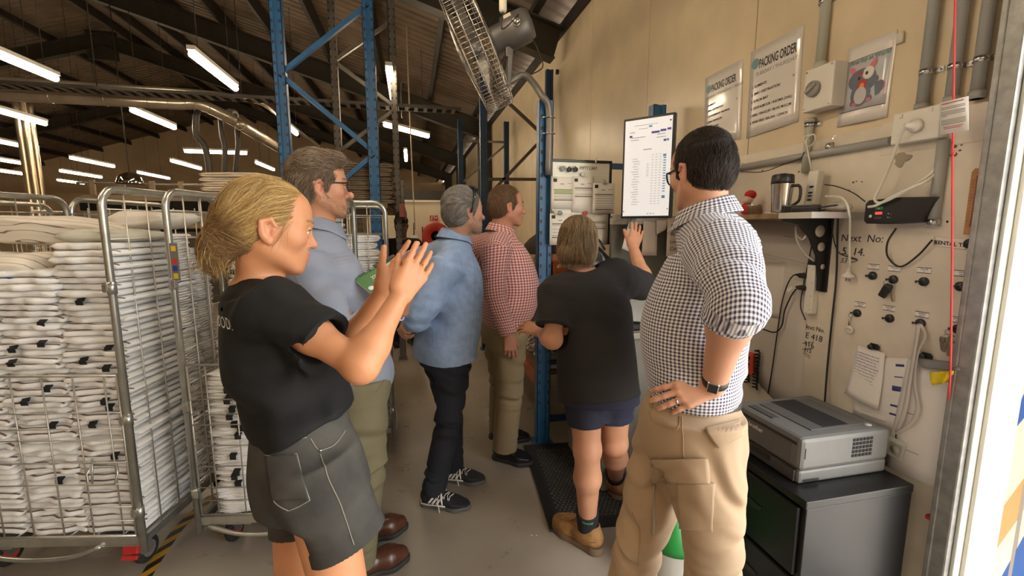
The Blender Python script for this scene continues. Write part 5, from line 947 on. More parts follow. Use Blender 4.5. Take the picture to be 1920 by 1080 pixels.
pe = np.array([XR0+.005, F1-.075, 0]); z0 = zpx(1003, 330, F1); z1 = zpx(1000, 215, F1); arm = smooth_path([jb-WV*.19, jb-WV*.20-ax*.12, pe+WV*(z1+.10)+np.array([-.05, 0, 0]), pe+WV*z1, pe+WV*z0], 8); b = MB(); b.tube(arm, .022, 12); ar = b.build('bent_arm', mat('arm_grey', (.20, .19, .18), .4, metal=.4), t)
b = MB(); [b.tube(arc(pe+WV*z, .027, 0, 2*math.pi, (1, 0, 0), (0, 1, 0), 16)[:-1], .005, 6, closed=True) for z in (z1-.03, z1-.13)]; [b.cyl(pe+WV*z+np.array([-.045, 0, 0]), pe+WV*z+np.array([.04, 0, 0]), .005, 8) for z in (z1-.03, z1-.13)]; b.build('u_bolt', M_fan, t)
b = MB(); b.tube(smooth_path([mb-ax*.27-WV*.05, mb-ax*.34-WV*.22, jb-ax*.24-WV*.20, jb-ax*.15-WV*.21], 6), .004, 6); b.build('cable', M_cordb, t)
p = at(943, 12, 2.5); t = thing('cord_connector', 'cream cable connector hanging from the roof above the fan', 'connector', p); b = MB(); b.lathe([(.018, -.03), (.022, -.02), (.022, .03), (.016, .04), (.016, .12)], p, None, 16); b.build('body', mat('cream_plastic', (.68, .64, .52), .45), t); b = MB(); b.tube([p+WV*.11, p+WV*2.2], .004, 6); b.tube(smooth_path([p-WV*.03, p-WV*.12, mb-ax*.22+WV*.10], 6), .0035, 6); b.build('cable', M_cordb, t)
b = MB(); p = onx(1047, 135, WALL); b.lathe([(.0001, 0), (.030, 0), (.030, .03), (.0001, .03)], p, np.column_stack([WU, WV, WN]), 18); tag(b.build('wall_stud', M_blackp), 'black round knob on the cream wall above the blue rack', 'knob')
# pull cord by the askew tube
p = ony(868, 255, 8.0); q = ony(768, 450, 8.0)
t = thing('long_pull_cord', 'long pale pull cord hanging far down the aisle past the askew tube', 'cord', (.0, 7.6, 1.5)); a = ony(766, 160, 7.6); c2 = ony(778, 430, 7.6); b = MB(); b.tube(smooth_path([a+np.array([.0, 0, .9]), a, c2], 4), .012, 6); b.build('cord', mat('pale_cord', (.55, .47, .34), .6), t); b = MB(); b.tube(arc(a+np.array([-.06, 0, .0]), .06, 0, math.pi, (1, 0, 0), (0, 0, 1), 9)+[a+np.array([-.12, 0, -.5])], .010, 6); b.build('hook_end', M_grey, t)
# ducts
M_duct = mat('duct_metal', (.52, .45, .36), .28, metal=.7, var=.2, vscale=4)
def duct(label, pts, r, m=None, rings=0, name='duct'):
    t = thing(name, label, 'duct', pts[0]); P = smooth_path(pts, 8); b = MB(); b.tube(P, r, 14); b.build('pipe', m or M_duct, t)
    b = MB()
    for k in range(rings):
        i = int((k+.5)*len(P)/rings); i = min(i, len(P)-2); b.tube(list(map(lambda a: P[i]+a, [r*1.04*(math.cos(w)*frame(P[i+1]-P[i])[0]+math.sin(w)*frame(P[i+1]-P[i])[1]) for w in np.linspace(0, 2*math.pi, 17)[:-1]])), r*.06, 5, closed=True)
    if rings: b.build('joint_ring', m or M_duct, t)
    return t
DY = 7.05
P0, P1, P2, P3 = ony(-120, 176, DY), ony(200, 191, DY), ony(378, 197, DY), at(425, 225, 7.6)
P0[2] = P1[2] = P2[2]; duct('long round metal duct crossing under the roof on the left, turning at an elbow', [P0, P1, P2+np.array([-.3, 0, 0]), P2, np.array([P2[0]+.32, DY+.25, P2[2]-.15]), np.array([P2[0]+.42, DY+1.0, P2[2]-.22]), np.array([P2[0]+.42, DY+8, P2[2]-.22])], .075, None, 14)
duct('thin pipe running beside the long duct under the roof', [P0+np.array([0, -.1, .17]), P1+np.array([0, -.1, .15]), P2+np.array([.5, 0, .12]), np.array([P2[0]+.75, DY+1.5, P2[2]+.1]), np.array([P2[0]+.9, DY+8, P2[2]+.05])], .03, None, 0)
for k, (x0, x1, lab) in enumerate(((372, 402, 'left drooping grey exhaust hose below the duct elbow'), (405, 408, 'middle drooping grey exhaust hose below the duct elbow'), (428, 418, 'right drooping grey exhaust hose below the duct elbow'))):
    A, Bq, Cq, Dq = [q_+np.array([0, .14*k, 0]) for q_ in (ony(x0, 205, DY+.3), ony(x0+(-4 if k == 0 else 4), 250, DY+.3), ony((x0+x1)/2+(0 if k == 0 else 8), 285, DY+.3), ony(x1, 400, DY+.3))]; duct(lab, [np.array([P2[0]+.05+.12*k, DY+.14, P2[2]-.03]), A, Bq, Cq, Dq], .042 if k == 0 else .036, mat('hose_grey', (.06, .053, .047), .45, metal=.3), 0, 'exhaust_hose')
for k, (x0, x1, w_, lab) in enumerate(((47, 55, .05, 'left of the shiny vertical flue pipes at the left edge'), (60, 67, .06, 'thick shiny vertical flue pipe at the left edge'), (72, 77, .035, 'thin vertical flue pipe right of the thick one'))):
    A, Bq = ony(x0, 235, 8.6), ony(x1, 420, 8.6); A[0] = Bq[0] = ony((x0+x1)/2, 330, 8.6)[0]; duct(lab, [A+WV*(.7 if k == 1 else .4), (A+Bq)/2, Bq*np.array([1, 1, 0])+WV*.6], w_, mat('flue_steel', (.62, .52, .38), .22, metal=.9), 5 if k == 1 else 0, 'flue_pipe')
p = ony(243, 333, 9.0); t = thing('dome_mirror', 'chrome dome mirror hung above the far machines', 'mirror', p); b = MB(); b.sph(p+np.array([0, 0, -.10]), (.19, .19, .19), None, 28, True); b.build('dome', mat('mirror_chrome', (.75, .72, .68), .04, metal=1), t); b = MB(); b.lathe([(.19, -.105), (.20, -.10), (.19, -.095)], p, None, 28); b.build('rim', M_blackp, t); b = MB(); b.tube([p+WV*.08, p+WV*3.0], .008, 6); b.build('hanging_rod', M_dark, t)
# cable tray lattice
zt2 = float(ony(300, 172, 6.6)[2]); t = thing('cable_tray', 'long slotted cable tray hung across the hall under the roof', 'cable tray', (-2, 6.6, zt2)); xl, xr_ = -9.0, .75; b = MB(); b.bx(xl, xr_, 6.56, 6.60, zt2-.018, zt2+.018); b.bx(xl, xr_, 6.78, 6.82, zt2-.018, zt2+.018); b.build('side_rail', M_dark, t); b = MB(); [b.bx(x, x+.05, 6.58, 6.80, zt2-.02, zt2-.01) for x in np.arange(xl, xr_, .13)]; b.build('rungs', M_grey, t); b = MB(); [b.tube([(x, 6.7, zt2), (x, 6.7, EAVE+(WALL-x)*math.tan(slope)+.12 if x > RIDX else 7)], .006, 5) for x in np.arange(xl+.5, xr_, 1.6)]; b.build('hanger', M_dark, t)
# far flatwork machine with a row of dark openings
MY = 10.2; a, c2 = ony(150, 375, MY), ony(425, 420, MY); t = thing('ironing_machine', 'long beige flatwork machine with a row of dark openings, far across the hall', 'machine', ((a[0]+c2[0])/2, MY+.5, 0)); M_mach = mat('machine_beige', (.40, .32, .22), .5, var=.1, vscale=3); z1, z0 = a[2]+.10, a[2]-.55
b = MB(); b.bx(a[0], c2[0], MY, MY+1.2, z0, z1, .02); b.build('hood', M_mach, t); b = MB(); b.bx(a[0], c2[0], MY-.15, MY+1.3, 0, z0-.06, .02); b.build('base', mat('machine_dark', (.10, .085, .07), .5), t); b = MB(); b.bx(a[0], c2[0], MY+.1, MY+1.1, z0-.06, z0); b.build('gap', M_dark, t)
n_ = 13
for k in range(n_): x = a[0]+(c2[0]-a[0])*(k+.5)/n_; b = MB(); b.bx(x-.11, x+.11, MY-.012, MY+.01, z1-.30, z1-.10, .01); b.build('opening', mat('opening_black', (.006, .005, .004), .8), t)
for k in range(5): x = a[0]+(c2[0]-a[0])*(k+.5)/5; b = MB(); b.bx(x-.04, x+.04, MY-.05, MY, z1, z1+.28); b.build('stanchion', M_mach, t)
b = MB(); b.tube([(a[0], MY-.03, z1+.22), (c2[0], MY-.03, z1+.22)], .02, 8); b.build('guide_rail', M_galv, t)
# safety signs, hose reel, mops on the office wall
b = None
for k, (x0, x1, kind) in enumerate(((806, 813, 'extinguisher'), (815, 821, 'hose reel'))):
    a, c2 = ony(x0, 404, 10.9), ony(x1, 414, 10.9); ct_ = (a+c2)/2; w_, h_ = abs(c2[0]-a[0]), abs(a[2]-c2[2]); t = thing('safety_sign', 'small red fire %s sign on the far door, %s of two' % (kind, 'left' if k == 0 else 'right'), 'sign', ct_); b = MB(); b.box(ct_, (w_, .01, h_)); b.build('plate', mat('sign_red', (.50, .02, .02), .5), t); b = MB()
    if k == 0: b.box(ct_+np.array([0, -.007, -.01]), (w_*.3, .004, h_*.6)); b.box(ct_+np.array([.01, -.007, h_*.33]), (w_*.35, .004, h_*.1))
    else: b.lathe([(w_*.16, 0), (w_*.32, 0), (w_*.32, .004)], ct_+np.array([0, -.006, 0]), np.column_stack([[1, 0, 0], [0, 0, 1], [0, -1, 0]]), 18)
    b.build('symbol', mat('white_print', (.75, .75, .73), .7), t)
p = ony(818, 443, 10.7); t = thing('hose_reel', 'red fire hose reel on the far office wall behind the grey haired man', 'hose reel', p); b = MB(); b.lathe([(.30, -.08), (.33, -.07), (.33, .07), (.30, .08), (.12, .085), (.12, -.085), (.30, -.08)], p+np.array([0, .15, 0]), np.column_stack([[1, 0, 0], [0, 0, 1], [0, -1, 0]]), 28); b.build('drum', mat('reel_red', (.45, .03, .02), .4), t); b = MB(); b.cyl(p+np.array([0, .05, 0]), p+np.array([0, .3, 0]), .05, 14); b.build('axle', M_blackp, t)
def broom(label, px0, py0, px1, py1, Y, m=None): a, c2 = ony(px0, py0, Y), ony(px1, py1, Y); t = thing('broom', label, 'broom', c2); b = MB(); g = np.array([c2[0], Y, .25]); b.tube([a, g], .014, 8); b.build('handle', m or M_blackp, t); b = MB(); b.box(g-WV*.12, (.30, .06, .24), None, .01); b.build('head', M_dark, t)
broom('dark handled broom leaning on the office wall right of the white notice', 792, 425, 793, 470, 10.85); broom('spiky dark mop standing left of the white notice on the office wall', 776, 418, 775, 470, 10.8)
b = MB(); a, c2 = ony(770, 441, 10.6), ony(783, 457, 10.6); b.bx(a[0], c2[0], 10.6, 10.62, c2[2], a[2]); b.bx((a[0]+c2[0])/2-.02, (a[0]+c2[0])/2+.02, 10.62, 10.64, 0, a[2]); tag(b.build('white_notice', M_paper), 'small white notice on a stand before the far office wall', 'sign')
# hazard tape on the floor
t_ = [onz(*q, .0) for q in ((262, 1100), (300, 1040), (338, 988), (372, 955))]; P = smooth_path(t_+[t_[-1]*2-t_[-2]], 10); b = MB(); w_ = .026; acc = 0
for i in range(len(P)-1):
    d = P[i+1]-P[i]; n_ = int(np.linalg.norm(d)/.009)+1
    for k in range(n_):
        p, q = P[i]+d*k/n_, P[i]+d*(k+1)/n_; s = unit3(np.cross(d, WV)); sk = unit3(d)*.03; b.mi = 1 if (acc//.055) % 2 else 0; acc += np.linalg.norm(q-p); b.add([p-s*w_-sk, p+s*w_+sk, q+s*w_+sk, q-s*w_-sk], [(0, 1, 2, 3)], False)
b.v = [(v[0], v[1], .0012) for v in b.v]; tag(b.build('hazard_tape', [mat('tape_black', (.02, .018, .015), .5), mat('tape_yellow', (.50, .27, .02), .5)]), 'black and yellow hazard tape stuck on the floor between the cages', 'tape')
b = MB(); p = onz(1003, 1003, 0)
for px in (997, 1006): b.lathe([(.0001, .0004), (.004, .0004), (.004, .001)], onz(px, 1004, 0), None, 10)
tag(b.build('floor_specks', M_whitep), None, None, None, 'structure')
# ---------------------------------------------------------------- figures: smooth-blended distance fields turned into one continuous mesh
V = lambda *a: np.array(a, float)
def unit(v): v = np.asarray(v, float); return v/(np.linalg.norm(v)+1e-12)
class Prim:
    def __init__(s, f, lo, hi, k=.02, op='u', tag=0, uv=None): s.f, s.lo, s.hi, s.k, s.op, s.tag, s.uv = f, np.asarray(lo, float), np.asarray(hi, float), k, op, tag, uv
def rc(a, b, ra, rb=None, k=.02, op='u', tag=0, uref=(0, 0, 1), u0=0):      # tapered capsule
    a = np.asarray(a, float); b = np.asarray(b, float); rb = ra if rb is None else rb; ba = b-a; L2 = ba@ba+1e-12; m = max(ra, rb)
    def f(P):
        q = P-a; t = np.clip(q@ba/L2, 0, 1); return np.linalg.norm(q-t[..., None]*ba, axis=-1)-(ra+(rb-ra)*t)
    s, w, t_ = frame(ba, uref); L = math.sqrt(L2)
    def uv(P): q = P-a; return np.stack([np.arctan2(q@s, q@w)*(ra+rb)/2, q@t_+u0], -1)
    return Prim(f, np.minimum(a, b)-m, np.maximum(a, b)+m, k, op, tag, uv)
def sp(c, r, k=.02, op='u', tag=0): return rc(c, np.asarray(c, float)+1e-5, r, r, k, op, tag)
def ell(c, r, R=None, k=.02, op='u', tag=0):
    c = np.asarray(c, float); r = np.asarray(r, float); R = np.eye(3) if R is None else np.asarray(R, float)
    def f(P):
        q = (P-c)@R; k0 = np.linalg.norm(q/r, axis=-1); k1 = np.linalg.norm(q/(r*r), axis=-1); return k0*(k0-1)/(k1+1e-9)
    e = np.sqrt(((R*r)**2).sum(1)); return Prim(f, c-e, c+e, k, op, tag)
def loft(pts, rx, ryf, ryb=None, side=(0, 1, 0), p=2.2, k=.02, op='u', tag=0, n=16):
    """tube with superelliptic sections along a spine; side = lateral direction (one, or one per point); ryf/ryb = front/back depth"""
    pts = np.asarray(pts, float); ryb = ryf if ryb is None else ryb; N = len(pts); n = 30 if N > 3 and n == 16 else n
    S = np.asarray(side, float); S = np.tile(S, (N, 1)) if S.ndim == 1 else S
    tt = np.linspace(0, N-1, n+1)
    def cr(A):
        A = np.asarray(A, float); A = A[:, None] if A.ndim == 1 else A; e = np.vstack([2*A[0]-A[1], A, 2*A[-1]-A[-2]]); out = []
        for t in tt:
            i = min(int(t), N-2); u = t-i; a, b, c, d = e[i], e[i+1], e[i+2], e[i+3]
            out.append(.5*((2*b)+(c-a)*u+(2*a-5*b+4*c-d)*u*u+(3*b-a-3*c+d)*u**3))
        return np.array(out)
    C = cr(pts); RX = cr(rx)[:, 0]; RF = cr(ryf)[:, 0]; RB = cr(ryb)[:, 0]; SD = cr(S)
    ln = np.concatenate([[0], np.cumsum(np.linalg.norm(np.diff(C, axis=0), axis=1))])
    T = np.gradient(C, axis=0); T /= np.linalg.norm(T, axis=1)[:, None]; SD = SD-(SD*T).sum(1)[:, None]*T; SD /= np.linalg.norm(SD, axis=1)[:, None]
    FD = np.cross(SD, T)*(1 if T[:, 2].mean() > 0 else -1)    # front side of the section
    def loc(P):
        sh = P.shape[:-1]; Q = P.reshape(-1, 3); best = np.full(len(Q), 1e9); bt = np.zeros(len(Q)); bi = np.zeros(len(Q), int)
        for i in range(n):
            a, ba = C[i], C[i+1]-C[i]; q = Q-a; t = np.clip(q@ba/(ba@ba), 0, 1); d = ((q-t[:, None]*ba)**2).sum(1)
            m = d < best; best[m] = d[m]; bt[m] = t[m]; bi[m] = i
        g = lambda A: A[bi]*(1-bt)[:, None]+A[bi+1]*bt[:, None]
        h = lambda A: A[bi]*(1-bt)+A[bi+1]*bt
        q = Q-g(C); x = (q*g(SD)).sum(1); y = (q*g(FD)).sum(1); z = (q*g(T)).sum(1)*(((bi == 0) & (bt <= 0)) | ((bi == n-1) & (bt >= 1))); ry = np.where(y > 0, h(RF), h(RB)); r_x = h(RX)
        return sh, x, y, z, r_x, ry, h(ln)
    def f(P):
        sh, x, y, z, r_x, ry, l = loc(P); k0 = (np.abs(x/r_x)**p+np.abs(y/ry)**p)**(1/p)+1e-6; r = np.sqrt(x*x+y*y); d = np.where(k0 > .05, (r-r/k0)*.93, -np.minimum(r_x, ry))
        return np.where(np.abs(z) > 1e-5, np.sqrt(np.maximum(d, 0)**2+z*z), d).reshape(sh)
    ur = float((RX.mean()+RF.mean())/2)
    def uv(P): sh, x, y, z, r_x, ry, l = loc(P); return np.stack([np.arctan2(x, y)*ur, P.reshape(-1, 3)[:, 2] if tag == 1 else l+z], -1).reshape(sh+(2,))
    m = max(RX.max(), RF.max(), RB.max()); pr = Prim(f, C.min(0)-m, C.max(0)+m, k, op, tag, uv); pr.per = 2*math.pi*ur; return pr
def cut(p, nrm, k=.004):                                   # keep the side the normal points away from
    p = np.asarray(p, float); n = unit(nrm); return Prim(lambda P: (P-p)@n, (-9,)*3, (9,)*3, k, 'i', 0)
def folds(center, rad, amp, freq, axis, seed, ridge=True, bend=1.0):       # cloth wrinkles running across `axis`
    rg = np.random.default_rng(seed); c = np.asarray(center, float); axis = unit(axis); o1 = unit(np.cross(axis, rg.normal(size=3))); o2 = np.cross(axis, o1); ph = rg.uniform(0, 6.28, 6)
    rad = np.asarray(rad, float)*np.ones(3)
    def f(P):
        q = P-c; u = q@axis; a = q@o1; b = q@o2
        w = u*freq*.8+bend*(1.3*np.sin(a*freq*.33+ph[0])+1.1*np.sin(b*freq*.29+ph[1]))+.8*np.sin(u*freq*.37+ph[2])
        v = np.sin(w)+(.35*np.sin(2*w+.6) if ridge else 0)
        m = (.5+.5*np.sin(a*freq*.21+ph[3])*np.sin(b*freq*.17+ph[4]+u*freq*.13)); fall = np.clip(1.25-np.sqrt(((q/rad)**2).sum(-1)), 0, .5)*2
        return -.8*amp*v*m*fall
    return Prim(f, c-rad*1.3, c+rad*1.3, 0, 'w', 0)
def apply(D, d, p):
    if p.op == 'w': return D+d
    k = p.k
    if p.op == 'u':
        if k <= 0: return np.minimum(D, d)
        h = np.maximum(k-np.abs(D-d), 0)/k; return np.minimum(D, d)-h*h*k*.25
    e = -d if p.op == 's' else d
    if k <= 0: return np.maximum(D, e)
    h = np.maximum(k-np.abs(D-e), 0)/k; return np.maximum(D, e)+h*h*k*.25
def field(prims, P, cull=True):
    D = np.full(P.shape[:-1], .5)
    for p in prims:
        m = ((P > p.lo-p.k-.05) & (P < p.hi+p.k+.05)).all(-1)
        if m.any(): D[m] = apply(D[m], p.f(P[m]), p)
    return D
def grad(prims, P, e=.0015):
    g = np.stack([field(prims, P+e*np.eye(3)[i])-field(prims, P-e*np.eye(3)[i]) for i in range(3)], -1); return g/(np.linalg.norm(g, axis=-1, keepdims=True)+1e-9)
def project(prims, P, off=0, it=3):
    P = np.array(P, float)
    for _ in range(it): P = P-(field(prims, P)-off)[..., None]*grad(prims, P)
    return P
def hit(prims, px, py, d0=.5, d1=4):                       # where a view ray first meets a figure
    r = ray(px, py); d = d0
    for _ in range(400):
        v = float(field(prims, (EYEP+r*d)[None])[0])
        if v < .0006: break
        d += min(max(v*.7, .0004), .02)/np.linalg.norm(r)
        if d > d1: return None
    return EYEP+r*d
def hit_many(prims, pxs, d0=.7, d1=4):
    r = np.array([ray(*q) for q in pxs]); d = np.full(len(r), d0)
    for _ in range(260): v = field(prims, EYEP+r*d[:, None]); d = np.minimum(d+np.where(v < .0006, 0, np.clip(v*.7, .0004, .02)), d1)
    return EYEP+r*d[:, None], d < d1-.01
def patch_px(prims, c, off, th, nu=16, nv=16):              # a cloth panel laid where four view rays meet the figure
    c = np.array(c, float); u = np.linspace(0, 1, nu)[:, None, None]; v = np.linspace(0, 1, nv)[None, :, None]
    q = ((c[0]*(1-u)+c[3]*u)*(1-v)+(c[1]*(1-u)+c[2]*u)*v).reshape(-1, 2); P, ok = hit_many(prims, q); g = grad(prims, P); b = MB(); n = len(P); fs = []
    ix = lambda i, j: i*nv+j
    for i in range(nu-1):
        for j in range(nv-1):
            f = (ix(i, j), ix(i, j+1), ix(i+1, j+1), ix(i+1, j))
            if ok[list(f)].all(): fs += [f[::-1], tuple(n+k for k in f)]
    rim = [ix(0, j) for j in range(nv)]+[ix(i, nv-1) for i in range(1, nu)]+[ix(nu-1, j) for j in range(nv-2, -1, -1)]+[ix(i, 0) for i in range(nu-2, 0, -1)]
    if ok.all(): fs += [(rim[k], rim[(k+1) % len(rim)], n+rim[(k+1) % len(rim)], n+rim[k]) for k in range(len(rim))]
    return b.add(np.vstack([P+g*(off+th/2), P+g*(off-th/2)]), fs)
def surface(prims, res):
    """surface nets in a narrow band; returns verts, quads"""
    us = [p for p in prims if p.op == 'u']; lo = np.min([p.lo for p in us], 0)-4*res; hi = np.max([p.hi for p in us], 0)+4*res
    B = 8; bs = B*res; nb = np.ceil((hi-lo)/bs).astype(int)
    g = np.stack(np.meshgrid(*[np.arange(n) for n in nb], indexing='ij'), -1).reshape(-1, 3); cen = lo+(g+.5)*bs; rad = bs*.87
    def evalb(P, cen, rad):
        D = np.full(P.shape[:-1], .5)
        for p in prims:
            m = ((cen > p.lo-rad-p.k-.012) & (cen < p.hi+rad+p.k+.012)).all(-1)
            if m.any(): D[m] = apply(D[m], p.f(P[m]), p)
        return D
    Dc = evalb(cen, cen, bs*1.2); act = np.abs(Dc) < rad*1.25+.006; g = g[act]; cen = cen[act]
    off = np.stack(np.meshgrid(*[np.arange(B+1)]*3, indexing='ij'), -1).reshape(-1, 3)
    N = nb*B+2; key3 = lambda q: (q[..., 0]*N[1]+q[..., 1])*N[2]+q[..., 2]
    VS, KEYS, EK, ES = [], [], [], []
    corner = np.array([(0, 0, 0), (1, 0, 0), (0, 1, 0), (1, 1, 0), (0, 0, 1), (1, 0, 1), (0, 1, 1), (1, 1, 1)])
    edges = [(0, 1), (2, 3), (4, 5), (6, 7), (0, 2), (1, 3), (4, 6), (5, 7), (0, 4), (1, 5), (2, 6), (3, 7)]
    for c0 in range(0, len(g), 1500):
        gg = g[c0:c0+1500]; cc = cen[c0:c0+1500]; gi = gg[:, None, :]*B+off[None]; D = evalb(lo+gi*res, cc, rad).reshape(-1, B+1, B+1, B+1)
        S = D < 0; s8 = np.stack([S[:, a:a+B, b:b+B, c:c+B] for a, b, c in corner], -1); any_ = s8.any(-1) & ~s8.all(-1)
        bi, i, j, k = np.nonzero(any_); base = gg[bi]*B+np.stack([i, j, k], -1)
        d8 = np.stack([D[bi, i+a, j+b, k+c] for a, b, c in corner], -1); acc = np.zeros((len(bi), 3)); cnt = np.zeros(len(bi))
        for a, b in edges:
            m = (d8[:, a] < 0) != (d8[:, b] < 0); t = np.where(m, d8[:, a]/(d8[:, a]-d8[:, b]+1e-12), 0); acc += m[:, None]*(corner[a]+t[:, None]*(corner[b]-corner[a])); cnt += m
        VS.append(lo+(base+acc/cnt[:, None])*res); KEYS.append(key3(base))
        for ax in range(3):
            e = np.eye(3, dtype=int)[ax]; A = S[:, :B, :B, :B]; Bq = S[:, e[0]:e[0]+B, e[1]:e[1]+B, e[2]:e[2]+B]; bi, i, j, k = np.nonzero(A != Bq)
            q = gg[bi]*B+np.stack([i, j, k], -1); u, w = np.eye(3, dtype=int)[(ax+1) % 3], np.eye(3, dtype=int)[(ax+2) % 3]
            quad = np.stack([key3(q-u-w), key3(q-w), key3(q), key3(q-u)], -1); fl = ~A[bi, i, j, k]; quad[fl] = quad[fl][:, ::-1]; EK.append(quad)
    Vv = np.concatenate(VS); K = np.concatenate(KEYS); o = np.argsort(K); K = K[o]; Vv = Vv[o]; Q = np.concatenate(EK)
    ix = np.searchsorted(K, Q); ix = np.minimum(ix, len(K)-1); ok = (K[ix] == Q).all(1)
    return Vv, ix[ok]
def np_mesh(name, Vv, Q, mats, smooth=True, mi=None):
    me = bpy.data.meshes.new(name); nv, nf = len(Vv), len(Q); w = Q.shape[1]
    me.vertices.add(nv); me.vertices.foreach_set('co', np.ascontiguousarray(Vv, np.float32).ravel()); me.loops.add(nf*w); me.loops.foreach_set('vertex_index', np.ascontiguousarray(Q, np.int32).ravel())
    me.polygons.add(nf); me.polygons.foreach_set('loop_start', np.arange(0, nf*w, w, dtype=np.int32)); me.polygons.foreach_set('loop_total', np.full(nf, w, np.int32))
    me.polygons.foreach_set('use_smooth', np.full(nf, smooth))
    for m in mats if isinstance(mats, (list, tuple)) else [mats]: me.materials.append(m)
    if mi is not None: me.polygons.foreach_set('material_index', np.ascontiguousarray(mi, np.int32))
    me.update(); me.validate(); return me
def set_col(me, col): a = me.color_attributes.new('Col', 'FLOAT_COLOR', 'POINT'); a.data.foreach_set('color', np.ascontiguousarray(np.c_[col, np.ones(len(col))], np.float32).ravel())
def sdf_part(name, prims, res, mats, parent, color=None, uv=False, mif=None):
    Vv, Q = surface(prims, res)
    C = Vv[Q].mean(1) if (uv or mif) else None
    me = np_mesh(name, Vv, Q, mats, mi=(mif(C) if mif else None))
    if color is not None: set_col(me, color(Vv))
    if uv:
        us = [p for p in prims if p.op == 'u' and p.uv is not None]; best = np.full(len(Q), 1e9); own = np.zeros(len(Q), int)
        for i, p in enumerate(us):
            m = ((C > p.lo-.04) & (C < p.hi+.04)).all(1)
            if m.any(): d = p.f(C[m]); ii = np.nonzero(m)[0]; b = d < best[ii]; best[ii[b]] = d[b]; own[ii[b]] = i
        UV = np.zeros((len(Q), 4, 2))
        for i, p in enumerate(us):
            m = own == i
            if m.any():
                q = p.uv(Vv[Q[m]]); c = q[..., 0]; span = c.max(1)-c.min(1); per = getattr(p, 'per', .3); wrap = span > per*.5; c[wrap] = np.where(c[wrap] < 0, c[wrap]+per, c[wrap]); q[..., 0] = c; UV[m] = q
        l = me.uv_layers.new(name='UVMap'); l.data.foreach_set('uv', UV.astype(np.float32).ravel())
    o = link(name, me, parent); return o, Vv
def strand_mesh(paths, radii, nside=3):                     # paths (N,K,3): tapering hair tubes
    N, K, _ = paths.shape; T = np.gradient(paths, axis=1); T /= np.linalg.norm(T, axis=2, keepdims=True)+1e-9
    ref = np.tile(V(.3, .2, .93), (N, K, 1)); s = np.cross(T, ref); s /= np.linalg.norm(s, axis=2, keepdims=True)+1e-9; w = np.cross(s, T)
    tp = np.minimum(1, 2.4*(1-np.linspace(0, 1, K))**.8+.06); R = radii[:, None]*tp[None]
    ring = [paths+R[..., None]*(math.cos(a)*s+math.sin(a)*w) for a in np.arange(nside)*2*math.pi/nside]; vs = np.stack(ring, 2).reshape(-1, 3)
    i = np.arange(N)[:, None, None]; k = np.arange(K-1)[None, :, None]; a = np.arange(nside)[None, None, :]; b = (a+1) % nside; ix = lambda i, k, a: (i*K+k)*nside+a
    Q = np.stack(np.broadcast_arrays(ix(i, k, a), ix(i, k, b), ix(i, k+1, b), ix(i, k+1, a)), -1).reshape(-1, 4); return vs, Q
M_hair = {}
def hair(name, prims, parent, roots, dirf, n, K, step, rad, cols, seed, lay=(.001, .006), m=None, wob=.25, lenv=.4, keep=None, clump=0, lift=None):
    """strands that start at `roots`, run along dirf(P) and hug the surface of `prims` at a height drawn from lay"""
    rg = np.random.default_rng(seed); R0 = roots[rg.integers(len(roots), size=n)]; off = rg.uniform(lay[0], lay[1], n); P = project(prims, R0, off*.5); out = [P]; jit = rg.normal(size=(n, 3))*wob
    st = step*(1+lenv*rg.uniform(-1, 1, n)); fr = rg.uniform(60, 110, 3); phs = rg.uniform(0, 6, 3)
    for k in range(K-1):
        d = dirf(P)+jit+(clump*np.sin(P*fr+phs)[:, [1, 2, 0]] if clump else 0); g = grad(prims, P); d = d-(d*g).sum(1)[:, None]*g; d /= np.linalg.norm(d, axis=1)[:, None]+1e-9; P = P+st[:, None]*d
        o = off*(1 if lift is None else 1+lift*(k/(K-1)))
        P = P-np.clip(field(prims, P)-o, -.03, .03)[:, None]*grad(prims, P); out.append(P)
    paths = np.stack(out, 1); vs, Q = strand_mesh(paths, rad*rg.uniform(.6, 1.3, n)); me = np_mesh(name, vs, Q, m or attr_mat('hair_fibre', .42, spec=.35))
    c = np.asarray(cols, float)[rg.integers(len(cols), size=n)]*rg.uniform(.85, 1.15, (n, 1)); set_col(me, np.repeat(c, K*3, 0)); return link(name, me, parent)
def seam(prims, pts, r, off=.0, n=10, px=None):             # polyline laid onto a surface
    P = smooth_path(pts, n) if len(pts) > 2 else [np.asarray(pts[0])+(np.asarray(pts[1])-np.asarray(pts[0]))*t for t in np.linspace(0, 1, n)]
    return MB().tube(list(project(prims, np.array(P), off)), r, 6)
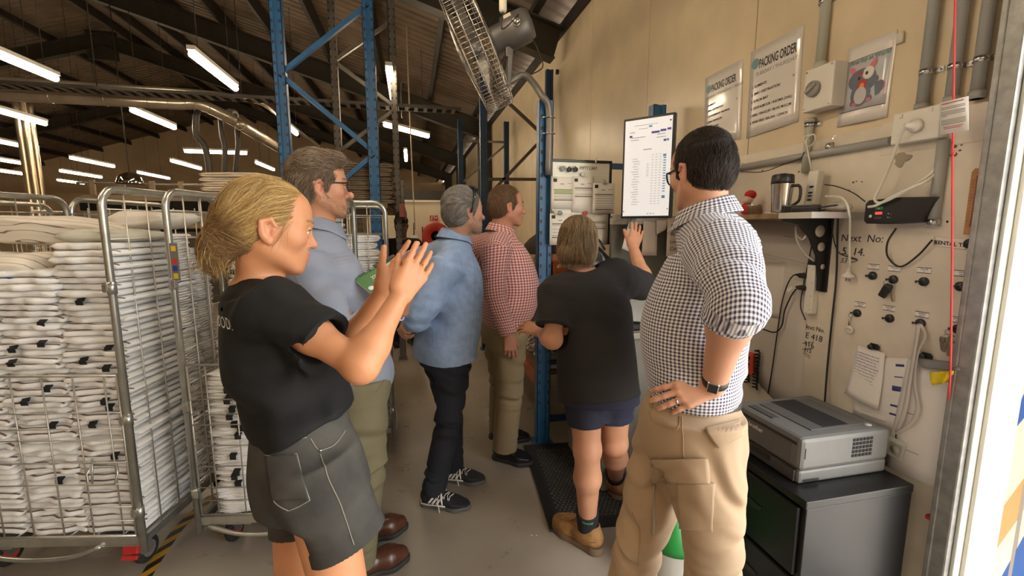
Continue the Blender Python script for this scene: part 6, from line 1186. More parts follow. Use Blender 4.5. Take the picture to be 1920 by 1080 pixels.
# ---- anatomy
def head_prims(o, fwd, up, s=1.0, wide=1.0, nose=1.0, jaw=1.0, chin=1.0, female=False):
    """o: middle of the head between the ears; returns prims and the map from head to world coordinates (x = figure's left)"""
    fwd = unit(fwd); up = unit(up-fwd*(np.asarray(up)@fwd)); lf = np.cross(up, fwd); R = np.column_stack([lf, fwd, up]); o = np.asarray(o, float)
    W = lambda x, y, z: o+R@(V(x*wide, y, z)*s)
    S = lambda *r: V(*r)*s*V(wide, 1, 1)
    E = lambda c, r, k=.02, op='u', RR=None: ell(W(*c), S(*r), R if RR is None else R@RR, k*s, op)
    C = lambda a, b, ra, rb, k=.012, op='u': rc(W(*a), W(*b), ra*s, rb*s, k*s, op)
    pr = [E((0, -.014, .045), (.074, .097, .080), .02), E((0, .02, -.012), (.064, .070, .088), .04), E((0, .045, .055), (.058, .045, .05), .03)]
    for x in (-1, 1):
        pr += [C((x*.056*jaw, -.006, -.045), (x*.020*jaw, .066, -.092), .020, .017, .03), C((x*.014, .085, .026), (x*.046, .066, .024), .010 if female else .012, .009, .022),
               E((x*.044, .056, -.016), (.021, .024, .020), .028)]
    pr += [sp(W(0, .072*chin, -.094), (.015 if female else .0175)*s, .022*s), E((0, .074, -.058), (.028, .022, .026), .022)]
    for x in (-1, 1): pr += [ell(W(x*.032, .099, .0065), S(.0165, .017, .0115), R, .013*s, 's')]
    nz = .0105*nose
    pr += [C((0, .083, .016), (0, .083+.030*nose, -.026), .0075, nz, .014), sp(W(0, .084+.028*nose, -.0285), nz*1.02*s, .008*s)]
    for x in (-1, 1): pr += [sp(W(x*.0125, .093+.008*(nose-1), -.032), .0082*s*nose, .009*s), sp(W(x*.0065, .100+.012*(nose-1), -.0405), .0036*s, .004*s, 's')]
    lip = .0053 if female else .0050
    for x in (-1, 1):                                        # lips, eyelids, ears
        pr += [C((0, .0955, -.0535), (x*.022, .083, -.0585), lip, .003, .006), C((0, .0945, -.0655), (x*.020, .082, -.0600), lip*1.15, .003, .006)]
        pr += [C((x*.018, .083, .004), (x*.030, .0905, .0142), .0032, .0036, .006), C((x*.030, .0905, .0142), (x*.047, .075, .0055), .0036, .0030, .006),
               C((x*.018, .083, .004), (x*.032, .0880, -.003), .0030, .0030, .007), C((x*.032, .0880, -.003), (x*.047, .075, .0055), .0030, .0028, .007)]
        er = np.array(Matrix.Rotation(x*.38, 3, 'Z'))@np.array(Matrix.Rotation(.22, 3, 'X'))
        pr += [E((x*.077, -.012, -.004), (.0085, .019, .031), .010, 'u', er), E((x*.0835, -.008, .000), (.006, .010, .017), .006, 's', er)]
        pr += [C((x*.078, .008, .010), (x*.082, -.004, .026), .0042, .0042, .006), C((x*.082, -.004, .026), (x*.086, -.026, .016), .0042, .0042, .006), C((x*.086, -.026, .016), (x*.080, -.016, -.018), .0042, .0038, .006), C((x*.080, -.016, -.018), (x*.074, -.001, -.032), .0048, .006, .008), C((x*.077, .006, -.004), (x*.077, .004, -.012), .0042, .004, .006)]
    pr += [C((-.019, .0985, -.0595), (.019, .0985, -.0595), .0016, .0016, .005, 's')]
    return pr, W, R
def lashes(hp, W, s, parent, r=.0011, col=(.03, .018, .012)):
    b = MB()
    for x in (-1, 1): b.tube(smooth_path([W(x*.018, .0865, .004), W(x*.031, .0945, .0125), W(x*.048, .079, .0045)], 6), r*s, 5)
    b.build('eyelashes', mat('lash_%d' % int(r*1e5), col, .6), parent)
def eyes(W, R, s, parent, iris=(.10, .14, .17), wide=1.0):
    lashes(None, W, s, parent)
    for x in (-1, 1):
        b = MB(); c = W(x*.032, .0785, .006); b.sph(c, .0122*s, R); b.mi = 1; b.lathe([(.0001, .0124*s), (.0060*s, .0108*s)], c, np.column_stack([R[:, 0], R[:, 2]*-1, R[:, 1]]), 16); b.mi = 2; b.lathe([(.0001, .01265*s), (.0024*s, .0122*s)], c, np.column_stack([R[:, 0], R[:, 2]*-1, R[:, 1]]), 12)
        b.build('eye', [mat('eye_white', (.75, .70, .66), .2), mat('iris_%d' % int(iris[2]*100), iris, .2), mat('pupil', (.01, .01, .01), .15)], parent)
def brows(head, W, s, parent, cols, seed, n=160, thick=.0009, arch=.004):
    rg = np.random.default_rng(seed); P = []
    for x in (-1, 1):
        t = rg.uniform(0, 1, n); P.append(np.array([W(x*(.014+.034*a), .10-.02*a, .030+arch*math.sin(a*2.6)+rg.uniform(-.0035, .0035)*(1-.5*a)) for a in t]))
    P = np.concatenate(P); P = project(head, P, .001); lfx = unit(W(1, 0, 0)-W(0, 0, 0)); sgn = np.repeat([-1, 1], n)[:, None]
    d = lfx*sgn*.9+(W(0, 0, 1)-W(0, 0, 0))*.25/s; paths = [P]
    for k in range(3): P = project(head, P+d*.0032*s+rg.normal(size=P.shape)*.0004, .0014, 1); paths.append(P)
    vs, Q = strand_mesh(np.stack(paths, 1), np.full(len(P), thick*s)); me = np_mesh('eyebrows', vs, Q, attr_mat('hair_fibre', .42, spec=.35)); c = np.asarray(cols)[rg.integers(len(cols), size=len(P))]; set_col(me, np.repeat(c, 12, 0)); link('eyebrows', me, parent)
def hand_prims(w, d, nrm, th, s=1.0, curl=(.2, .2, .25, .3), spread=.08, thumb=(.7, .3), k=.006, curl2=None):
    """w wrist, d pointing to the fingers, nrm out of the back of the hand, th towards the thumb side; returns prims and fingertip points"""
    d = unit(d); nrm = unit(nrm-d*(np.asarray(nrm)@d)); th = unit(np.asarray(th)-d*(np.asarray(th)@d)-nrm*(np.asarray(th)@nrm)); w = np.asarray(w, float); L = lambda x, y, z: w+(d*x+th*y+nrm*z)*s
    pr = []; tips = []
    for i, (y, x1, l, r) in enumerate(((.030, .088, .074, .0088), (.010, .093, .082, .0090), (-.011, .089, .076, .0086), (-.030, .080, .060, .0076))):
        pr.append(rc(L(.008, y*.55, 0), L(x1, y, .001), .0145*s, .0108*s, .014*s))
        a = -spread*(i-1.5)*.5; u = unit(d*math.cos(a)-th*math.sin(a)*-1 if False else d*math.cos(a)+th*math.sin(-a)*-1); p = L(x1, y, .001); b = 0; c = curl[i]; c2 = c*1.15 if curl2 is None else curl2[i]
        for j, f in enumerate((.47, .30, .23)):
            b += c*(1.0 if j == 0 else 0) + (c2 if j else 0); v = u*math.cos(b)-nrm*math.sin(b); q = p+v*l*f*s; pr.append(rc(p, q, r*s*(1-.07*j), r*s*(.93-.09*j), k*s if j == 0 else .004*s)); p = q
        tips.append(p)
    a, b = thumb; v1 = unit(d*math.cos(a)+th*math.sin(a)-nrm*.25); p0 = L(.018, .022, -.006); p1 = p0+v1*.040*s; v2 = unit(v1+d*b*.6-nrm*b*.5); p2 = p1+v2*.034*s; v3 = unit(v2+d*b*.4-nrm*b*.4); p3 = p2+v3*.026*s
    pr += [rc(p0, p1, .0165*s, .0125*s, .016*s), rc(p1, p2, .0115*s, .0102*s, .006*s), rc(p2, p3, .0104*s, .0082*s, .004*s)]; tips.append(p3)
    return pr, tips
def skin_color(base, blobs):
    base = np.asarray(base, float)
    def f(P):
        c = np.tile(base, (len(P), 1)); n = np.sin(P@V(61, 37, 53)+1)*np.sin(P@V(-43, 71, 29)+2)
        c *= (1+.05*n)[:, None]
        for (q, r, col, a) in blobs: w = np.exp(-((P-np.asarray(q))**2).sum(1)/(r*r))[:, None]*a; c = c*(1-w)+np.asarray(col)*w
        return c
    return f
def face_blobs(W, s, lip, cheek, stubble=None):
    bl = [(W(0, .095, -.0535), .010*s, lip, .6), (W(0, .093, -.066), .011*s, lip, .6), (W(.013, .09, -.057), .009*s, lip, .5), (W(-.013, .09, -.057), .009*s, lip, .5), (W(0, .11, -.028), .018*s, cheek, .35)]
    for x in (-1, 1): bl += [(W(x*.045, .07, -.02), .026*s, cheek, .4), (W(x*.08, -.01, 0), .03*s, cheek, .5)]
    if stubble:
        col, a = stubble
        for q in ((0, .08, -.09), (.03, .065, -.08), (-.03, .065, -.08), (.05, .03, -.065), (-.05, .03, -.065), (0, .095, -.045), (.062, .005, -.045), (-.062, .005, -.045)): bl.append((W(*q), .024*s, col, a))
    return bl
def arm_prims(sh, el, wr, s=1.0, r=(.052, .043, .040, .027), k=.03):
    sh, el, wr = (np.asarray(q, float) for q in (sh, el, wr)); u = sh+(el-sh)*.45; f = el+(wr-el)*.28
    return [rc(sh, u, r[0]*s, r[0]*.93*s, k), rc(u, el, r[0]*.90*s, r[1]*.9*s, k), rc(el, f, r[1]*.92*s, r[2]*1.04*s, k), rc(f, wr, r[2]*1.02*s, r[3]*s, k), sp(el, r[1]*.93*s, .02)]
def shoe(name, heel, toe, parent, mats, w=.050, h=.075, sole=.024, ankle=.10, extra=None, toe_h=.042, res=.003):
    """heel/toe on the floor; leather upper over a sole, with an opening for the ankle"""
    heel = np.asarray(heel, float); toe = np.asarray(toe, float); f = unit(toe-heel); L = np.linalg.norm(toe-heel); sd = np.cross(V(0, 0, 1), f); z = V(0, 0, 1); H0 = V(0, 0, heel[2])
    A = lambda t, y, zz: heel+f*L*t+sd*y+z*zz
    up = [rc(A(.14, 0, sole+.034), A(.34, 0, sole+.032), w*.80, w*.84, .03), rc(A(.34, 0, sole+.030), A(.70, -.004, sole+.022), w*.86, w*.95, .03), rc(A(.70, -.004, sole+.018), A(.88, .002, sole+.010), w*.92, toe_h*.9, .03), rc(A(.22, 0, sole+.045), A(.20, 0, ankle), w*.76, w*.72, .03), cut(A(0, 0, sole-.002), -z), cut(A(.2, 0, ankle), unit(z+f*.25)), rc(A(.22, 0, ankle-.02), A(.18, 0, ankle+.05), w*.60, w*.62, .006, 's')]
    so = [rc(A(.12, 0, .012), A(.40, -.002, .012), w*.80, w*.74, .03), rc(A(.40, -.002, .012), A(.72, -.004, .012), w*.74, w*1.0, .03), rc(A(.72, -.004, .012), A(.90, .002, .014), w*1.0, w*.74, .03), cut(A(0, 0, sole), z), cut(A(0, 0, .001), -z)]
    u_, _ = sdf_part(name, up, res, mats[0], parent); s_, _ = sdf_part('sole', so, res, mats[1], u_); return up, A, u_
def sleeve(a, b, ra, rb, tag=0, k=.03, c=None, rcm=None, p=2.0, side=None):       # cloth tube with an open flat end at b (optional mid point c)
    a, b = np.asarray(a, float), np.asarray(b, float); pts = [a, b] if c is None else [a, np.asarray(c, float), b]; rr = [ra, rb] if c is None else [ra, rcm, rb]
    s = frame(b-a)[0] if side is None else side
    L = loft(pts, rr, rr, rr, side=s, p=p, k=k, tag=tag, n=4 if c is None else 10)
    if c is not None: d = unit(b-a); g = L.uv; L.uv = lambda P: np.stack([g(P)[..., 0], (P-a)@d], -1)
    return L
def hollow(a, b, ra, rb): return rc(a, b, ra, rb, .004, 's')

def short_hair(root, W, R, o, s, wide, cols, base, seed, top=.016, side=.006, n=3600, line=(0, .034, .012), nrm=(0, .80, -.60), flow=None, length=.0048, K=7, nape=-.078, wob=.35, lift=1.3, quiff=0):
    hb = [ell(W(0, -.016, .040), V((.0745+side)*wide, .097+side*1.2, .084+top)*s, R, .02), ell(W(0, -.045, -.01), V((.066+side)*wide, .062+side, .068)*s, R, .03)]
    if quiff: hb.append(ell(W(0, .055, .108), V(.052, .040, .024)*s*(1+quiff), R, .03))
    hb += [hcut(W, R, line, nrm), cut(W(0, 0, nape), R@V(0, .25, -1))]
    for x in (-1, 1): hb += [ell(W(x*.083, -.004, -.006), V(.024, .022, .036)*s, R, .006, 's')]
    for x in (-1, 1): hb += [rc(W(x*.073*wide, .012, .03), W(x*.0745*wide, .014, -.006), .008*s, .006*s, .01)]
    ho, Hv = sdf_part('hair', hb, .0042, attr_mat('hair_base', .6, spec=.2), root, lambda P: np.tile(np.asarray(base, float), (len(P), 1)))
    fl = flow or (lambda q: np.stack([q[:, 0]*2, -.6+0*q[:, 0], -.8+q[:, 2]*2], -1))
    hair('hair_strands', hb, ho, Hv, lambda P: fl((P-o)@R)@R.T, int(n*1.5), K, length, .00042, cols, seed, (.0005, .0035), wob=wob, clump=.18, lift=lift)
    return hb, ho
def stubble(name, hp, W, s, root, pts, n, cols, seed, ln=.0022, K=3, r=.00042, spread=.014):
    rg = np.random.default_rng(seed); P = np.array([W(*pts[rg.integers(len(pts))]) for _ in range(n)])+rg.normal(size=(n, 3))*spread; P = project(hp, P, .0003, 4)
    dn = W(0, .3, -1)-W(0, 0, 0); dn = unit(dn); path = [P]
    for k in range(K): P = P+(dn*.8+grad(hp, P)*.5+rg.normal(size=P.shape)*.4)*ln; path.append(P)
    vs, Q = strand_mesh(np.stack(path, 1), np.full(n, r)); me = np_mesh(name, vs, Q, attr_mat('hair_fibre')); set_col(me, np.repeat(np.asarray(cols)[rg.integers(len(cols), size=n)], 3*(K+1), 0)); link(name, me, root)
BEARD = [(0, .08, -.105), (.02, .075, -.10), (-.02, .075, -.10), (.035, .06, -.09), (-.035, .06, -.09), (.048, .035, -.075), (-.048, .035, -.075), (.056, .01, -.055), (-.056, .01, -.055), (0, .1, -.047), (.018, .095, -.05), (-.018, .095, -.05), (0, .09, -.08), (.06, .0, -.035), (-.06, .0, -.035)]
def glasses(W, R, s, root, m, name='glasses', z=.008, y=.108, r=.0021, wide=1.0):
    b = MB()
    for x in (-1, 1):
        c = [W(x*(.034+.0235*a*wide), y-.004*abs(a)-.010*max(0, a), z+.0185*bb-.002) for a, bb in ((-.9, .75), (0, .95), (.95, .8), (1.05, 0), (.7, -.85), (0, -1.05), (-.75, -.8), (-1.0, 0))]
        b.tube(smooth_path(c+c[:1], 5)[:-1], r*s, 7, closed=True)
        b.tube([W(x*.059, y-.014, z+.010), W(x*.074*wide, .03, z+.010), W(x*.0800, -.012, z+.008), W(x*.079, -.030, z-.012)], r*.95*s, 7)
    b.tube(smooth_path([W(-.012, y-.002, z+.008), W(0, y+.001, z+.011), W(.012, y-.002, z+.008)], 4), r*s, 7)
    o = b.build(name, m, root); l = MB()
    for x in (-1, 1): l.prism([(.0225*math.cos(a), .0175*math.sin(a)) for a in np.linspace(0, 2*math.pi, 17)[:-1]], .0008, W(x*.034, y-.003, z-.002), R[:, 0], R[:, 2])
    l.build('lens', M_lens, o); return o
def collar(prims, nb, bf, lf, m, parent, r=.066, h=.040, lift=.028):
    P = []; n = 41                                          # stand, fold and falling leaf, open at the throat
    for j, (dr, dz) in enumerate(((.0, -.012), (.001, h*.8), (.004, h), (.010, h*.85), (.024, h*.30), (.036, -.008))):
        row = []
        for a in np.linspace(-math.pi*.90, math.pi*.90, n):
            f = -math.cos(a); g = max(0, f-.2)/.8; z = lift+dz*(1-.25*g*(j < 5))-.042*(f+1)/2-(.030*g if j > 3 else 0)
            row.append(nb-bf*math.cos(a)*(r+dr)*1.02+lf*math.sin(a)*(r+dr)+V(0, 0, z)+bf*(.010*g))
        P.append(row)
    b = MB(); b.sheet(P, .0024, unit(V(0, 0, .3)-bf*.02)); o = b.build('collar', m, parent); me = o.data; vi = np.zeros(len(me.loops), np.int32); me.loops.foreach_get('vertex_index', vi); vi %= 6*n
    me.uv_layers.new(name='UVMap').data.foreach_set('uv', np.stack([(vi % n)*(r*5.65/n), np.array([0, .046, .050, .056, .080, .116])[vi//n]], -1).astype(np.float32).ravel()); return o
def trousers(name, root, waist, hR, hL, kR, kL, aR, aL, lf, m, rw=(.155, .115, .115), rt=.095, rk=.072, ra=.062, seed=1, brk=.006, res=None, extra=(), pdrop=.02, rh=None, mats=None, uv=False, belt=None):
    """waist: centre of the waistband; hips/knees/ankles of both legs"""
    hc = (hR+hL)/2; rh = rh or (rw[0]*1.08, rw[1]*1.05, rw[2]*1.15)
    pr = [loft([waist, waist*.6+hc*.4+V(0, 0, .0), hc+V(0, 0, -.01), hc+V(0, 0, -.07)], [rw[0], rw[0]*1.03, rh[0], rh[0]*.93], [rw[1], rw[1]*1.03, rh[1], rh[1]*.85], [rw[2], rw[2]*1.06, rh[2], rh[2]*.9], side=lf, p=2.3, k=.03)]
    for i, (h, kn, an) in enumerate(((hR, kR, aR), (hL, kL, aL))):
        e = an+V(0, 0, -pdrop); pr.append(loft([h+V(0, 0, .02), h*.55+kn*.45, kn, kn*.5+e*.5, e], [rt, rt*.95, rk, (rk+ra)/2*1.03, ra], [rt*1.05, rt*.98, rk, (rk+ra)/2, ra*1.08], [rt*1.08, rt*.98, rk*1.02, (rk+ra)/2*1.08, ra*1.12], side=lf, p=2.1, k=.05, n=14)); pr.append(hollow(e+V(0, 0, .0), e-V(0, 0, .08), ra-.016, ra-.012))
        pr += [folds(kn, (.12, .12, .13), brk, 72, V(0, 0, 1), seed+i), folds(h*.6+kn*.4, (.14, .14, .16), brk*.9, 50, V(.4, .1, 1), seed+4+i), folds(e+V(0, 0, .09), (.1, .1, .08), brk*.55, 95, V(0, 0, 1), seed+8+i), folds((h+hc)/2+V(0, 0, -.05), (.13, .13, .09), brk, 60, V(.5, .2, .8), seed+12+i)]
    w0, w1 = waist+V(0, 0, .017), waist-V(0, 0, .017)
    if belt: sdf_part('belt', [loft([w1, w0], [rw[0]+.005]*2, [rw[1]+.005]*2, [rw[2]+.005]*2, side=lf, p=2.3), loft([w1-V(0, 0, .02), w0+V(0, 0, .02)], [rw[0]-.02]*2, [rw[1]-.02]*2, [rw[2]-.02]*2, side=lf, p=2.3, k=.002, op='s')], .003, belt, root)
    pr += list(extra); ob, vv = sdf_part(name, pr, res or RESC, mats or m, root, uv=uv); return pr, ob
# ---------------------------------------------------------------- people
M_tee = mat('black_jersey', (.0065, .0065, .007), .8, bump=.15, bscale=400, spec=.35)
M_skin = attr_mat('skin', .48, sss=.12, bump=.06, bscale=350, spec=.4)
M_pearl = mat('pearl_button', (.75, .74, .70), .3)
M_steel = mat('steel', (.6, .6, .62), .25, metal=1)
M_gold = mat('gold', (.75, .55, .25), .25, metal=1)
M_blackp = mat('black_plastic', (.015, .015, .016), .35)
M_lens = mat('clear_lens', (.95, .97, 1), .03, trans=1, alpha=.25)
M_sole_w = mat('white_rubber', (.70, .68, .64), .6)
M_sole_b = mat('dark_rubber', (.025, .022, .02), .7)
SKW, SKM = (.58, .262, .128), (.53, .25, .145)
RES, RESC = .0026, .0034
def hcut(W, R, p, n): return cut(W(*p), R@np.asarray(n, float))

def woman_in_black():
    root = thing('person', 'woman in black T-shirt and grey denim shorts, fair hair tied back, clapping hands', 'person', at(600, 1300, 1.12)*V(1, 1, 0))
    s = 1.0; o = at(507, 430, 1.17); fwd = unit(V(.95, .30, -.15)); up = unit(V(0, 0, 1)); hp, W, R = head_prims(o, fwd, up, s, .95, nose=.84, jaw=.84, female=True)
    bf = unit(V(.92, .38, 0)); lf = V(-bf[1], bf[0], 0)                    # body front and left
    nb = at(481, 528, 1.195); shc = at(489, 572, 1.20)
    shR = at(512, 580, 1.065); shL = shc+lf*.165+V(.03, 0, -.02)
    elR = at(677, 686, 1.00); wrR = at(748, 558, 1.08); elL = at(655, 655, 1.24); wrL = at(718, 546, 1.20)
    hipR, hipL = at(590, 880, 1.075), at(563, 870, 1.255); hc = (hipR+hipL)/2
    anR, anL = V(-.10, 1.05, .09), V(-.36, 1.33, .09); knR, knL = at(662, 1215, 1.075), at(560, 1200, 1.28)
    hR, tR = hand_prims(wrR+unit(wrR-elR)*.006, unit(V(.085, .085, .125)), -unit(ray(760, 500))+V(.35, 0, .1), V(-.8, 0, .5), .93, curl=(.10, .06, .08, .12), thumb=(.35, .25), spread=.10)
    hL, tL = hand_prims(wrL, unit(V(.105, .03, .115)), unit(ray(740, 500))+V(0, 0, -.3), V(-.75, 0, .65), .93, curl=(.14, .14, .16, .2), thumb=(.62, .15), spread=.1)
    tor = [nb, shc, at(520, 655, 1.17), at(548, 735, 1.155), hc+V(0, 0, .05), hc+V(0, 0, -.05)]
    body = hp+[rc(W(0, -.030, -.05), nb+V(0, 0, -.01), .047, .048, .03), loft(tor, [.07, .145, .125, .12, .145, .13], [.06, .085, .09, .09, .10, .09], side=lf, k=.04)]
    body += arm_prims(shR, elR, wrR, .86)+hR+arm_prims(shL, elL, wrL, .86)+hL
    for h, kn, an in ((hipR, knR, anR), (hipL, knL, anL)):
        f = kn+(an-kn)*.3; body += [rc(h, kn, .078, .056, .03), rc(kn, f, .056, .055, .03), rc(f, an, .055, .036, .03), rc(an, an+V(.11, .02, -.055), .036, .03, .03)]
    bl = face_blobs(W, s, (.50, .19, .15), (.62, .28, .19))
    sdf_part('body', body, RES, M_skin, root, skin_color(SKW, bl)); eyes(W, R, s, root, (.16, .20, .20)); brows(hp, W, s, root, [(.34, .20, .10), (.40, .26, .13)], 1, 90, .0005)
    # hair: swept back into a loose low bun
    bun = W(-.005, -.108, -.050)
    hb = [ell(W(0, -.016, .044), V(.0765*.95+.003, .104, .090)*s, R, .02), ell(W(0, -.06, .0), V(.068, .062, .07), R, .03), ell(bun, V(.048, .042, .050), R, .03), hcut(W, R, (0, .040, .012), (0, .78, -.62)), cut(W(0, 0, -.085), R@V(0, 0, -1))]
    hb2 = hb[:2]+hb[3:]+[ell(bun, V(.040, .034, .042), R, .02), ell(W(.004, -.122, -.088), V(.022, .020, .034), R, .03)]
    ho, Hv = sdf_part('hair', hb2, .004, attr_mat('hair_base', .6, spec=.2), root, lambda P: np.tile(V(.27, .17, .072), (len(P), 1)))
    L = (Hv-o)@R; scal = Hv[(L[:, 1] > -.10)]; bunv = Hv[(np.linalg.norm(Hv-bun, axis=1) < .06)]
    cols = [(.42, .255, .085), (.54, .35, .13), (.32, .185, .06), (.64, .45, .20), (.24, .13, .042)]
    def df(P):
        d = bun-P; q = (P-o)@R; d = d/np.linalg.norm(d, axis=1)[:, None]; d = d+(R@V(0, -.6, 0))*(q[:, 1] > -.02)[:, None]; return d
    hair('hair_strands', hb2, ho, scal, df, 11000, 9, .0135, .00033, cols, 3, (.0003, .0050), wob=.10, clump=.14)
    def sw(P): q = P-bun; ax = unit(R@V(.8, .2, .55)); return np.cross(np.tile(ax, (len(P), 1)), q)*18+np.random.default_rng(5).normal(size=P.shape)*.25
    hair('bun_strands', hb2, ho, bunv, sw, 2600, 9, .009, .0004, [(.34, .20, .085), (.26, .15, .06), (.46, .29, .125), (.18, .10, .045)], 4, (.001, .013), wob=.5, clump=.3)
    rg = np.random.default_rng(8); P = [bun+R@rg.uniform(-1, 1, 3)*V(1, 1, 1)*.035 for _ in range(260)]; st = []
    for p in P:
        q = [p]; d = R@V(rg.normal()*.3, -.25+rg.normal()*.3, -1)
        for k in range(8): d = unit(d+rg.normal(size=3)*.28+V(0, 0, -.25)+R@V(0, -.02+.10*(k > 2), 0)); q.append(q[-1]+d*rg.uniform(.006, .013))
        st.append(q)
    for k in range(9):                                   # flyaway locks in front of the ear and at the temple
        p = W(-.074, .030+rg.normal()*.008, .02+rg.normal()*.012); q = [p]; d = R@V(-.15, -.30, -1)
        for j in range(8): d = unit(d+rg.normal(size=3)*.1+R@V(0, -.06*(j < 3)+.02, 0)); q.append(q[-1]+d*.010)
        st.append(q)
    vs, Q = strand_mesh(np.array(st), np.full(len(st), .00045)); me = np_mesh('loose_strands', vs, Q, attr_mat('hair_fibre')); set_col(me, np.repeat(np.array(cols)[rg.integers(5, size=len(st))], 27, 0)); link('loose_strands', me, ho)
    # T-shirt
    slR = shR+(elR-shR)*.60; slL = shL+(elL-shL)*.52
    hem = [nb+V(0, 0, -.035), shc+V(0, 0, -.01), at(515, 655, 1.175), at(546, 732, 1.16), at(566, 790, 1.155), at(572, 803, 1.155)]
    tee = [loft(hem, [.085, .175, .165, .160, .175, .172], [.075, .105, .125, .135, .135, .130], [.075, .10, .118, .125, .118, .115], side=lf, p=2.3, k=.03, tag=1),
           rc(nb+V(0, 0, -.045), shR, .062, .066, .05), rc(nb+V(0, 0, -.045), shL, .062, .066, .05), sleeve(shR-unit(elR-shR)*.02, slR, .068, .074, k=.045), sleeve(shL, slL, .066, .074, k=.04),
           rc(nb+bf*.012+V(0, 0, .0), nb+V(0, 0, .12)+bf*.02, .066, .085, .006, 's'), hollow(slR-unit(elR-shR)*.015, slR+unit(elR-shR)*.05, .058, .064), hollow(slL-unit(elL-shL)*.05, slL+unit(elL-shL)*.05, .062, .069),
           folds(at(560, 720, 1.10), (.22, .22, .18), .014, 55, V(.35, 0, .94), 3), folds(at(500, 640, 1.10), (.16, .16, .16), .010, 62, V(.6, 0, .8), 5), folds(shR+(slR-shR)*.6, .11, .006, 80, elR-shR, 6), folds(at(600, 770, 1.1), (.18, .18, .07), .009, 55, V(1, .2, .25), 9, bend=.6)]
    tp, _ = sdf_part('t_shirt', tee, RESC, M_tee, root)
    P0 = hit(tee, 436, 612); b = MB()
    if P0 is not None:
        g = grad(tee, P0[None])[0]; U = unit(np.cross(V(0, 0, 1), g)); b.text('GOOD!', P0+g*.002-V(0, 0, .012), U, unit(np.cross(g, U)), .044, 'RIGHT', .0006); q = project(tee, np.array(b.v), .0025, 2); b.v = [tuple(x) for x in q]; b.build('back_lettering', mat('white_print', (.75, .75, .73), .7), tp)
    # shorts with turned-up hems
    M_den = mat('washed_denim', (.050, .046, .039), .85, var=.55, vscale=7, bump=.25, bscale=500)
    M_stitch = mat('pale_stitch', (.28, .25, .20), .8)
    eR, eL = at(650, 1010, 1.085), at(572, 985, 1.24); uR, uL = unit(eR-hipR), unit(eL-hipL)
    sh_ = [loft([at(562, 768, 1.155), at(571, 825, 1.155), at(577, 880, 1.15), at(580, 930, 1.15)], [.150, .168, .180, .178], [.105, .118, .124, .118], [.112, .128, .136, .124], side=lf, p=2.3, k=.03),
           sleeve(hipR+V(0, 0, .02), eR, .098, .091, k=.05, side=lf), sleeve(hipL+V(0, 0, .02), eL, .098, .086, k=.05, side=lf),
           sleeve(eR-uR*.030, eR+uR*.004, .0945, .097, k=.004, side=lf), sleeve(eL-uL*.030, eL+uL*.004, .0895, .092, k=.004, side=lf),
           hollow(eR-uR*.05, eR+uR*.06, .080, .084), hollow(eL-uL*.05, eL+uL*.06, .076, .080),
           folds(at(640, 900, 1.05), (.16, .16, .12), .006, 75, V(.3, 0, 1), 12), folds(at(560, 960, 1.08), (.14, .14, .14), .007, 60, V(.8, 0, .5), 14)]
    so, _ = sdf_part('shorts', sh_, RESC, M_den, root)
    def hp_(*pp): return [q for q in (hit(sh_, x, y) for x, y in pp) if q is not None]
    b = MB()
    for pl in ([(497, 853), (530, 858), (556, 850)], [(556, 850), (568, 900), (581, 938)], [(581, 938), (560, 950), (541, 958)], [(541, 958), (518, 945), (508, 930)], [(500, 858), (555, 854)], [(582, 822), (592, 838), (600, 846)], [(600, 846), (628, 833), (648, 806)], [(600, 850), (615, 895), (640, 950), (664, 1022)], [(490, 836), (540, 828), (575, 820)]):
        q = hp_(*pl)
        if len(q) > 1: b.tube(list(project(sh_, np.array(smooth_path(q, 8)), .0006)), .0011, 5)
    b.build('stitching', M_stitch, so)
    patch_px(sh_, ((499, 856), (510, 938), (580, 937), (556, 851)), .0016, .003).build('back_pocket', M_den, so)
    q = hit(sh_, 601, 845)
    if q is not None: b = MB(); b.sph(q+grad(sh_, q[None])[0]*.002, .0035); b.build('rivet', M_steel, so)
    for h, a in (('R', anR), ('L', anL)): shoe('shoe', a+V(-.05, -.02, -.09), a+V(.20, .04, -.09), root, (mat('white_canvas', (.6, .58, .55), .8), M_sole_w), res=.005)
    b = MB(); pr = hR[9]; c = (pr.lo+pr.hi)/2; ax = unit(V(.085, .085, .125)); b.lathe([(.0082, -.0015), (.0098, -.0015), (.0098, .0015), (.0082, .0015), (.0082, -.0015)], c, np.column_stack(frame(ax)), 18); b.build('ring', M_gold, root)
woman_in_black()
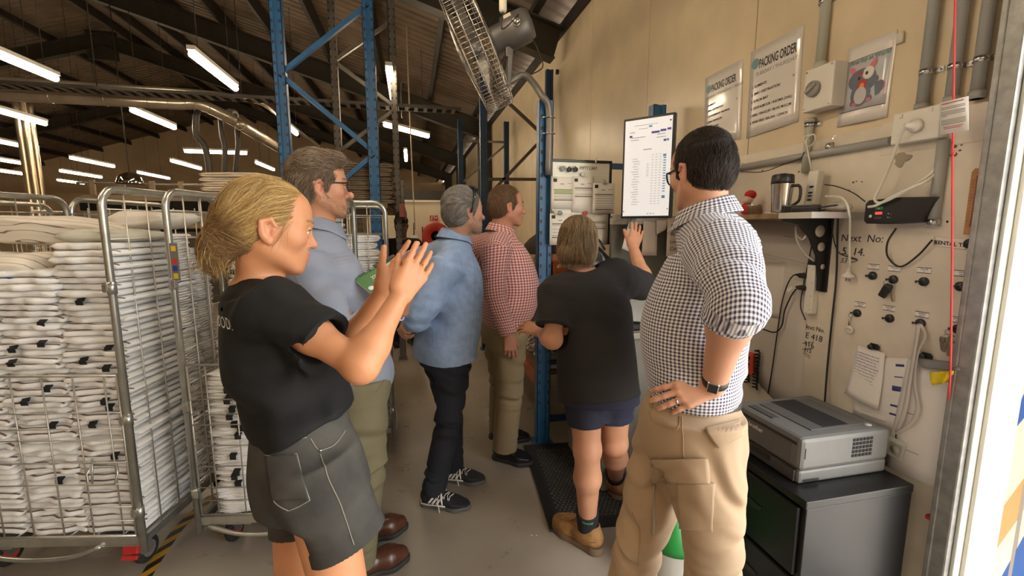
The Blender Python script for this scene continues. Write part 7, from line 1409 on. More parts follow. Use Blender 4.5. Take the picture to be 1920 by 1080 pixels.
def bearded_man():
    M_sh = mat('grey_blue_oxford', (.25, .275, .345), .85, var=.06, vscale=300, sheen=.1); M_pan = mat('olive_chino', (.17, .15, .085), .85, var=.1, vscale=6, bump=.15, bscale=500)
    root = thing('person', 'man with brown beard and glasses in blue grey shirt and olive trousers', 'person', at(690, 1000, 2.0)*V(1, 1, 0))
    s = 1.02; o = at(600, 354, 1.78); hp, W, R = head_prims(o, V(.95, .24, .03), V(-.03, 0, 1), s, 1.0, nose=1.02, jaw=1.08)
    bf = unit(V(.95, .30, 0)); lf = V(-bf[1], bf[0], 0)
    nb = at(600, 430, 1.82); ch = at(612, 505, 1.85); md = at(638, 600, 1.86); wa = at(668, 690, 1.87)
    shR, elR, wrR = at(572, 500, 1.665), at(640, 618, 1.60), at(706, 590, 1.72); shL = shR+lf*.40; elL, wrL = at(672, 622, 2.0), at(755, 583, 1.94)
    hR, hL = wa*V(1, 1, 0)-lf*.095+V(.0, 0, .93), wa*V(1, 1, 0)+lf*.095+V(.0, 0, .93); toe = onz(766, 1046, 0); heel = toe-.31*bf; heel[2] = 0; aR = heel+bf*.075+V(0, 0, .10); aL = aR+lf*.22+bf*.06; kR = (hR+aR)/2+bf*.03+V(0, 0, .01); kL = (hL+aL)/2+bf*.03
    h1, t1 = hand_prims(wrR, unit(at(752, 560, 1.78)-wrR), V(0, -.2, -1), V(-.2, -1, 0), 1.0, curl=(.35, .4, .45, .5), thumb=(.5, .2)); h2, t2 = hand_prims(wrL, unit(at(790, 520, 1.86)-wrL), V(.3, .2, -1), V(-.5, .6, .5), 1.0, curl=(.3, .35, .4, .45), thumb=(.5, .3))
    body = hp+[rc(W(0, -.03, -.05), nb, .060, .062, .03), loft([nb, ch, md, wa], [.08, .18, .16, .16], [.07, .11, .11, .12], [.07, .11, .11, .11], side=lf, k=.04)]+arm_prims(shR, elR, wrR, 1.0)+h1+arm_prims(shL, elL, wrL, 1.0)+h2
    bl = face_blobs(W, s, (.42, .19, .15), (.62, .27, .20), ((.30, .17, .11), .45)); sdf_part('body', body, RES, M_skin, root, skin_color(SKM, bl)); eyes(W, R, s, root); cols = [(.15, .095, .055), (.22, .15, .095), (.31, .225, .155), (.09, .058, .036), (.42, .34, .27)]
    brows(hp, W, s, root, cols[:3], 2, 190, .0009)
    short_hair(root, W, R, o, s, 1.0, cols, (.10, .066, .042), 5, top=.028, side=.010, n=5200, line=(0, .047, .030), flow=lambda q: np.stack([.5*np.sin(q[:, 1]*60), np.where(q[:, 2] > .06, -.9, -.35), np.where(q[:, 2] > .06, .25, -.9)], -1), length=.0062, K=7, lift=2.2, wob=.28, quiff=.35)
    stubble('beard', hp, W, s, root, BEARD, 2200, [(.30, .17, .10), (.38, .25, .16), (.20, .11, .065), (.42, .32, .24)], 6, ln=.0015, r=.0003)
    glasses(W, R, s, root, mat('tortoise_frame', (.03, .018, .012), .25), r=.0027)
    cuR = elR+(wrR-elR)*.30; cuL = elL+(wrL-elL)*.42
    sh = [loft([nb+V(0, 0, -.02), ch, md, wa+V(0, 0, .02), wa+V(0, 0, -.035)], [.085, .205, .195, .185, .182], [.075, .130, .150, .145, .140], [.08, .135, .135, .130, .125], side=lf, p=2.3, k=.03), rc(nb+V(0, 0, -.035), shR, .066, .075, .05), rc(nb+V(0, 0, -.035), shL, .066, .075, .05),
          sleeve(shR, cuR, .082, .062, c=elR, rcm=.070, k=.04), sleeve(shL, cuL, .08, .062, c=elL, rcm=.068, k=.04), rc(elR+(wrR-elR)*.16, cuR, .066, .062, .004), hollow(cuR-unit(wrR-elR)*.03, cuR+unit(wrR-elR)*.07, .054, .054), hollow(cuL-unit(wrL-elL)*.03, cuL+unit(wrL-elL)*.07, .054, .054), rc(nb+bf*.016, nb+V(0, 0, .12)+bf*.03, .062, .08, .006, 's'),
          folds(elR, (.18, .18, .18), .014, 50, elR-shR, 3), folds(at(650, 600, 1.7), .2, .005, 42, V(.3, 0, 1), 4), folds(shR, .18, .010, 42, V(.4, .2, 1), 7), folds(at(700, 650, 1.8), .16, .007, 60, V(.2, .1, 1), 8)]
    so, _ = sdf_part('shirt', sh, RESC, M_sh, root); collar(sh, nb, bf, lf, M_sh, so)
    q = [hit(sh, x, y) for x, y in ((650, 425), (662, 465), (680, 520), (697, 570), (715, 625))]; q = [p for p in q if p is not None]
    if len(q) > 2: seam(sh, [p-lf*0 for p in q], .0016, .001).build('placket', M_sh, so); b = MB(); [b.sph(p+grad(sh, p[None])[0]*.002, .0042) for p in q]; b.build('button', M_pearl, so)
    q = [hit(sh, x, y) for x, y in ((585, 440), (560, 480), (556, 520), (575, 560))]; q = [p for p in q if p is not None]
    if len(q) > 2: seam(sh, q, .0011, .0004).build('armhole_seam', M_sh, so)
    pr, po = trousers('trousers', root, wa+V(0, 0, -.01), hR, hL, kR, kL, aR, aL, lf, M_pan, rw=(.165, .125, .115), rt=.098, rk=.082, ra=.078, seed=21, brk=.011, belt=mat('brown_leather', (.10, .045, .025), .45))
    seam(pr, [p for p in (hit(pr, x, y) for x, y in ((720, 700), (716, 720), (704, 735))) if p is not None] or [hR, hR+V(0, 0, .01), hR+V(0, 0, .02)], .0012, .0006).build('pocket_edge', M_pan, po)
    br = mat('boot_leather', (.085, .030, .016), .28, var=.25, vscale=20)
    shoe('boot', heel, toe, root, (br, M_sole_b), w=.052, ankle=.14, sole=.026); h2_ = heel+lf*.22+bf*.06; shoe('boot', h2_, h2_+bf*.31, root, (br, M_sole_b), w=.052, ankle=.14, sole=.026)
    b = MB(); fr = np.column_stack(frame(wrL-elL)); c = wrL-(wrL-elL)*.10; b.lathe([(.034, -.007), (.0375, -.007), (.0375, .007), (.034, .007), (.034, -.007)], c, fr, 24); b.mi = 1; b.lathe([(.0376, -.002), (.038, 0), (.0376, .002)], c, fr, 24); b.build('wristband', [mat('white_silicone', (.75, .75, .75), .5), mat('blue_line', (.05, .1, .5), .5)], root)
    # spiral notebook lying open across his hands
    A, B, Cc = at(664, 524, 1.72), at(746, 480, 1.84), at(692, 556, 1.66); U = unit(B-A); Vv = unit((Cc-A)-U*((Cc-A)@U)); N = unit(np.cross(U, Vv)); Lw = np.linalg.norm(B-A)
    if N[2] < 0: N = -N
    t = thing('notebook', 'green covered spiral notebook held open by the bearded man', 'notebook', (A+B)/2); T = np.column_stack([U, Vv, N])
    b = MB(); b.box(A+U*Lw/2+Vv*.072-N*.004, (Lw, .142, .007), T, .001); b.build('pages', mat('paper', (.80, .78, .76), .8), t)
    b = MB(); b.box(A+U*Lw/2+Vv*.072+N*.0006, (Lw, .144, .0014), T); cv = b.build('cover', mat('green_card', (.05, .17, .045), .5), t)
    b = MB(); b.box(A+U*Lw*.80+Vv*.060+N*.0016, (Lw*.34, .10, .0006), T); b.build('pale_panel', mat('pale_blue_card', (.42, .50, .55), .5), cv)
    b = MB(); X = -U if False else U; b.text('ZERO', A+U*Lw*.24+Vv*.048+N*.0016, U, -Vv, .022, 'LEFT', .0003); b.text('WASTE', A+U*Lw*.24+Vv*.068+N*.0016, U, -Vv, .018, 'LEFT', .0003); b.sph(A+U*Lw*.09+Vv*.085+N*.0014, (.012, .012, .001), T, 12); b.text('EPA', A+U*Lw*.12+Vv*.125+N*.0016, U, -Vv, .024, 'LEFT', .0003); b.build('cover_lettering', mat('white_print', (.75, .75, .73), .7), cv)
    for k in range(26): b = MB(); c = A+U*Lw*(k+.5)/26+N*(-.002); b.tube(arc(c, .0075, 0, 2*math.pi, Vv, N, 13)[:-1], .0009, 5, closed=True); b.build('spiral_ring', M_blackp, t)
    P = [[A+U*(Lw*u)-Vv*(.004+v*.03)-N*(.008+.004*v) for u in np.linspace(.5, 1.0, 8)] for v in np.linspace(0, 1, 5)]; b = MB(); b.sheet(P, .0012, N); b.build('back_flap', mat('brown_card', (.12, .085, .07), .7), t)
def sunglasses_man():
    M_sh = mat('sky_blue_linen', (.27, .38, .58), .85, var=.14, vscale=30, bump=.2, bscale=420, sheen=.1); M_j = mat('dark_jeans', (.012, .015, .025), .85, var=.3, vscale=5, bump=.2, bscale=600)
    root = thing('person', 'grey haired man in loose light blue shirt and dark jeans, hands clasped behind him', 'person', at(835, 930, 2.5)*V(1, 1, 0))
    s = 1.0; o = at(871, 400, 2.42); hp, W, R = head_prims(o, V(.93, .36, .05), V(-.1, 0, 1), s, 1.0, nose=1.0, jaw=1.08)
    bf = unit(V(.90, .42, 0)); lf = V(-bf[1], bf[0], 0)
    nb = at(853, 450, 2.46); ch = at(850, 510, 2.47); md = at(846, 590, 2.46); wa = at(838, 668, 2.44); he = at(834, 655, 2.44)
    shR, elR, wrR = at(838, 500, 2.28), at(788, 588, 2.24), at(764, 610, 2.40); shL = shR+lf*.38; elL = shL-bf*.16+V(0, 0, -.25)-lf*-.02; wrL = wrR+lf*.07+bf*.03+V(0, 0, .03)
    f1 = onz(790, 944, 0); t1 = onz(880, 953, 0); f2 = onz(828, 898, 0); t2 = onz(908, 904, 0); d1, d2 = unit(t1-f1), unit(t2-f2)
    hR, hL = wa*V(1, 1, 0)-lf*.09+V(-.01, 0, .87), wa*V(1, 1, 0)+lf*.09+V(-.01, 0, .87); aR = f1+d1*.075+V(0, 0, .10); aL = f2+d2*.075+V(0, 0, .10); kR = (hR+aR)/2+bf*.03; kL = (hL+aL)/2+bf*.035
    h1, _ = hand_prims(wrR, unit(at(753, 628, 2.46)-wrR), V(-.6, -.7, 0), V(.3, -.2, .6), 1.0, curl=(.8, .8, .8, .8), thumb=(.3, .9)); h2, _ = hand_prims(wrL, unit(wrR-wrL+V(-.03, 0, -.05)), V(-.9, .2, .1), V(0, 0, 1), 1.0, curl=(.7, .7, .7, .7), thumb=(.5, .5))
    body = hp+[rc(W(0, -.03, -.05), nb, .058, .062, .03), loft([nb, ch, md, wa], [.08, .17, .15, .15], [.07, .10, .11, .11], [.07, .10, .10, .10], side=lf, k=.04)]+arm_prims(shR, elR, wrR, .98)+h1+arm_prims(shL, elL, wrL, .98)+h2
    bl = face_blobs(W, s, (.40, .18, .14), (.60, .24, .17), ((.40, .30, .24), .35)); sdf_part('body', body, RES, M_skin, root, skin_color((.52, .27, .175), bl)); eyes(W, R, s, root); g = [(.17, .145, .125), (.30, .27, .245), (.42, .39, .36), (.10, .082, .07), (.52, .49, .46)]
    brows(hp, W, s, root, g[:3], 3); short_hair(root, W, R, o, s, 1.0, g, (.12, .10, .086), 15, top=.024, side=.013, n=4200, line=(0, .042, .030), length=.0075, K=8, flow=lambda q: np.stack([0*q[:, 0], -.95+0*q[:, 0], np.where(q[:, 2] > .05, .15, -.75)], -1), lift=1.6, wob=.22, nape=-.092)
    stubble('beard', hp, W, s, root, BEARD, 1200, [(.5, .46, .42), (.3, .26, .22)], 16, ln=.0017)
    slE = elR+(wrR-elR)*.55; slE2 = elL+(wrL-elL)*.5
    sh = [loft([nb+V(0, 0, -.02), ch, md, he+V(0, 0, .03), he+V(0, 0, -.035)], [.085, .195, .195, .20, .205], [.075, .125, .150, .155, .158], [.09, .135, .145, .150, .155], side=lf, p=2.3, k=.03), rc(nb+V(0, 0, -.04), shR, .068, .076, .05), rc(nb+V(0, 0, -.04), shL, .068, .076, .05), sleeve(shR, slE, .084, .058, c=elR, rcm=.074, k=.04), sleeve(shL, slE2, .082, .058, c=elL, rcm=.072, k=.04),
          hollow(slE-unit(wrR-elR)*.03, slE+unit(wrR-elR)*.06, .048, .05), hollow(he+V(0, 0, -.01), he-V(0, 0, .09), .13, .135), rc(nb+bf*.016, nb+V(0, 0, .12)+bf*.03, .062, .08, .006, 's'),
          folds((shR+elR)/2, .19, .011, 44, elR-shR, 3), folds(elR, .12, .009, 70, V(.5, 0, 1), 4), folds(at(850, 600, 2.3), (.2, .2, .22), .012, 36, V(.75, .1, .45), 6), folds(ch, .2, .006, 40, V(.6, 0, .7), 9)]
    so, _ = sdf_part('shirt', sh, RESC, M_sh, root); collar(sh, nb, bf, lf, M_sh, so)
    q = [p for p in (hit(sh, x, y, 1.5) for x, y in ((884, 470), (890, 520), (892, 580), (890, 640))) if p is not None]
    if len(q) > 2: seam(sh, q, .0022, .001).build('placket', M_sh, so)
    q = [p for p in (hit(sh, x, y, 1.5) for x, y in ((812, 655), (815, 615), (822, 590))) if p is not None]
    if len(q) > 2: seam(sh, q, .0014, .0006).build('side_seam', M_sh, so)
    pr, po = trousers('jeans', root, wa+V(0, 0, .02), hR, hL, kR, kL, aR, aL, lf, M_j, rw=(.155, .115, .115), rt=.092, rk=.070, ra=.060, seed=31, brk=.013)
    # low trainers with three pale stripes
    for f, t_, first in ((f1, t1, True), (f2, t2, False)):
        up, A, uo = shoe('trainer', f, t_, root, (mat('black_suede', (.022, .024, .03), .8, var=.2, vscale=60), mat('gum_edge', (.10, .10, .10), .6)), w=.050, ankle=.085, sole=.024)
        b = MB()
        for k in range(3):
            for sd in (-1, 1): P = project(up, np.array([A(.20+.088*k+.11*t, sd*.06, .034+.046*t) for t in np.linspace(0, 1, 6)]), .0012); b.tube(list(P), .0068, 6)
        b.build('side_stripe', mat('white_stripe', (.80, .78, .74), .6), uo)
        b = MB(); P = [[A(.34+.05*u, y, .085+.045*(1-u)) for y in (-.028, 0, .028)] for u in np.linspace(0, 1, 4)]; b.sheet(P, .006, V(0, 0, 1)); b.build('tongue', mat('white_stripe', (.80, .78, .74), .6), uo)
        b = MB()
        for k in range(5): c = .44+.055*k; P = project(up, np.array([A(c+(.02 if k % 2 else -.01), -.034, .09), A(c, 0, .12), A(c+(-.01 if k % 2 else .02), .034, .09)]), .0025); b.tube(smooth_path(P, 4), .0028, 6)
        P = [A(.45, -.01, .10), A(.47, -.05, .085), A(.52, -.07, .05), A(.50, -.055, .07), A(.46, -.03, .098)]; b.tube(smooth_path(P, 5), .0026, 6); P = [A(.45, -.01, .10), A(.42, -.06, .075), A(.46, -.075, .03), A(.47, -.07, .006)]; b.tube(smooth_path(P, 5), .0026, 6); b.build('laces', mat('white_lace', (.80, .76, .72), .8), uo)
        b = MB(); b.tube(list(np.array([A(t, y, .026) for t, y in ((-.0, 0), (.05, -.036), (.2, -.043), (.4, -.043), (.55, -.046))])), .004, 6); b.build('white_piping', mat('white_stripe', (.80, .78, .74), .6), uo)
    t = thing('sunglasses', 'black sunglasses pushed up onto the grey haired man\'s head', 'sunglasses', W(0, .04, .12))
    b = MB()
    for x in (-1, 1): b.sph(W(x*.034, .044, .128), (.036, .030, .012), R@np.array(Matrix.Rotation(-.45, 3, 'X')), 14); b.tube([W(x*.062, .040, .124), W(x*.088, .022, .080), W(x*.0945, .004, .030), W(x*.091, -.010, -.002)], [.009, .007, .005, .004], 7)
    b.tube([W(-.012, .056, .137), W(.012, .056, .137)], .005, 6); b.build('frame', M_blackp, t); b = MB(); b.sph(W(-.0925, .020, .078), .0045); b.build('hinge_logo', M_steel, t)
def red_check_man():
    M_sh = gingham('red_gingham', (.72, .55, .50), (.30, .028, .03), .0165); M_pan = mat('tan_chino', (.29, .22, .125), .85, var=.1, vscale=6, bump=.15, bscale=500)
    root = thing('person', 'stout man in red and white checked shirt and tan trousers', 'person', at(950, 850, 2.95)*V(1, 1, 0))
    s = 1.02; o = at(951, 390, 2.80); hp, W, R = head_prims(o, V(.97, .10, .02), V(-.04, 0, 1), s, 1.02, nose=.95, jaw=1.12)
    bf = unit(V(.98, .16, 0)); lf = V(-bf[1], bf[0], 0)
    nb = at(940, 436, 2.83); ch = at(944, 480, 2.84); md = at(952, 540, 2.84); wa = at(944, 597, 2.84)
    shR, elR, wrR = at(930, 468, 2.63), at(928, 550, 2.59), at(953, 628, 2.62); shL = shR+lf*.42; elL = shL+V(-.02, .02, -.29); wrL = elL+V(.08, 0, -.25)
    f1 = onz(926, 858, 0); t1 = onz(996, 872, 0); f2 = onz(918, 820, 0); t2 = onz(992, 826, 0); d1, d2 = unit(t1-f1), unit(t2-f2)
    hR, hL = wa*V(1, 1, 0)-lf*.09+V(0, 0, .88), wa*V(1, 1, 0)+lf*.09+V(0, 0, .88); aR = f1+d1*.08+V(0, 0, .10); aL = f2+d2*.08+V(0, 0, .10); kR = (hR+aR)/2+bf*.02; kL = (hL+aL)/2+bf*.02
    h1, _ = hand_prims(wrR, V(.18, .05, -1), V(.1, -1, 0), V(1, .2, .1), 1.0, curl=(.2, .25, .3, .35), thumb=(.45, .2)); h2, _ = hand_prims(wrL, V(.2, 0, -1), V(.1, 1, 0), V(1, 0, 0), 1.0, curl=(.25,)*4)
    body = hp+[rc(W(0, -.03, -.05), nb, .062, .066, .03), loft([nb, ch, md, wa], [.08, .18, .17, .17], [.07, .12, .15, .14], [.07, .11, .11, .11], side=lf, k=.04)]+arm_prims(shR, elR, wrR, 1.0)+h1+arm_prims(shL, elL, wrL, 1.0)+h2
    bl = face_blobs(W, s, (.40, .16, .13), (.62, .22, .16)); sdf_part('body', body, RES+.0004, M_skin, root, skin_color((.52, .25, .165), bl)); eyes(W, R, s, root); c = [(.17, .095, .05), (.25, .14, .075), (.10, .055, .03), (.31, .19, .11)]
    brows(hp, W, s, root, c[1:], 4); short_hair(root, W, R, o, s, 1.02, c, (.12, .068, .038), 25, top=.016, side=.007, n=3600, line=(0, .040, .025), length=.005, flow=lambda q: np.stack([.6*q[:, 0]*10, -.25+.85*np.clip(q[:, 2]/.04-1.2, 0, 1), -1+1.1*np.clip(q[:, 2]/.04-1.2, 0, 1)], -1), lift=1.3, wob=.25)
    sh = [loft([nb+V(0, 0, -.02), ch, md, wa+V(0, 0, .03), wa+V(0, 0, -.03)], [.085, .20, .205, .195, .185], [.075, .145, .195, .175, .140], [.08, .130, .135, .130, .120], side=lf, p=2.3, k=.03, tag=1), rc(nb+V(0, 0, -.04), shR, .066, .078, .05), rc(nb+V(0, 0, -.04), shL, .066, .078, .05), sleeve(shR, wrR+V(0, 0, .01), .084, .048, c=elR, rcm=.066, k=.035), sleeve(shL, wrL, .084, .048, c=elL, rcm=.066, k=.035),
          hollow(wrR+V(0, 0, .03), wrR-V(0, 0, .06), .040, .042), rc(nb+bf*.016, nb+V(0, 0, .12)+bf*.03, .064, .08, .006, 's'), folds(elR, .14, .006, 70, V(.1, 0, 1), 3), folds(wa+V(0, -.1, .05), (.2, .2, .12), .008, 60, V(.35, .1, 1), 5), folds(shR, .14, .005, 50, V(.5, .1, .8), 8)]
    so, _ = sdf_part('shirt', sh, RESC, M_sh, root, uv=True); collar(sh, nb, bf, lf, M_sh, so)
    q = [p for p in (hit(sh, x, y, 1.8) for x, y in ((948, 622), (958, 619), (966, 612))) if p is not None]
    if len(q) > 1: seam(sh, q, .0014, .001).build('cuff_seam', mat('red_collar', (.5, .2, .2)), so)
    pr, po = trousers('trousers', root, wa+V(0, 0, .0), hR, hL, kR, kL, aR, aL, lf, M_pan, rw=(.170, .135, .12), rt=.102, rk=.085, ra=.074, seed=41, brk=.011)
    bk = mat('black_leather', (.012, .011, .011), .3)
    for f, t_ in ((f1, t1), (f2, t2)): shoe('shoe', f, t_, root, (bk, M_sole_b), w=.055, ankle=.10, sole=.03)
bearded_man(); sunglasses_man(); red_check_man()
def pointing_woman():
    M_nv = mat('navy_cotton', (.018, .02, .045), .85, var=.15, vscale=8); M_ts = mat('charcoal_shirt', (.018, .0155, .0155), .85, var=.12, vscale=5, bump=.15, bscale=350)
    root = thing('person', 'woman with short fair hair in charcoal shirt and navy shorts reaching up to the board', 'person', at(1105, 1000, 2.1)*V(1, 1, 0))
    s = .97; o = at(1084, 461, 2.02); fwd = V(.45, .86, -.14); hp, W, R = head_prims(o, fwd, V(0, .0, 1), s, .98, female=True)
    bf = unit(V(.30, .95, 0)); lf = V(-bf[1], bf[0], 0)
    nb = at(1093, 512, 1.965); ch = at(1103, 560, 1.96); md = at(1115, 650, 1.955); he = at(1122, 742, 1.96)
    shL, elL, wrL = at(1043, 545, 1.93), at(1036, 636, 1.87), at(1014, 622, 2.08); shR, elR, wrR = at(1158, 522, 1.97), at(1212, 538, 2.16), at(1187, 463, 2.30)
    f1 = onz(1126, 1040, 0); t1 = onz(1064, 1000, 0); f2 = onz(1166, 940, 0); t2 = onz(1124, 890, 0); f1[2] = f2[2] = t1[2] = t2[2] = .0
    t1 = f1+unit(t1-f1)*.28; t2 = f2+unit(t2-f2)*.28; d1, d2 = unit(t1-f1), unit(t2-f2)
    hL, hR = at(1094, 700, 1.97), at(1152, 700, 1.98); aL = f1+d1*.08+V(0, 0, .09); aR = f2+d2*.08+V(0, 0, .09); kL = at(1101, 842, 1.98); kR = at(1152, 830, 2.1)
    h1, _ = hand_prims(wrL, unit(at(985, 612, 2.14)-wrL), V(-.2, -.6, .8), V(.3, .3, .7), .95, curl=(.25, .3, .3, .35), thumb=(.6, .2)); h2, _ = hand_prims(wrR, unit(at(1200, 412, 2.38)-wrR), V(-.1, -1, .1), V(-1, 0, .1), .95, curl=(.12, .1, .1, .12), thumb=(.45, .2), spread=.16)
    body = hp+[rc(W(0, -.028, -.05), nb+V(0, 0, -.02), .050, .058, .03), loft([nb, ch, md, he], [.07, .15, .14, .16], [.06, .09, .10, .10], [.06, .09, .10, .11], side=lf, k=.04)]+arm_prims(shL, elL, wrL, .92)+h1+arm_prims(shR, elR, wrR, .92)+h2
    for h, kn, an in ((hL, kL, aL), (hR, kR, aR)):
        f = kn+(an-kn)*.32; body += [rc(h, kn, .085, .058, .03), rc(kn, f-bf*.012, .055, .060, .03), rc(f-bf*.012, an, .057, .037, .03), rc(an, an+unit(an-kn)*.05, .036, .036, .02), sp(kn-bf*.0-V(0, 0, .0), .057, .02)]
    sdf_part('body', body, RES, M_skin, root, skin_color((.55, .275, .165), [(kL-bf*.05, .05, (.60, .30, .20), .5)])); eyes(W, R, s, root)
    # bobbed hair falling to the collar
    hb = [ell(W(0, -.014, .044), V(.086, .110, .094)*s, R, .02), ell(W(0, -.040, -.030), V(.088, .082, .080)*s, R, .04), rc(W(-.035, -.085, -.05), W(.035, -.085, -.05), .040, .040, .03), hcut(W, R, (0, .045, .01), (0, .9, -.43)), cut(W(0, 0, -.112), R@V(0, .2, -1))]
    hb += [ell(W(-.095, .020, -.02), V(.034, .036, .05)*s, R, .01, 's')]
    ho, Hv = sdf_part('hair', hb, .0042, attr_mat('hair_base', .6, spec=.2), root, lambda P: np.tile(V(.13, .085, .045), (len(P), 1)))
    cols = [(.30, .20, .105), (.42, .30, .17), (.20, .13, .065), (.50, .37, .22), (.12, .075, .04)]
    top = W(0, -.015, .13)
    def df(P): q = (P-o)@R; d = np.stack([q[:, 0]*9, -.15-.95*np.clip(q[:, 2]/.06-.6, 0, 1), -1+.75*np.clip(q[:, 2]/.06-.6, 0, 1)], -1); return d@R.T
    hair('hair_strands', hb, ho, Hv[((Hv-o)@R)[:, 2] > -.04], df, 9000, 9, .0120, .00040, cols, 33, (.0003, .0060), wob=.12, clump=.20)
    rg = np.random.default_rng(4); st = []
    for k in range(420): a = rg.uniform(-1.5, 1.5); p = W(.078*math.sin(a), -.045-.068*math.cos(a), -.085); q = [p]; d = R@V(.3*math.sin(a)+rg.normal()*.2, -.25*math.cos(a)+rg.normal()*.15, -1); [q.append(q[-1]+unit(d+rg.normal(size=3)*.15)*.0055) for _ in range(5)]; st.append(q)
    vs, Q = strand_mesh(np.array(st), np.full(len(st), .0004)); me = np_mesh('hair_ends', vs, Q, attr_mat('hair_fibre')); set_col(me, np.repeat(np.array(cols)[rg.integers(5, size=len(st))], 18, 0)); link('hair_ends', me, ho)
    glasses(W, R, s, root, mat('dark_frame', (.02, .018, .018), .3), r=.0016)
    eL = shL+(elL-shL)*.74; eR = shR+(elR-shR)*.86
    ts = [loft([nb+V(0, 0, -.025), ch, md, at(1120, 720, 1.96), he], [.085, .172, .172, .178, .182], [.07, .115, .125, .13, .13], [.08, .12, .122, .125, .125], side=lf, p=2.4, k=.03), rc(nb+V(0, 0, -.04), shL, .064, .070, .05), rc(nb+V(0, 0, -.04), shR, .064, .074, .05), sleeve(shL, eL, .073, .075, k=.045), sleeve(shR-unit(elR-shR)*.03, eR, .078, .072, k=.05),
          hollow(eL-unit(elL-shL)*.05, eL+unit(elL-shL)*.05, .064, .068), hollow(eR-unit(elR-shR)*.04, eR+unit(elR-shR)*.05, .062, .064), hollow(he+V(0, 0, .03), he-V(0, 0, .06), .11, .115), rc(nb+V(0, 0, .0), nb+V(0, 0, .12), .060, .075, .006, 's'), folds(md+V(0, -.1, -.05), (.2, .2, .2), .006, 40, V(.6, .1, .7), 3), folds(shR, .16, .007, 55, V(.8, .1, .5), 5), folds(shL+V(0, 0, -.1), .12, .005, 60, V(.3, 0, 1), 6)]
    so, _ = sdf_part('shirt', ts, RESC, M_ts, root); b = MB(); fr = np.column_stack(frame(elL-shL)); b.lathe([(.0768, -.012), (.0782, -.011), (.0782, .0), (.0768, .001)], eL-unit(elL-shL)*.004, fr, 28); b.build('sleeve_hem', M_ts, so)
    eLs = hL+(kL-hL)*.66; eRs = hR+(kR-hR)*.60
    sh_ = [loft([he+V(0, 0, .08), he+V(0, 0, .03), he-V(0, 0, .015)], [.15, .172, .178], [.11, .12, .12], [.11, .12, .125], side=lf, p=2.3, k=.03), sleeve(hL+V(0, 0, .03), eLs, .096, .086, k=.04, side=lf), sleeve(hR+V(0, 0, .03), eRs, .096, .086, k=.04, side=lf), hollow(eLs+V(0, 0, .04), eLs-V(0, 0, .06), .068, .072), hollow(eRs+V(0, 0, .04), eRs-V(0, 0, .06), .068, .072), folds(eLs+V(0, 0, .08), .10, .007, 55, V(.6, 0, .7), 9), folds(eRs+V(0, 0, .08), .10, .005, 55, V(.3, 0, 1), 10)]
    sdf_part('shorts', sh_, RESC, M_nv, root)
    tan_ = mat('tan_nubuck', (.36, .19, .065), .8, var=.25, vscale=25, bump=.2, bscale=300)
    for f, t_, an, kn in ((f1, t1, aL, kL), (f2, t2, aR, kR)):
        up, A, uo = shoe('boot', f, t_, root, (tan_, mat('boot_sole', (.16, .10, .055), .75)), w=.056, ankle=.125, sole=.034, toe_h=.05)
        b = MB(); [b.tube(list(project(up, np.array([A(.46+.07*k, -.03, .09), A(.45+.07*k, 0, .13), A(.46+.07*k, .03, .09)]), .002)), .0028, 6) for k in range(3)]; b.build('laces', mat('brown_lace', (.20, .09, .04), .8), uo)
        b = MB(); b.tube(list(project(up, np.array([A(.30, y, z) for y, z in ((-.07, .04), (-.06, .08), (-.05, .115))]), .001)), .0016, 5); b.tube(list(project(up, np.array([A(.02+.1*abs(y)*8, y, .075) for y in (-.06, -.03, 0, .03, .06)]), .001)), .0016, 5); b.build('seam', mat('brown_lace', (.2, .09, .04)), uo)
        u = unit(kn-an); sk = [rc(an-u*.06, an+u*.11, .044, .054, .01), cut(an+u*.115, u)]; sko, _ = sdf_part('sock', sk, .003, mat('black_sock', (.014, .014, .016), .9), root)
        P = hit(sk, 1104, 984) if f is f1 else None
        if P is not None: n_ = unit(grad(sk, P[None])[0]*V(1, 1, 0)); U = unit(np.cross(V(0, 0, 1), n_)); b = MB(); b.text('TRADIE', P-U*.036+n_*.001, U, V(0, 0, 1), .017, 'LEFT', .0008); q = np.array(b.v); q = project(sk, q, .0012, 2); b.v = [tuple(x) for x in q]; b.build('sock_lettering', mat('green_knit', (.12, .55, .25), .8), sko)
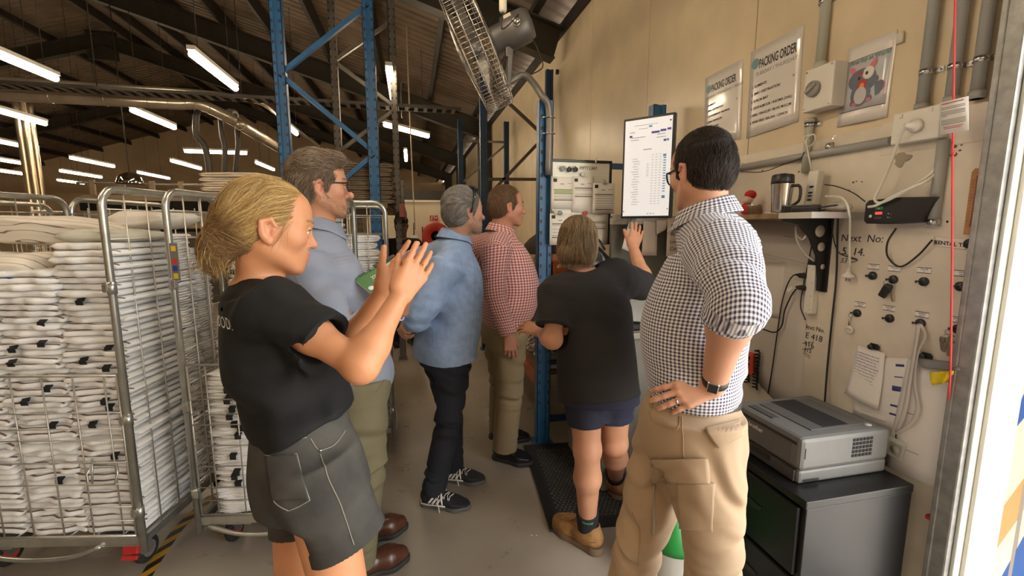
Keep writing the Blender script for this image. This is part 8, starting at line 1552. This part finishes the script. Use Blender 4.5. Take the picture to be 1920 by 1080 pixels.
def checked_shirt_man():
    M_sh = gingham('navy_gingham', (.78, .77, .78), (.035, .028, .075), .0098); M_pan = mat('khaki_cargo', (.40, .285, .18), .85, var=.10, vscale=5, bump=.2, bscale=450)
    root = thing('person', 'man in navy checked shirt and khaki cargo trousers, hand on hip', 'person', at(1300, 1250, 1.15)*V(1, 1, 0))
    s = 1.0; o = at(1314, 326, 1.42); hp, W, R = head_prims(o, V(-.10, 1, -.12), V(0, 0, 1), s, .98, jaw=1.05)
    bf = unit(V(-.72, .69, 0)); lf = V(-bf[1], bf[0], 0)
    nb = at(1324, 407, 1.42); ch = at(1342, 485, 1.42); md = at(1316, 610, 1.41); wa = at(1308, 735, 1.40)
    shL, elL, wrL = at(1350, 468, 1.23), at(1380, 560, 1.06), at(1338, 722, 1.22); shR = shL-lf*.40; elR = shR+bf*.03+V(0, 0, -.28); wrR = elR+bf*.07+V(0, 0, -.22)
    hL, hR = at(1314, 800, 1.30), at(1268, 790, 1.51); kL, kR = at(1336, 1040, 1.28), at(1200, 1010, 1.50)
    aL = kL+V(-.03, -.03, 0)*1; aL[2] = .09; aR = kR-V(.06, -.02, 0); aR[2] = .09
    h1, t1 = hand_prims(wrL, unit(at(1240, 752, 1.24)-wrL), -unit(ray(1290, 740))+V(.0, 0, .15), V(.0, .2, 1), 1.02, curl=(.25, .2, .22, .3), thumb=(.35, .3), spread=.14); h2, _ = hand_prims(wrR, V(0, 0, -1)+bf*.2, -lf, bf, 1, curl=(.4,)*4)
    body = hp+[rc(W(0, -.03, -.05), nb, .058, .064, .03), loft([nb, ch, md, wa], [.08, .17, .16, .16], [.07, .11, .15, .13], [.07, .11, .10, .10], side=lf, k=.04)]+arm_prims(shL, elL, wrL, 1.05, r=(.055, .047, .046, .030))+h1+arm_prims(shR, elR, wrR, 1.0)+h2
    sdf_part('body', body, RES, M_skin, root, skin_color((.57, .30, .19), [(W(.08, -.01, 0), .03, (.66, .28, .2), .5)])); eyes(W, R, s, root); c = [(.028, .019, .014), (.045, .030, .022), (.016, .012, .010), (.065, .045, .034)]
    brows(hp, W, s, root, c, 5); short_hair(root, W, R, o, s, .98, c, (.016, .011, .009), 45, top=.012, side=.005, n=5000, line=(0, .038, .020), length=.006, flow=lambda q: np.stack([.5-.3*np.sign(q[:, 0]), np.where(q[:, 2] > .08, .5, -.15), np.where(q[:, 2] > .08, .1, -1.)], -1), lift=1.4, wob=.25, nape=-.080)
    glasses(W, R, s, root, mat('dark_frame', (.02, .018, .018), .3), r=.0028)
    u = unit(wrL-elL); cu = elL+u*.055; cb = elL-unit(elL-shL)*.0
    sh = [loft([nb+V(0, 0, -.02), ch, md, wa+V(0, 0, .06), wa+V(0, 0, .008)], [.09, .195, .205, .195, .174], [.08, .135, .182, .155, .138], [.085, .135, .140, .130, .124], side=lf, p=2.3, k=.03, tag=1), rc(nb+V(0, 0, -.045), shL, .068, .080, .05), rc(nb+V(0, 0, -.045), shR, .068, .080, .05), sleeve(shL, cu, .086, .064, c=elL-u*.005+unit(elL-shL)*.006, rcm=.072, k=.045), sleeve(shR, wrR, .085, .055, c=elR, rcm=.072, k=.04),
          sleeve(cu-u*.045, cu+u*.005, .071, .068, k=.004), hollow(cu-u*.02, cu+u*.09, .054, .058), rc(nb+bf*.016, nb+V(0, 0, .12)+bf*.03, .064, .08, .006, 's'),
          folds((shL+elL)/2, (.15, .15, .17), .009, 52, V(.3, .2, 1), 3), folds(elL, .13, .009, 75, elL-shL, 4), folds(at(1260, 620, 1.3), (.18, .18, .2), .006, 45, V(.3, 0, 1), 6), folds(wa+V(0, 0, .05), (.25, .25, .09), .008, 60, V(.2, .2, 1), 7), folds(ch-bf*.1, .2, .005, 40, V(.4, .3, .8), 9)]
    so, _ = sdf_part('shirt', sh, RESC, M_sh, root, uv=True); collar(sh, nb, bf, lf, M_sh, so, r=.068)
    # cargo trousers
    pr, po = trousers('trousers', root, wa+V(0, 0, -.005), hR, hL, kR, kL, aR, aL, lf, M_pan, rw=(.168, .138, .122), rt=.110, rk=.077, ra=.082, seed=51, brk=.011, belt=mat('dark_belt', (.018, .015, .014), .5), extra=[folds(at(1320, 960, 1.2), (.13, .13, .16), .009, 80, V(.5, .1, .8), 61), folds(at(1210, 900, 1.45), (.13, .13, .2), .009, 75, V(-.5, .1, .8), 62), folds(at(1350, 870, 1.25), (.14, .14, .12), .008, 70, V(.7, 0, .6), 63)])
    q4 = lambda *pp: [p for p in (hit(pr, x, y) for x, y in pp) if p is not None]
    for nm, c4, off, th in (('cargo_flap', ((1224, 860), (1326, 858), (1330, 905), (1222, 902)), .008, .005), ('cargo_pocket', ((1270, 903), (1338, 905), (1336, 994), (1278, 990)), .005, .007), ('back_pocket_flap', ((1322, 806), (1388, 788), (1390, 814), (1346, 840)), .006, .004)):
        patch_px(pr, (c4[0], c4[3], c4[2], c4[1]), off, th).build(nm, M_pan, po)
    b = MB()
    for pl in ([(1278, 780), (1280, 810), (1282, 858)], [(1217, 770), (1225, 790), (1268, 805), (1275, 780)], [(1340, 750), (1372, 745), (1400, 742)], [(1305, 905), (1312, 950), (1320, 995)], [(1186, 960), (1200, 1000), (1196, 1060)]):
        q = q4(*pl)
        if len(q) > 1: b.tube(list(project(pr, np.array(smooth_path(q, 8)), .0008)), .0016, 5)
    b.build('seam', mat('khaki_seam', (.36, .25, .14), .85), po)
    q = q4((1228, 906), (1225, 950), (1224, 1000))
    if len(q) == 3: seam(pr, q, .0035, .008).build('zip_pull', mat('grey_cord', (.30, .25, .19), .7), po)
    b = MB()
    for x_ in (1222, 1300, 1372):
        q = q4((x_, 738), (x_, 750), (x_+1, 764))
        if len(q) == 3: b.tube(list(project(pr, np.array(q), .006)), .0045, 6)
    b.build('belt_loop', M_pan, po)
    bt = mat('work_boot', (.10, .07, .045), .7)
    for a in (aL, aR): shoe('boot', a-bf*.08-V(0, 0, .09), a+bf*.22-V(0, 0, .09), root, (bt, M_sole_b), res=.005, ankle=.13)
    fr = np.column_stack(frame(u)); c = wrL-u*.022; b = MB(); b.lathe([(.0325, -.011), (.0352, -.011), (.0352, .011), (.0325, .011), (.0325, -.011)], c, fr, 24); wt = b.build('watch_strap', M_blackp, root)
    n_ = -unit(ray(1338, 722)); n_ = unit(n_-u*(n_@u)); Bm = np.column_stack([u, np.cross(n_, u), n_]); b = MB(); b.box(c+n_*.035, (.034, .030, .009), Bm, .004); b.mi = 1; b.box(c+n_*.0400, (.028, .024, .001), Bm); b.build('watch_case', [M_steel, M_blackp], wt)
    r_ = h1[9]; cc_ = r_.lo*.5+r_.hi*.5; b = MB(); b.lathe([(.0088, -.002), (.0106, -.002), (.0106, .002), (.0088, .002), (.0088, -.002)], cc_, np.column_stack(frame(unit(at(1240, 752, 1.24)-wrL))), 18); b.build('ring', M_steel, root)
def far_person():
    root = thing('person', 'distant person in dark cap and dark clothes, seen from behind far down the aisle', 'person', at(752, 560, 5.6)*V(1, 1, 0)); dk = mat('dark_clothes', (.012, .010, .009), .9)
    o = at(752, 424, 5.6); hp, W, R = head_prims(o, V(-.3, .95, 0), V(0, 0, 1), 1.0); c = o*V(1, 1, 0); lf = V(-.95, -.3, 0); nb = o+V(0, 0, -.17); sL, sR = nb+lf*.19+V(0, 0, -.06), nb-lf*.19+V(0, 0, -.06); wa = c+V(0, 0, .95)
    eL, eR = sL+lf*.05+V(0, 0, -.28), sR-lf*.05+V(0, 0, -.28); wL, wR = eL+V(-.08, .2, -.1), eR+V(-.08, .2, -.1)
    h = [q for e, d in ((wL, 1), (wR, -1)) for q in hand_prims(e, V(-.3, .9, -.2), V(0, 0, 1), lf*-d, 1)[0]]
    sdf_part('body', hp+[rc(W(0, -.03, -.05), nb, .058, .062, .03), loft([nb, nb+V(0, 0, -.12), wa], [.08, .17, .15], [.07, .1, .1], side=lf, k=.04)]+arm_prims(sL, eL, wL)+arm_prims(sR, eR, wR)+h, .005, M_skin, root, skin_color((.16, .08, .05), [])); eyes(W, R, 1, root)
    sdf_part('cap', [ell(W(0, -.012, .062), (.086, .106, .078), R, .02), rc(W(-.03, .10, .05), W(.03, .10, .05), .03, .03, .02), cut(W(0, 0, .028), R@V(0, 0, -1))], .006, dk, root)
    sdf_part('shirt', [loft([nb+V(0, 0, -.02), nb+V(0, 0, -.12), nb+V(0, 0, -.35), wa+V(0, 0, -.06)], [.08, .20, .19, .19], [.07, .13, .14, .14], side=lf, k=.03), rc(nb+V(0, 0, -.04), sL, .066, .075, .05), rc(nb+V(0, 0, -.04), sR, .066, .075, .05), sleeve(sL, sL*.4+eL*.6, .08, .08), sleeve(sR, sR*.4+eR*.6, .08, .08)], .006, dk, root)
    aL, aR = c+lf*.12+V(0, 0, .1), c-lf*.12+V(0, 0, .1); trousers('trousers', root, wa, c-lf*.1+V(0, 0, .86), c+lf*.1+V(0, 0, .86), c-lf*.11+V(0, .02, .48), c+lf*.11+V(0, .02, .48), aR, aL, lf, dk, res=.007)
    for a in (aL, aR): shoe('shoe', a+V(.02, -.07, -.1), a+V(-.06, .2, -.1), root, (M_blackp, M_sole_b), res=.006)
pointing_woman(); checked_shirt_man(); far_person()
